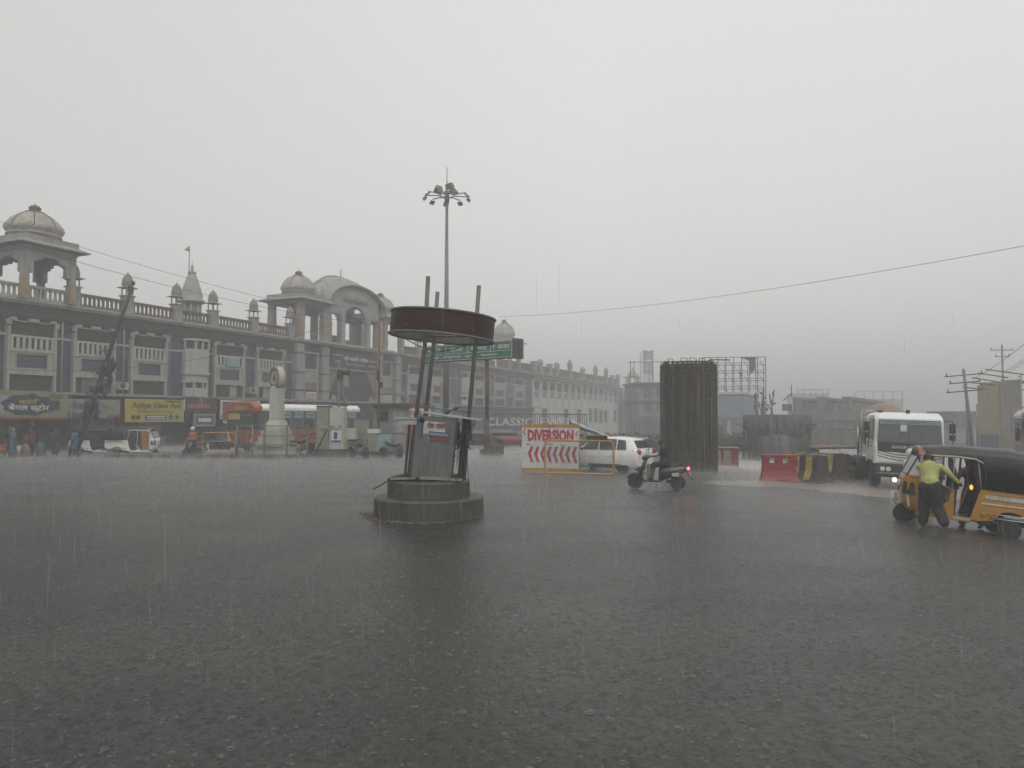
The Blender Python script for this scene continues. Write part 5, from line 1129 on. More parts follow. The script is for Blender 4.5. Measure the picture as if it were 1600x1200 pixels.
# ------------------------------------------------------------------ concrete mixer truck (local x forward, nose at x=0)
TX, TY = gx(1417, 27.6), 27.6
tk = thing('mixer_truck', 'white concrete mixer truck with an orange drum coming head on behind the autorickshaw', 'truck', (TX, TY, gz(TX, TY)), rot=(radians(-2.0), 0, radians(-107)))
b = MB(); W = 1.2
def cs(x, z0, z1, w0, w1): return [(x, -w0, z0), (x, -w1, z1 - .1), (x, -w1 + .12, z1), (x, w1 - .12, z1), (x, w1, z1 - .1), (x, w0, z0)]
b.loft([cs(-1.95, .95, 2.86, W, 1.16), cs(-.5, .95, 2.90, W, 1.16), cs(-.32, .95, 2.86, W, 1.15), cs(-.12, .95, 2.68, W, 1.15)], smooth=False); b.loft([cs(-.4, .95, 1.8, W, W), cs(-.05, .95, 1.8, W * .98, W * .98), cs(0, 1.0, 1.72, W * .93, W * .93)], smooth=False)
cabn = b.build('cab', 'vehicle_white', tk, bev=0.03)
b = MB(); b.slab([(-.02, -1.08, 1.78), (-.02, 1.08, 1.78), (-.13, 1.03, 2.62), (-.13, -1.03, 2.62)], .03); wsn = b.build('windscreen', 'glass_grey', tk, (.035, 0, 0))
b = MB(); b.slab([(-.105, -1.0, 2.46), (-.105, 1.0, 2.46), (-.125, 1.0, 2.58), (-.125, -1.0, 2.58)], .012); b.build('sun_strip', 'print_cyan', wsn, (.012, 0, 0))
lettering('BHAVANI CONSTRUCTION', 1.8, .08, 'banner_blue', wsn, (-.10, 0, 2.52), (pi / 2, 0, pi / 2)); b = MB(); b.box((-.08, -.2, 2.3), (.01, .22, .28)); b.build('paper_notice', 'print_white', wsn)
b = MB(); [b.tube([(-.0, y, 1.82), (-.08, y + .5, 2.15)], .012, 5) for y in (-.7, .1)]; b.tube([(-.02, -.03, 1.8), (-.1, -.03, 2.3)], .012, 5); b.build('wiper', 'black_plastic', wsn)
b = MB(); b.slab([(.02, -1.06, 1.42), (.02, 1.06, 1.42), (.0, 1.1, 1.78), (.0, -1.1, 1.78)], .03); gr = b.build('upper_grille', 'black_plastic', tk, (.015, 0, 0))
lettering('ASHOK LEYLAND', 1.25, .11, 'print_white', gr, (.035, 0, 1.60), (pi / 2, 0, pi / 2), bold=0.01)
b = MB()
for k, z in enumerate((1.40, 1.30, 1.20, 1.10)):
    b.loft([[(.03 + .03 * (1 - abs(y) / 1.1), y, z + .17 * (abs(y) / 1.1) ** 2 + dz) for dz in (-.012, .012)] + [(.0, y, z + .17 * (abs(y) / 1.1) ** 2 + dz) for dz in (.012, -.012)] for y in (-1.08, -.8, -.5, -.2, .2, .5, .8, 1.08)], smooth=False)
b.build('grille_slot', 'black_plastic', cabn)
b = MB(); b.slab([(.01, -1.0, 1.05), (.01, 1.0, 1.05), (.01, 1.05, 1.42), (.01, -1.05, 1.42)], .02); b.build('grille_panel', 'vehicle_white', cabn, (.012, 0, 0))
b = MB(); b.box((-.12, 0, .72), (.4, 2.36, .52), top=(.95, .97)); bp = b.build('bumper', 'black_plastic', tk, bev=.04)
b = MB(); b.box((.1, 0, .62), (.04, 2.2, .035)); b.build('bumper_trim', 'chrome', bp)
for y in (-.92, -.72, .72, .92): b = MB(); b.cyl((.05, y, .78), (.1, y, .78), .085, n=16); b.build('headlight', 'rim', bp)
for y in (-.5, .5): b = MB(); b.cyl((.02, y, .38), (.08, y, .38), .07, n=12); b.build('fog_lamp', 'head_lit', bp)
for s in (-1, 1):
    b = MB(); b.tube([(-.3, s * 1.18, 2.62), (-.2, s * 1.45, 2.62), (-.2, s * 1.47, 1.7), (-.3, s * 1.2, 1.75)], .018, 6); mm = b.build('mirror_arm', 'black_plastic', tk)
    b = MB(); b.box((-.2, s * 1.45, 2.35), (.08, .2, .36)); b.box((-.2, s * 1.45, 2.02), (.08, .2, .2)); b.build('mirror', 'black_plastic', mm, bev=.02)
    b = MB(); b.slab([(-.35, s * 1.195, 1.85), (-1.2, s * 1.195, 1.85), (-1.2, s * 1.17, 2.6), (-.45, s * 1.17, 2.6)][::-s], .02); b.build('side_window', 'glass_dark', tk)
    b = MB(); b.box((-.7, s * 1.21, 1.6), (.14, .03, .04)); b.box((-1.35, s * 1.2, 1.9), (.04, .03, .9)); b.build('door_handle', 'black_plastic', tk)
    wheel(tk, 'wheel', (-.95, s * 1.02, .5), .5, .3, .27)
    for x in (-4.4, -5.7): wheel(tk, 'wheel', (x, s * .98, .5), .5, .5, .27)
    b = MB(); b.box((-.95, s * 1.1, 1.0), (1.2, .2, .12)); b.build('wheel_arch', 'black_plastic', tk)
b = MB(); b.bb(-7, -.3, -.42, .42, .75, 1.0); b.box((-.6, 0, .55), (.2, 1.9, .14)); b.build('chassis', 'black_plastic', tk)
b = MB(); b.lathe([(0.35, -1.0), (.7, -.9), (1.0, .2), (1.08, 1.2), (1.0, 2.2), (.55, 3.5), (.5, 3.6)], 28, mx=Matrix.Translation((-3.3, 0, 1.9)) @ Matrix.Rotation(-pi / 2 + .22, 4, 'Y')); b.build('drum', 'drum_orange', tk)
b = MB(); [b.cyl((x, s * .9, 1.0), (x, s * .9, 2.4), .04) for x in (-2.3, -6.0) for s in (-1, 1)]; [b.tube([(-2.05, s * 1.15, z), (-2.05, s * 1.15, 2.75)], .02, 5) for s in (-1, 1) for z in (.9,)]; b.tube([(-2.05, 1.15, 2.75), (-2.6, 1.15, 2.75)], .02, 5); b.tube([(-2.05, -1.35, .9), (-2.05, -1.35, 2.95), (-2.05, -.8, 2.95)], .018, 5); b.tube([(-2.05, -1.35, 2.7), (-2.05, -1.1, 2.7)], .014, 5); b.build('ladder_frame', 'chrome', tk)
b = MB(); b.box((-.4, 0, 2.94), (.1, .12, .13)); b.build('roof_camera', 'black_plastic', tk); b = MB(); b.box((-.4, -.95, 2.93), (.1, .16, .07)); b.build('roof_marker', 'black_plastic', tk)
b = MB(); b.bb(-1.9, -.6, -1.1, 1.1, 1.2, 1.5); b.box((-.9, -.5, 1.9), (.3, .5, .7)); b.box((-.9, .5, 1.9), (.3, .5, .7)); b.build('seats', 'black_plastic', tk)

# ------------------------------------------------------------------ buses (local x forward, nose at x=0)
def bus(label, loc, rz, L=11.0, H=3.3, group=None, orange='bus_orange'):
    t = thing('bus', label, 'bus', loc, rz, group); W = 1.28
    b = MB(); b.loft([[(x, -W * k, .45), (x, -W * k, 1.55), (x, W * k, 1.55), (x, W * k, .45)] for x, k in ((0, .94), (-.25, 1), (-L, 1))], smooth=False); b.build('lower_body', orange, t, bev=.05)
    b = MB(); b.loft([[(x, -W * k, 1.55), (x, -W * k * .97, z), (x, W * k * .97, z), (x, W * k, 1.55)] for x, k, z in ((-.02, .94, 2.75), (-.25, .995, 2.8), (-L, .995, 2.8))], smooth=False); ub = b.build('window_band', 'glass_dark', t)
    b = MB(); b.loft([[(x, -W * k, z), (x, -W * k, z + .22), (x, -W * k * .8, z + h), (x, W * k * .8, z + h), (x, W * k, z + .22), (x, W * k, z)] for x, k, z, h in ((-.5, 1.0, 2.78, .42), (-1.2, 1.01, 2.78, .48), (-L, 1.01, 2.78, .48))], smooth=False); b.build('roof', 'vehicle_white', t, bev=.04)
    b = MB(); b.loft([[(x, -W * k, 2.7), (x, -W * k, z), (x, -W * .6, z + .35), (x, W * .6, z + .35), (x, W * k, z), (x, W * k, 2.7)] for x, k, z in ((.02, .96, 3.0), (-.55, 1.02, 3.1))], smooth=False); b.build('destination_hood', orange, t, bev=.04)
    for s in (-1, 1):
        x = -.9; 
        b = MB(); 
        while x > -L + .5: b.bb(x - .06, x + .06, s * (W * .985) - .02, s * (W * .985) + .02, 1.6, 2.78); x -= 1.25
        b.build('window_pillar', 'galv', ub)
        b = MB(); x = -1.1
        while x > -L + 1.2: b.bb(x - 1.0, x - .1, s * W * .99 - .025, s * W * .99 + .025, 2.3, 2.74); x -= 1.25
        b.build('sticker_strip', 'print_cyan', ub)
        b = MB(); x = -1.1
        while x > -L + 1.2: b.bb(x - .85, x - .35, s * W * .99 - .032, s * W * .99 + .032, 2.47, 2.56); b.bb(x - .25, x - .17, s * W * .99 - .032, s * W * .99 + .032, 2.38, 2.64); x -= 1.25
        tag(b.build('sticker_print', 'banner_blue', ub), kind='stuff')
        b = MB(); b.bb(-L, -.3, s * W - .03, s * W + .03, 1.1, 1.18); b.build('side_stripe', 'maroon', t)
        for x in (-2.0, -L + 3): wheel(t, 'wheel', (x, s * (W - .16), .48), .48, .3, .26)
        b = MB(); b.tube([(-.1, s * W, 2.6), (.2, s * (W + .2), 2.5), (.2, s * (W + .22), 2.1)], .02, 5); b.box((.2, s * (W + .22), 2.0), (.08, .2, .4)); b.build('mirror', 'black_plastic', t)
        b = MB(); b.cyl((0, s * .95, .85), (.05, s * .95, .85), .11, n=14); b.build('headlight', 'rim', t)
        b = MB(); b.box((.03, s * .72, 1.25), (.04, .06, .75)); b.build('white_stripe', 'print_white', t, (0, 0, 0), (-s * .25, 0, 0))
    b = MB(); b.slab([(.0, -1.12, 1.6), (.0, 1.12, 1.6), (.0, 1.1, 2.68), (.0, -1.1, 2.68)], .02); wn = b.build('windscreen', 'glass_grey', t, (.03, 0, 0))
    b = MB(); b.box((.01, -.55, 2.42), (.01, 1.0, .4)); b.build('yellow_notice', 'print_yellow', wn); b = MB(); b.box((.012, .5, 2.5), (.01, .9, .14)); b.build('pale_notice', 'galv', wn)
    b = MB(); b.box((.0, 0, .5), (.14, 2.3, .28)); b.build('bumper', 'black_plastic', t, bev=.03)
    b = MB(); b.box((.035, 0, 2.98), (.03, 1.1, .2)); b.build('destination_board', 'ochre', t)
    return t
bus('orange and white state bus parked nose out behind the monument', (gx(377, 48.6), 48.6, 0), radians(-113.5), 11.5)
bus('orange bus with a white roof cut off by the right edge of the frame', (gx(1652, 33), 33.0, -0.5), radians(-122), 9.0, H=3.3)

# ------------------------------------------------------------------ barriers
br = thing('plastic_barrier', 'red plastic road barrier with two square holes', 'barrier', (gx(1215, 28.6), 28.6, gz(gx(1215, 28.6), 28.6)), -0.12)
b = MB()
for (x0, x1) in ((-.6, -.36), (-.14, .14), (.36, .6)): b.bb(x0, x1, -.13, .13, .70, .92)
b.bb(-.66, .66, -.14, .14, .92, 1.04); b.loft([[(x * k, y, z) for x, y in ((-.6, -w_), (.6, -w_), (.6, w_), (-.6, w_))] for z, w_, k in ((.70, .13, 1), (.45, .15, 1.03), (.2, .2, 1.1), (.0, .27, 1.24))], smooth=False)
b.bb(-.36, .36, -.10, .10, .66, .72); bo = b.build('body', 'barrier_red', br, bev=.015)
b = MB(); b.box((.1, -.27, .1), (.5, .02, .06)); b.box((.05, -.17, .5), (.16, .02, .03)); b.build('scuff', 'banner_red', bo)
b = MB(); b.box((.64, 0, .74), (.1, .16, .28)); b.build('link_lug', 'barrier_red', bo)

def jersey_mesh(L=1.0):
    pr = [(-.30, 0), (-.30, .12), (-.17, .42), (-.13, .92), (-.10, .97), (.10, .97), (.13, .92), (.17, .42), (.30, .12), (.30, 0)]
    b = MB(); b.prism(pr, 'y', -L / 2, L / 2); b1 = b.mesh('barrier_body', 'concrete_brown')
    st = []
    for i in range(4):
        y0 = -L / 2 + i * L / 4 + .02; b = MB()
        for s in (-1, 1):
            q = [(s * (.175), .42, 0), (s * .135, .90, 0), (s * .175, .42, 0)]
            b.add([(s * .307, y0, .13), (s * .307, y0 + L / 4, .13), (s * .178, y0 + L / 4 - .04, .43), (s * .178, y0 - .04, .43), (s * .138, y0 - .04, .915), (s * .138, y0 + L / 4 - .04, .915)], [(0, 1, 2, 3), (3, 2, 5, 4)])
        b.bb(-.105, .105, y0 - .04, y0 + L / 4 - .04, .965, .978)
        st.append(b.mesh('painted_stripe', 'stripe_yellow' if i % 2 else 'stripe_black'))
    return b1, st
JM = jersey_mesh(1.15)
def jersey(label, px, d, rz, sc=1.0):
    x = gx(px, d); t = thing('concrete_barrier', label, 'barrier', (x, d, gz(x, d)), rz, 'striped concrete road barriers'); t.scale = (sc, 1, sc)
    bd = link('barrier_body', JM[0], t)
    for m_ in JM[1]: link('painted_stripe', m_, bd)
jersey('black and yellow striped concrete barrier right beside the red plastic barrier', 1261, 29.0, 0.55, 1.12)
jersey('concrete barrier seen end on, second from the red plastic barrier', 1284, 30.2, -0.35, 1.1)
jersey('leaning grimy concrete barrier at the right end of the front row', 1309, 31.6, -0.5, 1.2)
jersey('dark concrete barrier touching the plastic sheeting at the row end', 1319, 33.0, -0.3, 1.15)
jersey('faded concrete barrier at the left of the rear row, behind the red one', 1246, 33.5, 1.2, 1.1)
jersey('faded yellow banded barrier in the middle of the rear row', 1268, 34.5, 1.3, 1.1)
jersey('pale barrier of the rear row in front of the parked jeep', 1290, 35.5, 1.25, 1.1)
b = MB(); rr = random.Random(9); x0 = gx(1322, 32.2)
b.loft([[(-.25 + .2 * i + rr.uniform(-.05, .05), rr.uniform(-.05, .05), .95 - .16 * i + rr.uniform(-.03, .03)), (-.1 + .2 * i, -.2 + rr.uniform(-.05, .05), .9 - .17 * i), (-.05 + .2 * i, .25, .8 - .17 * i), (-.2 + .2 * i, .2, .7 - .15 * i)] for i in range(6)], smooth=False)
tag(b.build('plastic_sheet', 'poly_sheet', None, (x0, 32.2, gz(x0, 32.2)), bev=.02), 'crumpled shiny wet plastic sheet draped over the last barrier', 'plastic sheet')

def jeep(label, px, d, rz, m, m2):
    x = gx(px, d); t = thing('parked_van', label, 'van', (x, d, gz(x, d)), rz); t.scale = (.8, .72, .78)
    b = MB(); b.bb(-1.5, 1.5, -.78, .78, .4, 1.05); b.build('body', m, t, bev=.08)
    b = MB(); b.loft([[(x_, -w_, 1.05), (x_, -w_ * .94, 1.7), (x_, w_ * .94, 1.7), (x_, w_, 1.05)] for x_, w_ in ((-1.48, .76), (.7, .76))], smooth=False); b.loft([[(.68, -.76, 1.05), (.68, -.7, 1.7), (.68, .7, 1.7), (.68, .76, 1.05)], [(1.1, -.74, 1.05), (.75, -.7, 1.65), (.75, .7, 1.65), (1.1, .74, 1.05)]], smooth=False); b.build('cabin', 'glass_grey', t)
    b = MB(); b.loft([[(-1.52, -.74, 1.68), (-1.52, -.6, 1.82), (-1.52, .6, 1.82), (-1.52, .74, 1.68)], [(.8, -.74, 1.68), (.8, -.6, 1.80), (.8, .6, 1.80), (.8, .74, 1.68)]], smooth=False)
    for x_ in (-1.48, -.5, .7):
        for s in (-1, 1): b.bb(x_ - .05, x_ + .05, s * .75 - .03, s * .75 + .03, 1.05, 1.7)
    b.build('roof', m2, t, bev=.03)
    for x_ in (-.95, .95):
        for s in (-1, 1): wheel(t, 'wheel', (x_, s * .7, .33), .33, .2, .2)
jeep('small brown roofed van parked behind the striped barriers', 1288, 39, radians(-95), 'stone_grey', 'pole_brown')
jeep('faded van parked right of the brown roofed one, almost lost in rain', 1316, 42, radians(-95), 'pinkish', 'far_wall_dark')
b = MB()
for i in range(4): b.bb(-1.6 + i * .8, -.82 + i * .8, -.15, .15, 0, .8)
x0 = gx(1350, 44); tag(b.build('barrier_row', 'barrier_red', None, (x0, 44, gz(x0, 44))), 'faint red barrier line in the rain left of the mixer truck', 'barrier')

# ------------------------------------------------------------------ flyover works
PX, PY = gx(1076, 34), 34.0
pr_ = thing('rebar_pier', 'tall unfinished flyover pier, a bare cylindrical cage of dark reinforcing steel', 'bridge pier', (PX, PY, gz(PX, PY)))
H_ = 4.88; R_ = 1.25
for ri, nb in ((R_, 110), (R_ - .14, 100), (R_ - .3, 80), (R_ - .55, 64)):
    b = MB(); rr = random.Random(int(ri * 100))
    for k in range(nb):
        a = 2 * pi * k / nb + rr.uniform(-.03, .03); h = H_ + (rr.uniform(-.02, .05) if ri == R_ - .14 else rr.uniform(-.10, -.07)); e = rr.uniform(-.05, .05)
        b.cyl((ri * cos(a), ri * sin(a), -.3), (ri * cos(a + e), ri * sin(a + e), h), rr.uniform(.014, .036), n=5, smooth=False)
    tag(b.build('vertical_bar', 'rebar', pr_, fix=False), kind='stuff')
b = MB(); rr = random.Random(77)
for k in range(34): a = rr.uniform(0, 2 * pi); b.cyl((1.28 * cos(a), 1.28 * sin(a), -.3), (1.28 * cos(a + rr.uniform(-.04, .04)), 1.28 * sin(a), H_ - rr.uniform(.1, .5)), rr.uniform(.012, .022), n=5, smooth=False)
tag(b.build('vertical_bar', 'rebar_light', pr_, fix=False), kind='stuff')
for ri in (R_ + .03, R_ - .17, R_ - .5):
    b = MB(); rr = random.Random(4)
    for i in range(46): b.torus((rr.uniform(-.012, .012), rr.uniform(-.012, .012), .08 + i * .107 + rr.uniform(-.012, .012)), ri, rr.uniform(.008, .018), 'z', 40, 4)
    tag(b.build('hoop', 'rebar_light' if ri > R_ else 'rebar', pr_, fix=False), kind='stuff')
b = MB(); rr = random.Random(6)
for i in range(60): a, c_ = rr.uniform(0, 2 * pi), rr.uniform(0, 2 * pi); z = rr.uniform(.1, 4.7); b.cyl((1.15 * cos(a), 1.15 * sin(a), z), (1.15 * cos(c_), 1.15 * sin(c_), z + rr.uniform(-.05, .05)), .016, n=4)
for i in range(14): a = rr.uniform(0, 2 * pi); b.tube([(1.1 * cos(a), 1.1 * sin(a), 4.7), (1.1 * cos(a), 1.1 * sin(a), 5.04 + rr.uniform(0, .04)), (1.1 * cos(a + .25), 1.1 * sin(a + .25), 5.03), (1.1 * cos(a + .27), 1.1 * sin(a + .27), 4.8)], .018, 5)
b.cyl((.9, -.5, 5.02), (1.75, -.6, 5.0), .025); tag(b.build('cross_tie', 'rebar', pr_, fix=False), kind='stuff')
b = MB(); b.cyl((0, 0, -.4), (0, 0, 4.6), .62, n=20); b.build('dark_core', 'rebar', pr_)  # solid core added so the cage reads dark and opaque

def shore(t, pts, z0, z1, m='galv', r=.05):
    b = MB()
    for x, y in pts: b.cyl((x, y, z0), (x, y, z1), r, n=5)
    b.build('shoring_props', m, t)
p2 = thing('pier_formwork', 'pier head under construction, dark drum formwork resting on shoring props', 'bridge pier', (gx(1213, 65), 65, gz(gx(1213, 65), 65)), radians(-20))
b = MB(); b.lathe([(2.3, 2.2), (2.75, 2.7), (2.8, 4.0), (2.75, 4.05), (2.0, 4.06)], 40, sq=.7); b.build('formwork', 'far_wall_dark', p2)
b = MB(); b.cyl((0, 0, -.3), (0, 0, 2.3), 1.9, n=24); b.build('pier_shaft', 'far_wall_dark', p2)
rr = random.Random(2)
b = MB()
for i in range(90): a = rr.uniform(0, 2 * pi); q = rr.uniform(1.9, 2.9); b.cyl((q * cos(a), .7 * q * sin(a), -.3), (q * cos(a), .7 * q * sin(a), 2.6), .045, n=5)
for z in (.6, 1.3, 1.9): b.torus((0, 0, z), 2.4, .03, 'z', 20, 4)
for i in range(24): a = 2 * pi * i / 24; b.cyl((2.8 * cos(a), 1.96 * sin(a), 2.7), (2.8 * cos(a), 1.96 * sin(a), 4.0), .05, n=4)
b.cyl((-2.6, -.8, 2.9), (-3.4, -1, 3.3), .05); b.cyl((2.6, -.8, 2.6), (3.1, -1, 3.0), .09); b.box((2.9, -.7, 3.1), (.5, .4, .4)); b.build('shoring', 'rebar', p2)
p3 = thing('flyover_span', 'hazy flyover pier head carrying three grey girder ends above dense scaffolding', 'flyover', (gx(1300, 98), 98, gz(gx(1300, 98), 98)), radians(-33))
b = MB(); b.bb(-5.2, 5.2, -1.4, 1.4, 3.4, 4.7); b.bb(-3.8, 3.8, -1.2, 1.2, 2.3, 3.4); b.bb(-3.0, 3.0, -1.0, 1.0, -.5, 2.4); b.build('pier_cap', 'concrete_far', p3)
for x in (-4.2, -1.2, 1.9):
    b = MB(); b.bb(x - .55, x + .55, -1, 36, 6.1, 6.5); b.bb(x - .2, x + .2, -1, 36, 5.0, 6.1); b.bb(x - .45, x + .45, -1, 36, 4.7, 5.05); b.bb(x - .5, x + .5, -1.2, 0.5, 4.75, 6.1); b.build('girder', 'concrete_far', p3)
b = MB(); rr = random.Random(8)
for i in range(9):
    for j in range(5): x, y = -6 + i * 1.5, -3 + j * 1.5; b.cyl((x, y, -.5), (x, y, 3.4 if abs(x) < 4 else 2.4), .06, n=4)
for z in (.5, 1.5, 2.4):
    for j in range(5): b.cyl((-6, -3 + j * 1.5, z), (6, -3 + j * 1.5, z), .04, n=4)
b.build('scaffolding', 'rebar', p3)
for y in (34,): b = MB(); b.bb(-4.6, 4.6, y - 1.2, y + 1.2, 3.3, 4.7); b.bb(-1.5, 1.5, y - 1, y + 1, -2, 3.3); b.build('pier', 'concrete_far', p3)
b = MB(); b.cyl((-4.9, -1, 6.5), (-4.9, -1, 8.2), .06); b.cyl((-6, -1, 6.1), (-5, 0, 7.1), .08); b.bb(-6.2, -5.2, -.8, .4, 4.7, 5.6); b.build('upstand_bars', 'rebar', p3)

# hoarding lattice behind the pier
lt = thing('empty_billboard', 'tall bare steel lattice of an empty hoarding behind the rebar pier', 'hoarding', (gx(1160, 88), 88, -1.5), radians(-8))
b = MB(); W0, W1 = -4.6, 2.7
for i in range(9): x = W0 + i * (W1 - W0) / 8; b.cyl((x, 0, 0), (x, 0, 11.0), .055, n=4); b.cyl((x, 1.2, 0), (x, 1.2, 10.2), .045, n=4)
for k in range(10): z = 11.0 - k * .95; b.cyl((W0, 0, z), (W1, 0, z), .04, n=4); b.cyl((W0, 1.2, z - .6), (W1, 1.2, z - .6), .035, n=4)
for i in range(8):
    for k in range(9):
        if (i + k) % 2: x = W0 + i * (W1 - W0) / 8; z = 11 - k * .95; b.cyl((x, 0, z), (x + .9, 1.2, z - .95), .03, n=4)
b.build('lattice', 'far_wall_dark', lt)
b = MB(); b.slab([(-.1, -.1, 10.95), (1.6, -.1, 10.95), (1.5, -.15, 9.6), (1.0, -.1, 8.9), (.8, -.1, 10.5)], .05); b.slab([(-.4, -.1, 9.2), (-.1, -.1, 9.2), (-.1, -.1, 8.4)], .04); b.build('torn_banner', 'far_wall_dark', lt)
# crane-like rebar bundles
rb = thing('rebar_bundle', 'ragged upright bundle of starter bars beside the hoarding frame', 'rebar', (gx(1193, 72), 72, gz(gx(1193, 72), 72) + 0))
b = MB(); rr = random.Random(12)
for i in range(9): x, y = rr.uniform(-.8, .9), rr.uniform(-.3, .3); b.tube([(x, y, 0), (x + rr.uniform(-.1, .1), y, 4), (x + rr.uniform(-.3, .3), y, rr.uniform(5.2, 6.6))], .07, 4)
for i in range(26): x, z = rr.uniform(-.9, 1.1), rr.uniform(4.6, 6.4); b.tube([(x, 0, z), (x + rr.uniform(-.4, .4), rr.uniform(-.2, .2), z + rr.uniform(-.4, .4))], .08, 4)
b.build('bars', 'far_wall_dark', rb)
# blue grey block right of the pier
bg = thing('blue_shed', 'pale blue clad hall with a white eave seen right behind the rebar pier', 'building', (gx(1130, 80), 80, gz(gx(1130, 80), 80)), radians(-24))
b = MB(); b.bb(-5, 2.2, 0, 12, -1, 6.3); b.build('wall', 'cover_blue', bg); b = MB(); b.bb(-5, 2.3, -.1, 12, 6.3, 6.55); b.build('eave', 'white_wall', bg)
b = MB(); b.bb(-5, 2.1, -.12, 0, 3.6, 3.9); b.bb(-5, 2.0, -.08, 0, -1, 3.6); b.build('ground_floor', 'far_wall', bg)
for x in (-3.4, -.9): b = MB(); b.bb(x - .9, x + .9, -.12, -.05, 1.0, 3.0); b.build('window', 'glass_grey', bg)
b = MB(); b.bb(0.4, 0.8, -.3, -.1, 0, 3.4); b.build('pillar', 'frame_white', bg)
# red box
x0 = gx(1136, 43); rbx = thing('red_cabin', 'small red and cream cabin beside the foot of the rebar pier', 'cabin', (x0, 43, gz(x0, 43)), radians(-8))
b = MB(); b.bb(-.9, .55, -.4, .4, 0, 1.1); b.build('body', 'banner_red', rbx, bev=.02); b = MB(); b.bb(-.95, .6, -.45, .45, 1.1, 1.16); b.build('roof', 'concrete_light', rbx); b = MB(); b.bb(-.28, .1, -.42, -.39, .25, .98); b.build('door', 'banner_cream', rbx); b = MB(); b.bb(-.88, -.45, -.42, -.39, .2, .98); b.build('door', 'banner_cream', rbx)
# faint towers far behind
for (lab, px0, px1, ytop, d) in (('ghostly pale block with a flat top far behind the flyover girders', 1246, 1294, 608, 260), ('faint wide frame building far behind, left of the truck cab', 1335, 1410, 611, 280)):
    t = thing('far_building', lab, 'building', (gx((px0 + px1) / 2, d), d, -2)); hw = (px1 - px0) / 2 / F * d; zt_ = vz(ytop, d) + 2
    b = MB(); b.bb(-hw, hw, 0, 10, 0, zt_ - (1.5 if px0 < 1300 else 3.0)); b.build('wall', 'far_wall', t)
    b = MB()
    for i in range(6): x = -hw + i * 2 * hw / 5; b.bb(x - .15, x + .15, -.3, 0, 0, zt_)
    b.bb(-hw, hw, -.3, 0, zt_ - .3, zt_); b.build('frame', 'far_wall_dark', t)
tw = thing('lattice_tower', 'faint telecom lattice tower fading in the rain behind the corner block', 'tower', (gx(1010, 240), 240, -2), .3)
b = MB(); 
for s in (-1, 1):
    for u in (-1, 1): b.cyl((s * 1.6, u * 1.6, 0), (s * 1.3, u * 1.3, 25.5), .14, n=4)
for k in range(16):
    z = k * 1.6
    for s in (-1, 1): b.cyl((-1.5, s * 1.5, z), (1.5, s * 1.5, z + 1.6), .07, n=4); b.cyl((1.5, s * 1.5, z), (-1.5, s * 1.5, z + 1.6), .07, n=4)
for z in (19, 21, 23.5, 25): b.box((0, -1.4, z), (1.0, .3, 1.2)); b.box((-1.3, -1.6, z), (1.2, .3, 1.8)); b.box((1.2, -1.6, z), (1.0, .3, 1.8))
b.build('lattice', 'far_wall_dark', tw)
# scaffolding between corner block and pier
sf = thing('rooftop_scaffold', 'thin scaffold poles standing on the low roof left of the rebar pier', 'scaffold', (gx(1015, 120), 120, -2), radians(10))
b = MB()
for x in (-3.2, -2.6, 0, .6, 2.8): b.cyl((x, 0, 0), (x, 0, 13.4), .07, n=4)
b.cyl((-3.6, 0, 13.2), (6, 0, 13.5), .06, n=4); b.cyl((-3.6, 0, 8.2), (6, 0, 8.4), .09, n=4); b.build('poles', 'far_wall_dark', sf)
b = MB(); b.bb(-1.5, 5.5, 1, 8, 0, 9.7); b.build('block', 'far_wall', sf); 
for x in (0, 2.2, 4.4):
    for z in (5.2, 7.6): b = MB(); b.bb(x - .6, x + .6, .9, 1.02, z, z + 1.6); b.build('window', 'far_wall_dark', sf)
b = MB(); b.bb(-1.5, 5.5, .7, 1.0, 9.3, 9.7); b.build('ledge', 'far_wall_dark', sf)
b = MB(); b = MB(); b.bb(-1.9, 5.5, .6, 8, 6.8, 7.1); b.bb(-1.9, 5.5, .6, 8, 9.7, 10.0); b.bb(-1.5, 5.5, .8, 1, 0, 4.4); b.build('slab', 'far_wall_dark', sf)

# low hedge / trees mid distance
b = MB(); rr = random.Random(31)
for i in range(15000):
    x, y, z = rr.uniform(-6, 22), rr.uniform(-1.2, 1.2), abs(rr.gauss(0, .9)) + .1
    z *= .8
    if z > 1.7: continue
    r = rr.uniform(.07, .15); a = rr.uniform(0, 6.28); u = Vector((cos(a), sin(a), rr.uniform(-.6, .6))) * r; w_ = Vector((-sin(a) * .6, cos(a) * .6, rr.uniform(.3, 1))) * r
    p = Vector((x, y, z)); b.add([p - u, p - w_, p + u, p + w_], [(0, 1, 2, 3)])
hd = b.build('hedge', 'foliage', None, (4.0, 62, gz(8, 62)), (0, 0, radians(18)), fix=False); tag(hd, kind='stuff')

# ------------------------------------------------------------------ right side hoardings, poles
hg = thing('hoarding_building', 'row of tall weathered hoardings in yellow and faded blue along the right edge', 'hoarding', (gx(1529, 76), 76, -1.6), radians(-72)); hg.scale = (.95, 1, 1)
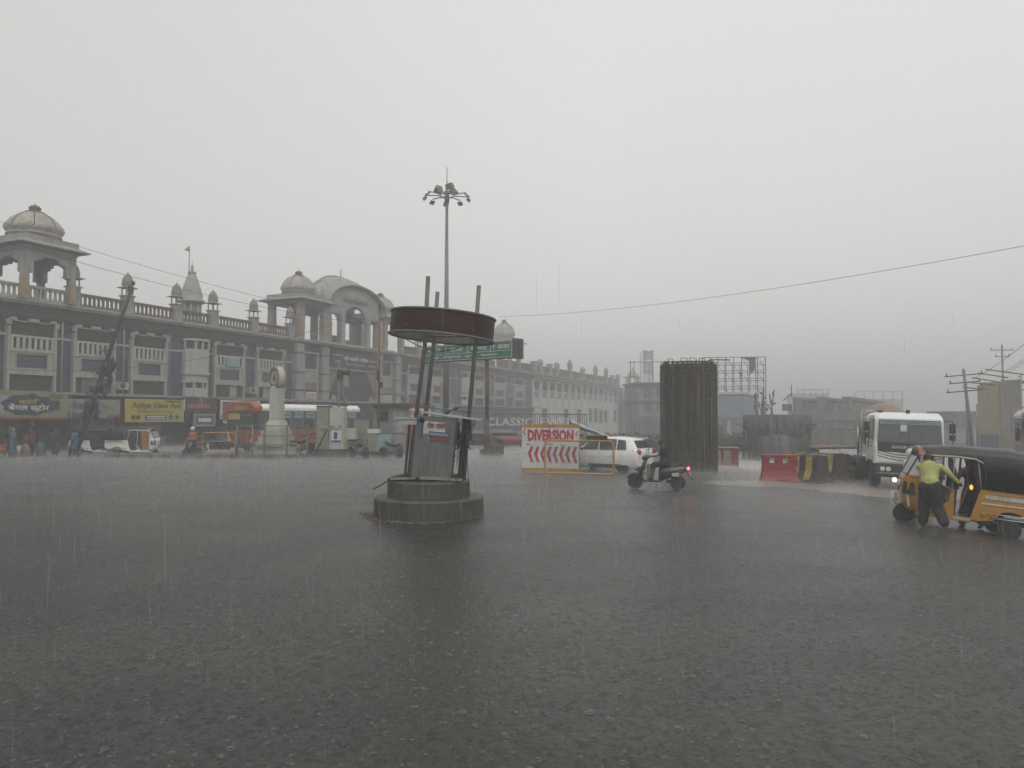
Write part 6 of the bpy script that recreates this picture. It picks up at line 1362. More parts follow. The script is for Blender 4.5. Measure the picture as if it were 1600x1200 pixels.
# local x runs towards camera-right
for (x0, x1, z0, z1, m) in ((0, 2.6, 0, 7.2, 'hoard_yellow'), (2.7, 4.6, 0, 7.6, 'hoard_tan'), (7.6, 12.5, 5.3, 8.3, 'banner_blue'), (7.6, 12.5, 0, 5.2, 'banner_grey'), (12.7, 17.5, 0, 8.6, 'hoard_tan'), (17.8, 22, 0, 8.8, 'cover_blue')):
    b = MB(); b.bb(x0, x1, -.15, .15, z0, z1); b.build('hoarding_panel', m, hg)
b = MB()
for x in (4.8, 5.7, 6.6, 7.5): b.cyl((x, 0, 0), (x, 0, 8), .08, n=5)
for z in (1.5, 3.2, 4.9, 6.6): b.cyl((4.7, 0, z), (7.6, 0, z), .06, n=5)
b.bb(0, 22, .2, .5, 7.2, 7.5); b.build('frame', 'hoard_tan', hg)
b = MB(); b.bb(0.2, 2.4, -.2, -.15, .4, 2.2); b.build('blue_print', 'banner_blue', hg); b = MB(); [b.bb(8.2, 11.5 - .4 * i, -.2, -.15, 4.2 - i * .8, 4.5 - i * .8) for i in range(5)]; b.build('faded_print', 'far_wall_dark', hg)
t = thing('far_building', 'small pale block with a dark cap between truck and hoardings', 'building', (gx(1512, 110), 110, -2), .1)
b = MB(); b.bb(-2, 3, 0, 6, 0, 3.4); b.bb(-2, 3, 0, 6, 3.4, 5.2); b.build('wall', 'far_wall', t); b = MB(); b.bb(-2.4, 1.4, -.3, 6, 2.9, 5.2); b.build('upper_wall', 'far_wall_dark', t)
def epole(label, px, d, zt_, lean, arms, r=.1, z0=-1.2):
    t = thing('electric_pole', label, 'utility pole', (gx(px, d), d, z0), rot=(0, lean, 0), group=None)
    b = MB(); b.cyl((0, 0, 0), (0, 0, zt_), r * 1.4, r, n=8); b.build('pole', 'galv', t)
    b = MB()
    for z, w_ in arms: b.cyl((-w_, 0, z), (w_, 0, z), .05, n=5); [b.cyl((s * w_ * .9, 0, z), (s * w_ * .9, 0, z + .25), .05, n=5) for s in (-1, 1)]
    if arms: b.build('cross_arm', 'far_wall_dark', t)
    return t
epole('leaning electric pole with cross arms right of the mixer truck', 1519, 60, 7.5, -.085, ((7.0, 1.6), (6.4, 1.3), (5.7, 1.6)), .11)
epole('electric pole with insulators rising behind the hoardings', 1568, 82, 11.6, 0, ((11.0, 1.3), (10.3, .8)))
epole('thin bare pole left of the leaning electric pole', 1510, 80, 5.2, 0, ()); epole('thin bare pole right of the leaning electric pole', 1526, 84, 5.0, 0, ())
rods = thing('steel_stringers', 'row of long thin steel rods reaching out from the hoarding tops', 'steel frame', (0, 0, 0))
for (xa, ya, xb, yb) in ((1541, 577, 1600, 585), (1530, 583, 1576, 590), (1520, 590, 1562, 597), (1510, 597, 1556, 602), (1505, 605, 1536, 608), (1500, 612, 1524, 610)):
    b = MB(); b.cyl((gx(xa, 60), 60, vz(ya, 60)), (gx(xb, 56), 56, vz(yb, 56)), .05, n=5); b.build('rod', 'pole_brown', rods)
b = MB()
for p, q in (((1600, 530, 40), (1522, 592, 60)), ((1600, 548, 42), (1572, 580, 60)), ((1600, 556, 42), (1574, 582, 62)), ((1600, 572, 44), (1590, 590, 60))):
    b.tube(catenary((gx(p[0] + 60, p[2]), p[2], vz(p[1] - 40, p[2])), (gx(q[0], q[2]), q[2], vz(q[1], q[2])), .25, 10), .022, 4)
tag(b.build('overhead_wire', 'cable', None), 'bundle of overhead wires running to the leaning pole at right', 'wire', 'overhead wires')
b = MB(); b.tube(catenary((gx(1640, 26), 26, vz(376, 26)), (gx(780, 60), 60, vz(494, 60)), .55, 30), .010, 5); tag(b.build('overhead_wire', 'cable', None), 'single long overhead wire rising from the green sign to the upper right corner', 'wire', 'overhead wires')
b = MB(); b.tube(catenary((gx(-40, 38), 38, vz(333, 38)), (gx(590, 60), 60, vz(502, 60)), .5, 24), .011, 5); tag(b.build('overhead_wire', 'cable', None), 'upper of the two wires slanting down from the left edge to the rooftop dome', 'wire', 'overhead wires')
b = MB(); b.tube(catenary((gx(-40, 38), 38, vz(362, 38)), (gx(590, 60), 60, vz(508, 60)), .6, 24), .013, 5); tag(b.build('overhead_wire', 'cable', None), 'lower of the two wires slanting down from the left edge', 'wire', 'overhead wires')
b = MB(); b.tube(catenary((gx(-20, 44), 44, vz(575, 44)), (gx(520, 50), 50, vz(505, 50)), 1.2, 24), .014, 5); tag(b.build('overhead_wire', 'cable', None), 'sagging low wire crossing the first floor of the market building', 'wire', 'overhead wires')

# leaning pole with cable clump
lp = thing('leaning_pole', 'leaning dark pole wrapped in clumps of cable, lamp on top, by the white autorickshaws', 'utility pole', (gx(118, 44.5), 44.5, 0))
b = MB()
def lpz(px, y): return ((px - 118) / F * 44.5, 0, vz(y, 44.5))
b.tube([(0, 0, -.1), lpz(134, 665), lpz(160, 580), lpz(182, 510), lpz(203, 447)], .16, 8, rs=[.16, .15, .14, .12, .1]); b.build('pole', 'rubber', lp)
b = MB(); rr = random.Random(21)
for i in range(30):
    u = rr.random(); px = 140 + 30 * u + rr.uniform(-9, 9); y = 655 - 95 * u; b.ball((*lpz(px, y)[:1], rr.uniform(-.25, .25), lpz(px, y)[2]), (rr.uniform(.1, .28), .2, rr.uniform(.12, .4)), 7, 5)
b.build('cable_clump', 'rubber', lp)
b = MB()
for i in range(26):
    u = rr.random(); c_ = lpz(142 + 45 * u + rr.uniform(-6, 6), 640 - 130 * u); R0 = rr.uniform(.15, .5); pts = [(c_[0] + R0 * cos(a) * (1 + .2 * sin(3 * a)), rr.uniform(-.1, .1) - .2, c_[2] + R0 * .8 * sin(a)) for a in [j * .5 for j in range(rr.randint(6, 12))]]; b.tube(pts, .014, 4)
for i in range(12):
    c_ = lpz(rr.uniform(136, 175), rr.uniform(545, 620)); b.tube([c_, (c_[0] + rr.uniform(-1.3, .3), 0, c_[2] + rr.uniform(-.2, .1)), (c_[0] + rr.uniform(-1.5, 1.0), .3, c_[2] - rr.uniform(.4, 1.4))], .014, 4)
b.build('loose_cable', 'cable', lp)
b = MB(); b.ball(lpz(204, 441), (.12, .12, .14), 10, 8); b.box(lpz(198, 452), (.1, .1, .5)); b.build('lamp', 'rubber', lp)

# slim brown pole, CCTV pole, cabinets, kiosk shed, stalls
bpn = thing('slim_pole', 'slim orange brown pole with a small dark fixture, left of the wrecked stand', 'pole', (gx(592, 44.5), 44.5, 0)); b = MB(); b.cyl((0, 0, 0), (0, 0, 9.2), .075, .06, n=8); b.build('pole', 'pole_brown', bpn); b = MB(); b.box((.12, -.05, 4.3), (.2, .25, .35)); b.box((-.05, -.05, 4.9), (.12, .12, .7)); b.box((0, 0, 9.0), (.14, .14, .3)); b.build('fixture', 'rubber', bpn)
cc = thing('camera_pole', 'steel pole with a horn speaker and camera above the cream cabinet', 'pole', (gx(529, 44.6), 44.6, 0)); b = MB(); b.cyl((0, 0, 0), (0, 0, 5.6), .07, n=8); b.tube([(.05, 0, 4.3), (.3, 0, 3.6), (.42, 0, 3.0), (.4, 0, 2.4)], .04, 5); b.build('pole', 'galv', cc)
b = MB(); b.box((.12, -.1, 4.95), (.3, .4, .55)); b.lathe([(.08, 0), (.12, .2), (.24, .42)], 12, mx=Matrix.Translation((.25, -.1, 5.0)) @ Matrix.Rotation(1.4, 4, 'Y')); b.build('speaker', 'rubber', cc)
cbx = thing('electric_cabinet', 'tall cream electric cabinet pair with torn blue poster below the camera pole', 'cabinet', (gx(518, 43.6), 43.6, .0), -.1)
b = MB(); b.bb(-.78, -.05, -.35, .35, .5, 3.0); b.build('cabinet', 'banner_cream', cbx, bev=.02); b = MB(); b.bb(.0, .85, -.35, .35, .5, 2.95); b.build('cabinet', 'monument', cbx, bev=.02); b = MB(); b.bb(-.85, .9, -.4, .4, 0, .5); b.build('plinth', 'concrete', cbx); b = MB(); b.bb(-.82, .88, -.4, .4, 3.0, 3.05); b.build('roof', 'wall_dark', cbx)
b = MB(); b.bb(.12, .75, -.37, -.355, .9, 1.6); ps = b.build('poster', 'print_white', cbx); b = MB(); b.bb(.3, .5, -.385, -.37, 1.1, 1.5); b.bb(.14, .73, -.385, -.37, .92, 1.02); b.build('poster_print', 'print_blue', ps); b = MB(); [b.ball((-.4 + .13 * i, -.37, 1.75 + .1 * sin(i * 1.7)), (.13, .02, .12), 8, 5) for i in range(9)]; b.build('torn_stain', 'stone_grey', cbx)
st_ = thing('sloped_strut', 'dark red strut leaning against the cream cabinet', 'strut', (gx(497, 43), 43, 0.1)); b = MB(); b.cyl((-.2, 0, 0), (.55, 0, 1.6), .05, n=6); b.build('strut', 'maroon', st_)
def cart(name, label, cat, px, d, parts):
    t = thing(name, label, cat, (gx(px, d), d, 0), -.05)
    for nm, m, (x0, x1, z0, z1, y0, y1) in parts: b = MB(); b.bb(x0, x1, y0, y1, z0, z1); b.build(nm, m, t, bev=.01)
    return t
cart('food_cart', 'white topped cart with a steel rail behind the left parked motorcycle', 'cart', 546, 44.2, (('panel', 'white_wall', (-.55, .4, 1.05, 1.7, -.3, .3)), ('rail', 'maroon', (-.6, .5, .96, 1.03, -.35, .35)), ('base', 'banner_cream', (-.5, .35, 0, .96, -.3, .3))))
cart('storage_box', 'beige steel box right of the white topped cart', 'box', 566, 45.2, (('body', 'banner_cream', (-.45, .5, 0, 2.2, -.3, .3)),))
cart('ice_box', 'pale blue and cream vendor box behind the second motorcycle', 'box', 589, 44.6, (('body', 'banner_cream', (-.45, .1, .3, 1.4, -.3, .3)), ('side', 'print_cyan', (.1, .9, .3, 1.3, -.3, .3)), ('lid', 'cloth_white', (-.5, .2, 1.4, 1.65, -.32, .32)), ('foot', 'maroon', (-.3, .7, 0, .3, -.25, .25))))
ks = thing('kiosk_shed', 'grey sheet metal kiosk with a dark flat roof behind the wrecked stand', 'kiosk', (gx(614, 46), 46, 0), .05)
b = MB(); b.bb(-1.0, 1.0, -.6, 1, 0, 2.95); b.build('wall', 'shutter_grey', ks); b = MB(); b.bb(-1.15, 1.1, -.9, 1.1, 2.95, 3.2); b.build('roof', 'wall_dark', ks); b = MB(); b.bb(-.9, -.2, -.64, -.6, 2.45, 2.7); b.build('red_board', 'maroon', ks); b = MB(); b.bb(-.9, -.2, -.64, -.6, 2.1, 2.42); b.build('window', 'dark_glass', ks)
b = MB()
for z0, z1 in ((2.2, 2.8), (1.4, 2.1), (.6, 1.3)): b.bb(.05, .85, -.65, -.62, z0, z1)
b.build('door_panel', 'stone_grey', ks)
rs = thing('red_stall', 'red and white striped stall front with dark lettering behind the leaning poles', 'stall', (gx(652, 50), 50, 0), .15)
for z0, z1, m in ((2.95, 3.3, 'banner_red'), (2.35, 2.95, 'white_wall'), (2.0, 2.35, 'banner_red'), (1.0, 2.0, 'banner_cream')): b = MB(); b.bb(-1.2, .9, -.05, .05, z0, z1); b.build('board', m, rs)
lettering('MOBILE', 1.4, .28, 'print_blue', rs, (-.1, -.07, 2.65), bold=.02); b = MB(); b.bb(-1.2, .9, .1, 1.5, 0, 3.0); b.build('body', 'wall_dark', rs); b = MB(); b.bb(-1.0, -.3, -.12, -.06, 1.2, 1.9); b.build('round_print', 'print_red', rs)
lettering('उत्पादन', 1.0, .3, 'print_blue', rs, (.1, -.13, 1.4))
sb = thing('small_sign', 'small pale blue shop sign behind the top rail of the wrecked stand', 'sign', (gx(695, 60), 60, 0), .2); b = MB(); b.bb(-.8, .7, -.05, .05, 2.2, 3.5); b.build('panel', 'print_cyan', sb); b = MB(); b.bb(-.4, .4, -.05, .05, 3.6, 5.2); b.build('ochre_panel', 'ochre', sb); b = MB(); b.bb(-.05, .05, .05, .15, 0, 5.4); b.build('post', 'galv', sb)
cf = thing('gate_sign', 'railing topped by big white capitals reading CLASSIC behind the DIVERSION board', 'sign', (gx(812, 70), 70, -.5), radians(-8))
b = MB()
for i in range(60): x = -5.5 + i * .2; b.cyl((x, 0, 1.6), (x, 0, 3.2), .03, n=4)
b.cyl((-5.5, 0, 3.2), (6.4, 0, 3.1), .05); b.cyl((-5.5, 0, 1.6), (6.4, 0, 1.6), .05); tag(b.build('railing', 'far_wall_dark', cf), kind='stuff')
lettering('CLASSIC JEWELS', 8.6, .95, 'print_white', cf, (1.2, -.1, 2.3), bold=.01, depth=.03); b = MB(); b.bb(-5.5, 6.4, -.2, .3, 1.2, 1.6); b.bb(-5.5, 6.4, 0.1, .3, 0, 1.2); b.build('wall', 'concrete_light', cf)
# faint cars behind
for (lab, px, d, m) in (('small red car fading in the rain left of the DIVERSION board', 795, 58, 'banner_red'), ('dim grey car behind the green sign post', 722, 62, 'galv'), ('dim maroon car between the stand and the sign post', 745, 56, 'maroon')):
    t = thing('parked_car', lab, 'car', (gx(px, d), d, 0), .1)
    b = MB(); b.loft([[(x, -.75, .25), (x, -.8, z), (x, .8, z), (x, .75, .25)] for x, z in ((-1.9, .75), (-1.8, .95), (1.3, .9), (1.9, .7))]); b.build('body', m, t); b = MB(); b.loft([[(x, -.7, .9), (x, -w_, z), (x, w_, z), (x, .7, .9)] for x, z, w_ in ((-1.6, .95, .7), (-1.1, 1.4, .58), (.3, 1.42, .58), (1.0, .95, .7))]); b.build('cabin', 'glass_grey', t)
    for x in (-1.2, 1.2):
        for s in (-1, 1): wheel(t, 'wheel', (x, s * .7, .3), .3, .18, .18)
tp_ = thing('tarpaulin', 'pale blue tarpaulin sloping down behind the white hatchback', 'tarpaulin', (gx(925, 40), 40, 0)); b = MB(); secs = []
for i in range(9): x = -1.2 + i * .33; secs.append([(x, -.8, 2.1 - .13 * i + .05 * sin(i * 2)), (x, 0, 2.25 - .14 * i + .04 * cos(i * 3)), (x, .9, 1.9 - .1 * i), (x, .9, 1.87 - .1 * i), (x, 0, 2.2 - .14 * i), (x, -.8, 2.06 - .13 * i)])
b.loft(secs); b.build('sheet', 'tarp_blue', tp_); b = MB(); [b.cyl((x, y, 0), (x, y, 1.95 - (x + 1.2) * .32), .03, n=5) for x in (-1.1, 1.3) for y in (-.7, .8)]; b.build('pole', 'galv', tp_)
# orange crate, sacks at far left
t = thing('red_crate_cart', 'orange red crate cart at the far left shop front', 'cart', (gx(3, 43), 43, 0)); b = MB(); b.bb(-.5, .42, -.3, .3, .35, .75); b.build('crate', 'bus_orange', t, bev=.02); b = MB(); [b.torus((x, -.32, .2), .18, .03, 'y', 16, 5) for x in (-.3, .3)]; b.build('wheel', 'rubber', t); b = MB(); b.bb(-.5, .4, -.31, -.3, .5, .6); b.build('band', 'print_orange', t)
rr = random.Random(17)
for k, (px, m, lab) in enumerate(((33, 'monument', 'pale sack on the shop floor right of the teal clad woman'), (42, 'pinkish', 'dull pink bundle hanging low in the leftmost shop'), (66, 'cloth_teal', 'dark green bundle of goods in the middle of the leftmost shop'))):
    b = MB(); b.ball((0, 0, .35), (.3, .25, .38 + .1 * k), 10, 7); tag(b.build('sack', m, None, (gx(px, 44), 44, -.02)), lab, 'sack')

# ------------------------------------------------------------------ people
def capsule(mb, p0, r0, p1, r1, n=12):
    p0, p1 = Vector(p0), Vector(p1); d = p1 - p0; L_ = d.length
    if L_ < 1e-5: mb.ball(p0, r0, n, 8); return
    d.normalize(); h = Vector((0, 0, 1)) if abs(d.z) < .9 else Vector((1, 0, 0)); u = d.cross(h).normalized(); w_ = d.cross(u); vs = []; rows = []
    for k in range(5): a = -pi / 2 + pi / 2 * k / 4; rows.append((p0 + d * (r0 * sin(a)), r0 * cos(a)))
    for k in range(5): a = pi / 2 * k / 4; rows.append((p1 + d * (r1 * sin(a)), r1 * cos(a)))
    for p, r in rows:
        r = max(r, 1e-4)
        for j in range(n): t = 2 * pi * j / n; vs.append(p + u * (r * cos(t)) + w_ * (r * sin(t)))
    m = len(rows); fs = [(i * n + j, (i + 1) * n + j, (i + 1) * n + (j + 1) % n, i * n + (j + 1) % n) for i in range(m - 1) for j in range(n)]
    fs += [tuple(range(n)), tuple(reversed(range((m - 1) * n, m * n)))]; mb.add(vs, fs, True)
def flesh(mb, name, m, par, vox=.018, fold=0.0):
    o = mb.build(name, m, par); r = o.modifiers.new('r', 'REMESH'); r.mode = 'VOXEL'; r.voxel_size = vox; r.use_smooth_shade = True
    s = o.modifiers.new('s', 'SMOOTH'); s.factor = .6; s.iterations = 4; bake(o)
    if fold:
        for v in o.data.vertices:
            k = mn.noise(Vector((v.co.x * 7, v.co.y * 7, v.co.z * 3.2))); v.co += v.normal * (k * fold)
    for p in o.data.polygons: p.use_smooth = True
    return o
def person(label, loc, rz, J, top='cloth_black', legs='cloth_black', sleeves='long', leg_len='long', hair='hair', shoes='rubber', skirt=False, hood=None, vox=.02, raincoat=None, scale=1.0, helmet=None, bulk=1.0):
    t = thing('person', label, 'person', loc, rz); t.scale = (scale,) * 3
    V = {k: Vector(v) for k, v in J.items()}
    hip, chest, head = V['hip'], V['chest'], V['head']
    side = (V['shL'] - V['shR']).normalized(); nk = chest + (head - chest) * .45; face = V.get('face', Vector((1, 0, 0))).normalized()
    b = MB(); capsule(b, hip, .135, hip.lerp(chest, .5), .125); capsule(b, hip.lerp(chest, .5), .125, chest, .15); capsule(b, V['shL'], .075, V['shR'], .075); capsule(b, chest, .07, nk, .055); capsule(b, nk, .05, head, .07)
    up_ = (head - nk).normalized()
    b.ball(head, (.088, .08, .112), 14, 10); capsule(b, head - up_ * .05 + face * .03, .06, head - up_ * .07 + face * .045, .04)
    b.ball(head + face * .098 - up_ * .012, (.018, .014, .02), 8, 6)
    for s in (-1, 1):
        b.ball(head + side * (s * .08), (.02, .014, .03), 6, 5); b.ball(head + face * .078 + side * (s * .032) + up_ * .02, (.014, .014, .01), 6, 5)
    for s, S in ((1, 'L'), (-1, 'R')):
        sh, el, ha, hp_, kn, an = V['sh' + S], V['el' + S], V['ha' + S], hip + side * (s * .09), V['kn' + S], V['an' + S]
        capsule(b, sh, .055, el, .042); capsule(b, el, .042, ha, .028); d = (ha - el).normalized(); pal = ha + d * .05; capsule(b, ha, .028, pal, .036)
        o1 = d.cross(face if abs(d.dot(face)) < .9 else up_).normalized(); o2 = d.cross(o1)
        for f in range(4): base = pal + o1 * ((f - 1.5) * .021); tip = base + d * (.055 + .012 * (1.5 - abs(f - 1.3))) + o2 * .02; mid = base + d * .035; capsule(b, base, .011, mid, .0105, 6); capsule(b, mid, .0105, tip, .009, 6)
        capsule(b, ha + o1 * .03, .013, pal + o1 * .06 + o2 * .01, .010, 6)
        capsule(b, hp_, .088, kn, .062); capsule(b, kn, .062, kn.lerp(an, .35), .056); capsule(b, kn.lerp(an, .35), .056, an, .038)
        to = V['to' + S]; capsule(b, an - Vector((0, 0, .03)), .038, to, .03)
    flesh(b, 'body', 'skin', t, .012)
    c = MB(); k = 1.0
    capsule(c, hip.lerp(chest, .22), .165 * bulk, hip.lerp(chest, .5), .15 * bulk); capsule(c, hip.lerp(chest, .5), .15 * bulk, chest, .172 * bulk); capsule(c, V['shL'], .09, V['shR'], .09); capsule(c, chest, .12, nk, .07)
    for S in 'LR':
        capsule(c, V['sh' + S], .078, V['el' + S] if sleeves == 'long' else V['sh' + S].lerp(V['el' + S], .6), .062)
        if sleeves == 'long': capsule(c, V['el' + S], .060, V['el' + S].lerp(V['ha' + S], .9), .042)
    if raincoat: capsule(c, hip, .17, hip.lerp((V['knL'] + V['knR']) / 2, .7), .19)
    flesh(c, 'shirt' if not raincoat else 'raincoat', top, t, vox, .022)
    c = MB(); capsule(c, hip + side * .05, .155, hip - side * .05, .155); capsule(c, hip, .15, hip.lerp(chest, .2), .15)
    for s, S in ((1, 'L'), (-1, 'R')):
        hp_, kn, an = hip + side * (s * .09), V['kn' + S], V['an' + S]
        if skirt: continue
        if leg_len == 'long': capsule(c, hp_, .125 * bulk, kn, .10 * bulk); capsule(c, kn, .10 * bulk, an + Vector((0, 0, .08)), .09 * bulk)
        else: capsule(c, hp_, .115, hp_.lerp(kn, .95), .092)
    if skirt: m_ = (V['anL'] + V['anR']) / 2; capsule(c, hip, .17, hip.lerp(m_, .5), .2); capsule(c, hip.lerp(m_, .5), .2, m_ + Vector((0, 0, .16)), .22)
    flesh(c, 'trousers' if not skirt else 'skirt', legs, t, vox, .022)
    for S in 'LR':
        c = MB(); capsule(c, V['an' + S] - Vector((0, 0, .035)), .045, V['to' + S], .038); flesh(c, 'shoe', shoes, t, .015)
    c = MB(); hm_ = head + up_ * .03 - face * .015
    if hood: c.ball(head - face * .01, (.12, .12, .145), 14, 10); capsule(c, head - up_ * .1, .09, nk, .1); flesh(c, 'hood', hood, t, vox)
    elif helmet: c.ball(hm_ + up_ * .02, (.135, .135, .14), 14, 10); c.build('helmet', helmet, t)
    else: c.ball(hm_, (.095, .09, .105), 14, 10); flesh(c, 'hair', hair, t, .015)
    return t
STAND = dict(hip=(0, 0, .95), chest=(0, 0, 1.32), head=(.02, 0, 1.62), shL=(0, .17, 1.40), shR=(0, -.17, 1.40), elL=(-.03, .22, 1.12), elR=(-.03, -.22, 1.12), haL=(.05, .22, .88), haR=(.05, -.22, .88), knL=(.03, .1, .50), knR=(.03, -.1, .50), anL=(0, .1, .09), anR=(0, -.1, .09), toL=(.13, .11, .035), toR=(.13, -.11, .035))
def pose(**k): d = dict(STAND); d.update(k); return d
# man in lime shirt bending into the autorickshaw (faces away, leaning right)
x0, y0 = gx(1450, 17.05), 17.05
person('man in a lime yellow shirt and black trousers bending in to push the autorickshaw', (x0, y0, gz(x0, y0)), radians(58),
       pose(hip=(-.04, 0, .95), chest=(.22, .02, 1.33), head=(.40, .05, 1.57), shL=(.24, .2, 1.38), shR=(.24, -.19, 1.38), elL=(.42, .14, 1.2), haL=(.62, .05, 1.1), elR=(.34, -.36, 1.24), haR=(.50, -.55, 1.02),
            knL=(.03, .13, .53), knR=(-.02, -.13, .51), anL=(.02, .16, .10), anR=(-.10, -.26, .10), toL=(.15, .18, .04), toR=(.03, -.30, .04), face=(1, .1, -.3)), top='cloth_lime', legs='cloth_black', vox=.016, shoes='skin', bulk=1.22)
x0, y0 = gx(1514, 18.6), 18.6
person('person in dark maroon clothes pushing at the far side doorway of the autorickshaw', (x0, y0, gz(x0, y0)), radians(-150),
       pose(hip=(-.1, 0, .98), chest=(-.02, 0, 1.38), head=(.1, 0, 1.66), shL=(-.02, .19, 1.42), shR=(-.02, -.19, 1.42), elL=(.2, .26, 1.22), haL=(.44, .22, 1.2), elR=(.2, -.26, 1.2), haR=(.44, -.2, 1.14), knL=(0, .1, .52), knR=(.1, -.12, .52), anL=(-.16, .14, .09), anR=(.16, -.14, .09), toL=(-.02, .15, .035), toR=(.3, -.15, .035)), top='cloth_maroon', legs='cloth_maroon', vox=.02, bulk=1.2)
b = MB(); b.ball((0, 0, 0), (.04, .03, .06), 10, 8); tag(b.build('amber_lamp', 'amber_lit', None, (gx(1516, 17.9), 17.95, vz(761, 17.9))), 'small glowing amber lamp inside the autorickshaw doorway', 'lamp')
x0, y0 = gx(1420, 19.4), 19.4
person('person in white with a white cap standing behind the nose of the autorickshaw', (x0, y0, gz(x0, y0)), radians(-60), pose(haR=(.3, -.1, 1.2), elR=(.05, -.28, 1.15)), top='cloth_white', legs='far_wall_dark' if False else 'cloth_black', hood='cloth_white', scale=1.03)
# scooter rider (scooter frame)
person('scooter rider in a black t-shirt and dark shorts with bare legs', (SCX, SCY, gz(SCX, SCY)), SRZ,
       pose(hip=(-.30, 0, .88), chest=(-.27, 0, 1.25), head=(-.17, 0, 1.54), shL=(-.26, .17, 1.32), shR=(-.26, -.17, 1.32), elL=(-.06, .26, 1.12), elR=(-.06, -.26, 1.12), haL=(.18, .27, 1.09), haR=(.18, -.27, 1.09),
            knL=(.10, .16, .80), knR=(.08, -.16, .82), anL=(.12, .13, .40), anR=(.14, -.13, .40), toL=(.24, .13, .34), toR=(.26, -.13, .34)), sleeves='short', leg_len='short', vox=.016, shoes='rubber')
b = MB(); b.loft([[(x, y, z) for x, y in ((-.1, -.06), (.12, -.09), (.13, .09), (-.1, .06))] for z in (0, .18, .3)]); tag(b.build('carrier_bag', 'cloth_white', None, (SCX + .04, SCY, gz(SCX, SCY) + .88), (0, 0, SRZ), bev=.03), 'white carrier bag on the lap of the scooter rider', 'bag')
b = MB(); b.loft([[(x, y, z) for x, y in ((-.1, -.06), (.08, -.07), (.08, .07), (-.1, .06))] for z in (0, .3, .52)]); tag(b.build('carrier_bag', 'banner_cream', None, (SCX - .22, SCY + .08, gz(SCX, SCY) + .32), (0, 0, SRZ), bev=.03), 'pale bag standing on the footboard of the scooter', 'bag')
x0 = gx(118, 43)
person('person in a blue raincoat walking past the shuttered shop', (x0, 43, 0), radians(170), pose(knL=(.16, .1, .52), anL=(.2, .1, .12), toL=(.32, .1, .05), knR=(0, -.1, .52), anR=(-.22, -.1, .14), toR=(-.1, -.1, .06), haR=(.2, -.15, 1.2), elR=(0, -.25, 1.12), hip=(0, 0, .98)), top='cloth_blue', legs='cloth_black', raincoat=True, hood='hair', vox=.03)
x0 = gx(22, 43)
person('woman in a teal sari standing before the leftmost shop', (x0, 43, 0), radians(80), STAND, top='cloth_teal', legs='cloth_teal', skirt=True, hood='pinkish', vox=.03)
x0 = gx(88, 44.6)
person('dim figure in brown deep inside the leftmost shop', (x0, 44.6, 0), radians(-60), STAND, top='grille_brown', legs='rubber', vox=.03)
x0 = gx(51, 44.3)
person('dark clothed figure beside the bundles in the leftmost shop', (x0, 44.3, 0), radians(-110), STAND, top='cloth_maroon', legs='cloth_black', vox=.03)
x0 = gx(302, 44.6)
person('rider with a white helmet and orange shirt by the parked scooter', (x0, 44.6, 0), radians(-100), pose(haR=(.3, -.2, 1.0), haL=(.3, .2, 1.0)), top='cloth_orange', legs='cloth_black', helmet='cloth_white', vox=.03)
# shop awning props and dim shop goods stay in the shop fronts

# ------------------------------------------------------------------ rain, splashes, haze
def stuffobj(name, vs, fs, m):
    me = bpy.data.meshes.new(name); me.from_pydata(vs, [], fs); me.update(); me.materials.append(M[m]); o = link(name, me); tag(o, kind='stuff'); return o
def rainmat(name, col, a):
    m = bpy.data.materials.new(name); m.use_nodes = True; n = m.node_tree; n.nodes.clear(); o = n.nodes.new('ShaderNodeOutputMaterial'); t = n.nodes.new('ShaderNodeBsdfTransparent')
    d = n.nodes.new('ShaderNodeBsdfDiffuse'); u = n.nodes.new('ShaderNodeBsdfTranslucent'); q = n.nodes.new('ShaderNodeMixShader'); q.inputs[0].default_value = .5; x = n.nodes.new('ShaderNodeMixShader'); x.inputs[0].default_value = a
    d.inputs[0].default_value = (*col, 1); u.inputs[0].default_value = (*col, 1)
    n.links.new(d.outputs[0], q.inputs[1]); n.links.new(u.outputs[0], q.inputs[2]); n.links.new(t.outputs[0], x.inputs[1]); n.links.new(q.outputs[0], x.inputs[2]); n.links.new(x.outputs[0], o.inputs[0]); M[name] = m
def clearmat(name, col, a, rough=.3, refl=True):
    m = bpy.data.materials.new(name); m.use_nodes = True; n = m.node_tree; n.nodes.clear(); o = n.nodes.new('ShaderNodeOutputMaterial'); t = n.nodes.new('ShaderNodeBsdfTransparent'); p = n.nodes.new('ShaderNodeBsdfPrincipled')
    p.inputs['Base Color'].default_value = (*col, 1); p.inputs['Roughness'].default_value = rough; x = n.nodes.new('ShaderNodeMixShader'); x.inputs[0].default_value = a
    n.links.new(t.outputs[0], x.inputs[1]); n.links.new(p.outputs[0], x.inputs[2]); n.links.new(x.outputs[0], o.inputs[0]); M[name] = m
rainmat('rain_drop', (1, 1, 1), .13); clearmat('splash_water', (.30, .31, .30), .26, .1); rainmat('spray_water', (1, 1, 1), .95)
rr = random.Random(101); vs = []; fs = []
def add_streak(x, y, z, L_, r):
    dx, dy = rr.gauss(-.03, .03), rr.gauss(0, .02); o = len(vs); a = rr.uniform(0, 2)
    for k in range(3): t = a + 2 * pi * k / 3; vs.append((x + r * cos(t) + dx * L_ * .5, y + r * sin(t) + dy * L_ * .5, z + L_ * .5))
    vs.append((x, y, z)); vs.append((x + dx * L_, y + dy * L_, z + L_))
    for k in range(3): fs.append((o + k, o + (k + 1) % 3, o + 3)); fs.append((o + (k + 1) % 3, o + k, o + 4))
NR = 9000
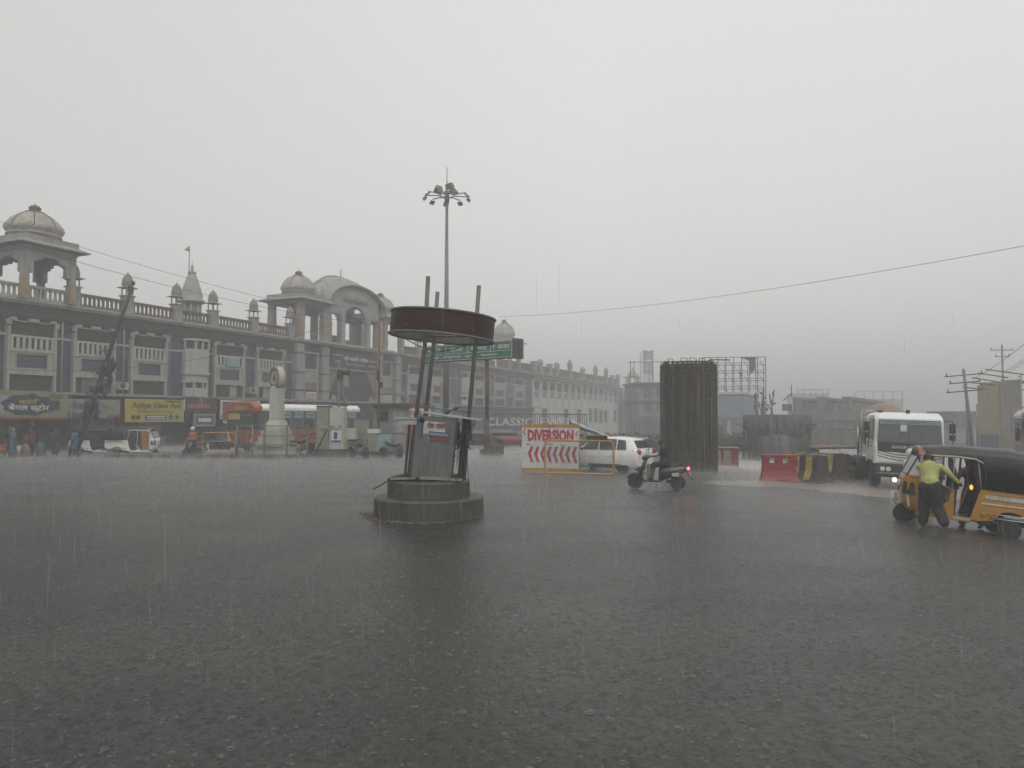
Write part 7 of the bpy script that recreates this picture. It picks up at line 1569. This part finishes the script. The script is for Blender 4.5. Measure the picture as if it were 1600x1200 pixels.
for i in range(NR):
    y = 3.2 + 42 * rr.random() ** .8; x = rr.uniform(-.78, .78) * y; z = rr.uniform(0.05, 2.9)
    add_streak(x, y, z + gz(x, y), rr.uniform(.12, .42), rr.uniform(.0005, .0013) * (1 + y * .03))
stuffobj('rain', vs, fs, 'rain_drop')
vs = []; fs = []
def crown(x, y, s):
    z0 = gz(x, y) + .003; n = rr.randint(4, 8); a0 = rr.uniform(0, 6); R0 = rr.uniform(.014, .032) * s; rr0 = .0035 * s
    o = len(vs); m = 12; rw = rr.uniform(.7, 1.0)
    for ring, (q, h) in enumerate(((R0 * rw, 0), (R0 * 1.12, .010 * s), (R0 * 1.25, .0))):
        for k in range(m): t = 2 * pi * k / m; vs.append((x + q * cos(t), y + q * sin(t), z0 + h * rr.uniform(.5, 1.3)))
    for ring in range(2):
        for k in range(m):
            if rr.random() < .8: fs.append((o + ring * m + k, o + ring * m + (k + 1) % m, o + (ring + 1) * m + (k + 1) % m, o + (ring + 1) * m + k))
    for k in range(n):
        t = a0 + 2 * pi * k / n + rr.uniform(-.3, .3); h = rr.uniform(.012, .045) * s; q = R0 * rr.uniform(1.1, 1.7); bx, by = x + R0 * cos(t), y + R0 * sin(t); o = len(vs)
        vs.extend([(bx - rr0 * sin(t), by + rr0 * cos(t), z0), (bx + rr0 * sin(t), by - rr0 * cos(t), z0), (bx + rr0 * cos(t), by + rr0 * sin(t), z0 + .002), (x + q * cos(t), y + q * sin(t), z0 + h)]); fs.extend([(o, o + 1, o + 3), (o + 1, o + 2, o + 3), (o + 2, o, o + 3)])
for i in range(7500):
    y = 3.6 + 24 * rr.random() ** 1.25; x = rr.uniform(-.76, .76) * y
    if mn.noise(Vector((x * .5, y * .35, 3))) < -.25 and rr.random() < .7: continue
    if hypot(x - KX, y - KY) < 1.4: continue
    crown(x, y, rr.uniform(.2, .62) * (1.7 if rr.random() < .12 else 1))
stuffobj('rain_splashes', vs, fs, 'splash_water')
import numpy as np
NS = 1900000; ng = np.random.default_rng(5)
y = 10 + 65 * ng.random(NS) ** .78; x = (ng.random(NS) * 1.58 - .78) * y
h = np.where(ng.random(NS) < .7, ng.exponential(1 / 12, NS), ng.exponential(1 / 5, NS))
def nss(v, a, b): t = np.clip((v - a) / (b - a), 0, 1); return t * t * (3 - 2 * t)
zg = -0.9 * nss(x, 7, 17) * (1 - .55 * nss(y, 19, 27)) * (1 - nss(y, 45, 80)) - 1.5 * nss(y, 30, 75) * nss(x, 0, 14)
ok_ = np.hypot(x - KX, y - KY) > 1.4; x, y, h, zg = x[ok_], y[ok_], h[ok_], zg[ok_]; N_ = len(x)
r = (.0013 + .0017 * ng.random(N_)) * (y / 21) * (.35 + .65 * nss(y, 9, 24)); a = ng.random(N_) * 1.2 - .6; z = zg + h
V_ = np.empty((N_, 3, 3), np.float32)
V_[:, 0] = np.stack([x - r * np.cos(a), y - r * np.sin(a), z], 1); V_[:, 1] = np.stack([x + r * np.cos(a), y + r * np.sin(a), z], 1); V_[:, 2] = np.stack([x, y, z + r * (2 + 2.5 * ng.random(N_))], 1)
me = bpy.data.meshes.new('rain_spray'); me.vertices.add(3 * N_); me.vertices.foreach_set('co', V_.ravel()); me.loops.add(3 * N_); me.loops.foreach_set('vertex_index', np.arange(3 * N_, dtype=np.int32))
me.polygons.add(N_); me.polygons.foreach_set('loop_start', np.arange(0, 3 * N_, 3, dtype=np.int32)); me.update(calc_edges=True); me.materials.append(M['spray_water'])
tag(link('rain_spray', me), kind='stuff')


# haze: one closed box of even density
hz = MB(); hz.bb(-499, 699, -17, 896, -3.6, 23.2); me = hz.mesh('haze', []) if False else None
m = bpy.data.materials.new('haze_air'); m.use_nodes = True; n = m.node_tree; n.nodes.clear(); o = n.nodes.new('ShaderNodeOutputMaterial'); p = n.nodes.new('ShaderNodeVolumePrincipled')
p.inputs['Color'].default_value = (.93, .95, .95, 1); p.inputs['Density'].default_value = HAZE; p.inputs['Anisotropy'].default_value = 0.0
n.links.new(p.outputs[0], o.inputs['Volume']); M['haze_air'] = m
tag(hz.build('haze', 'haze_air'), kind='stuff')
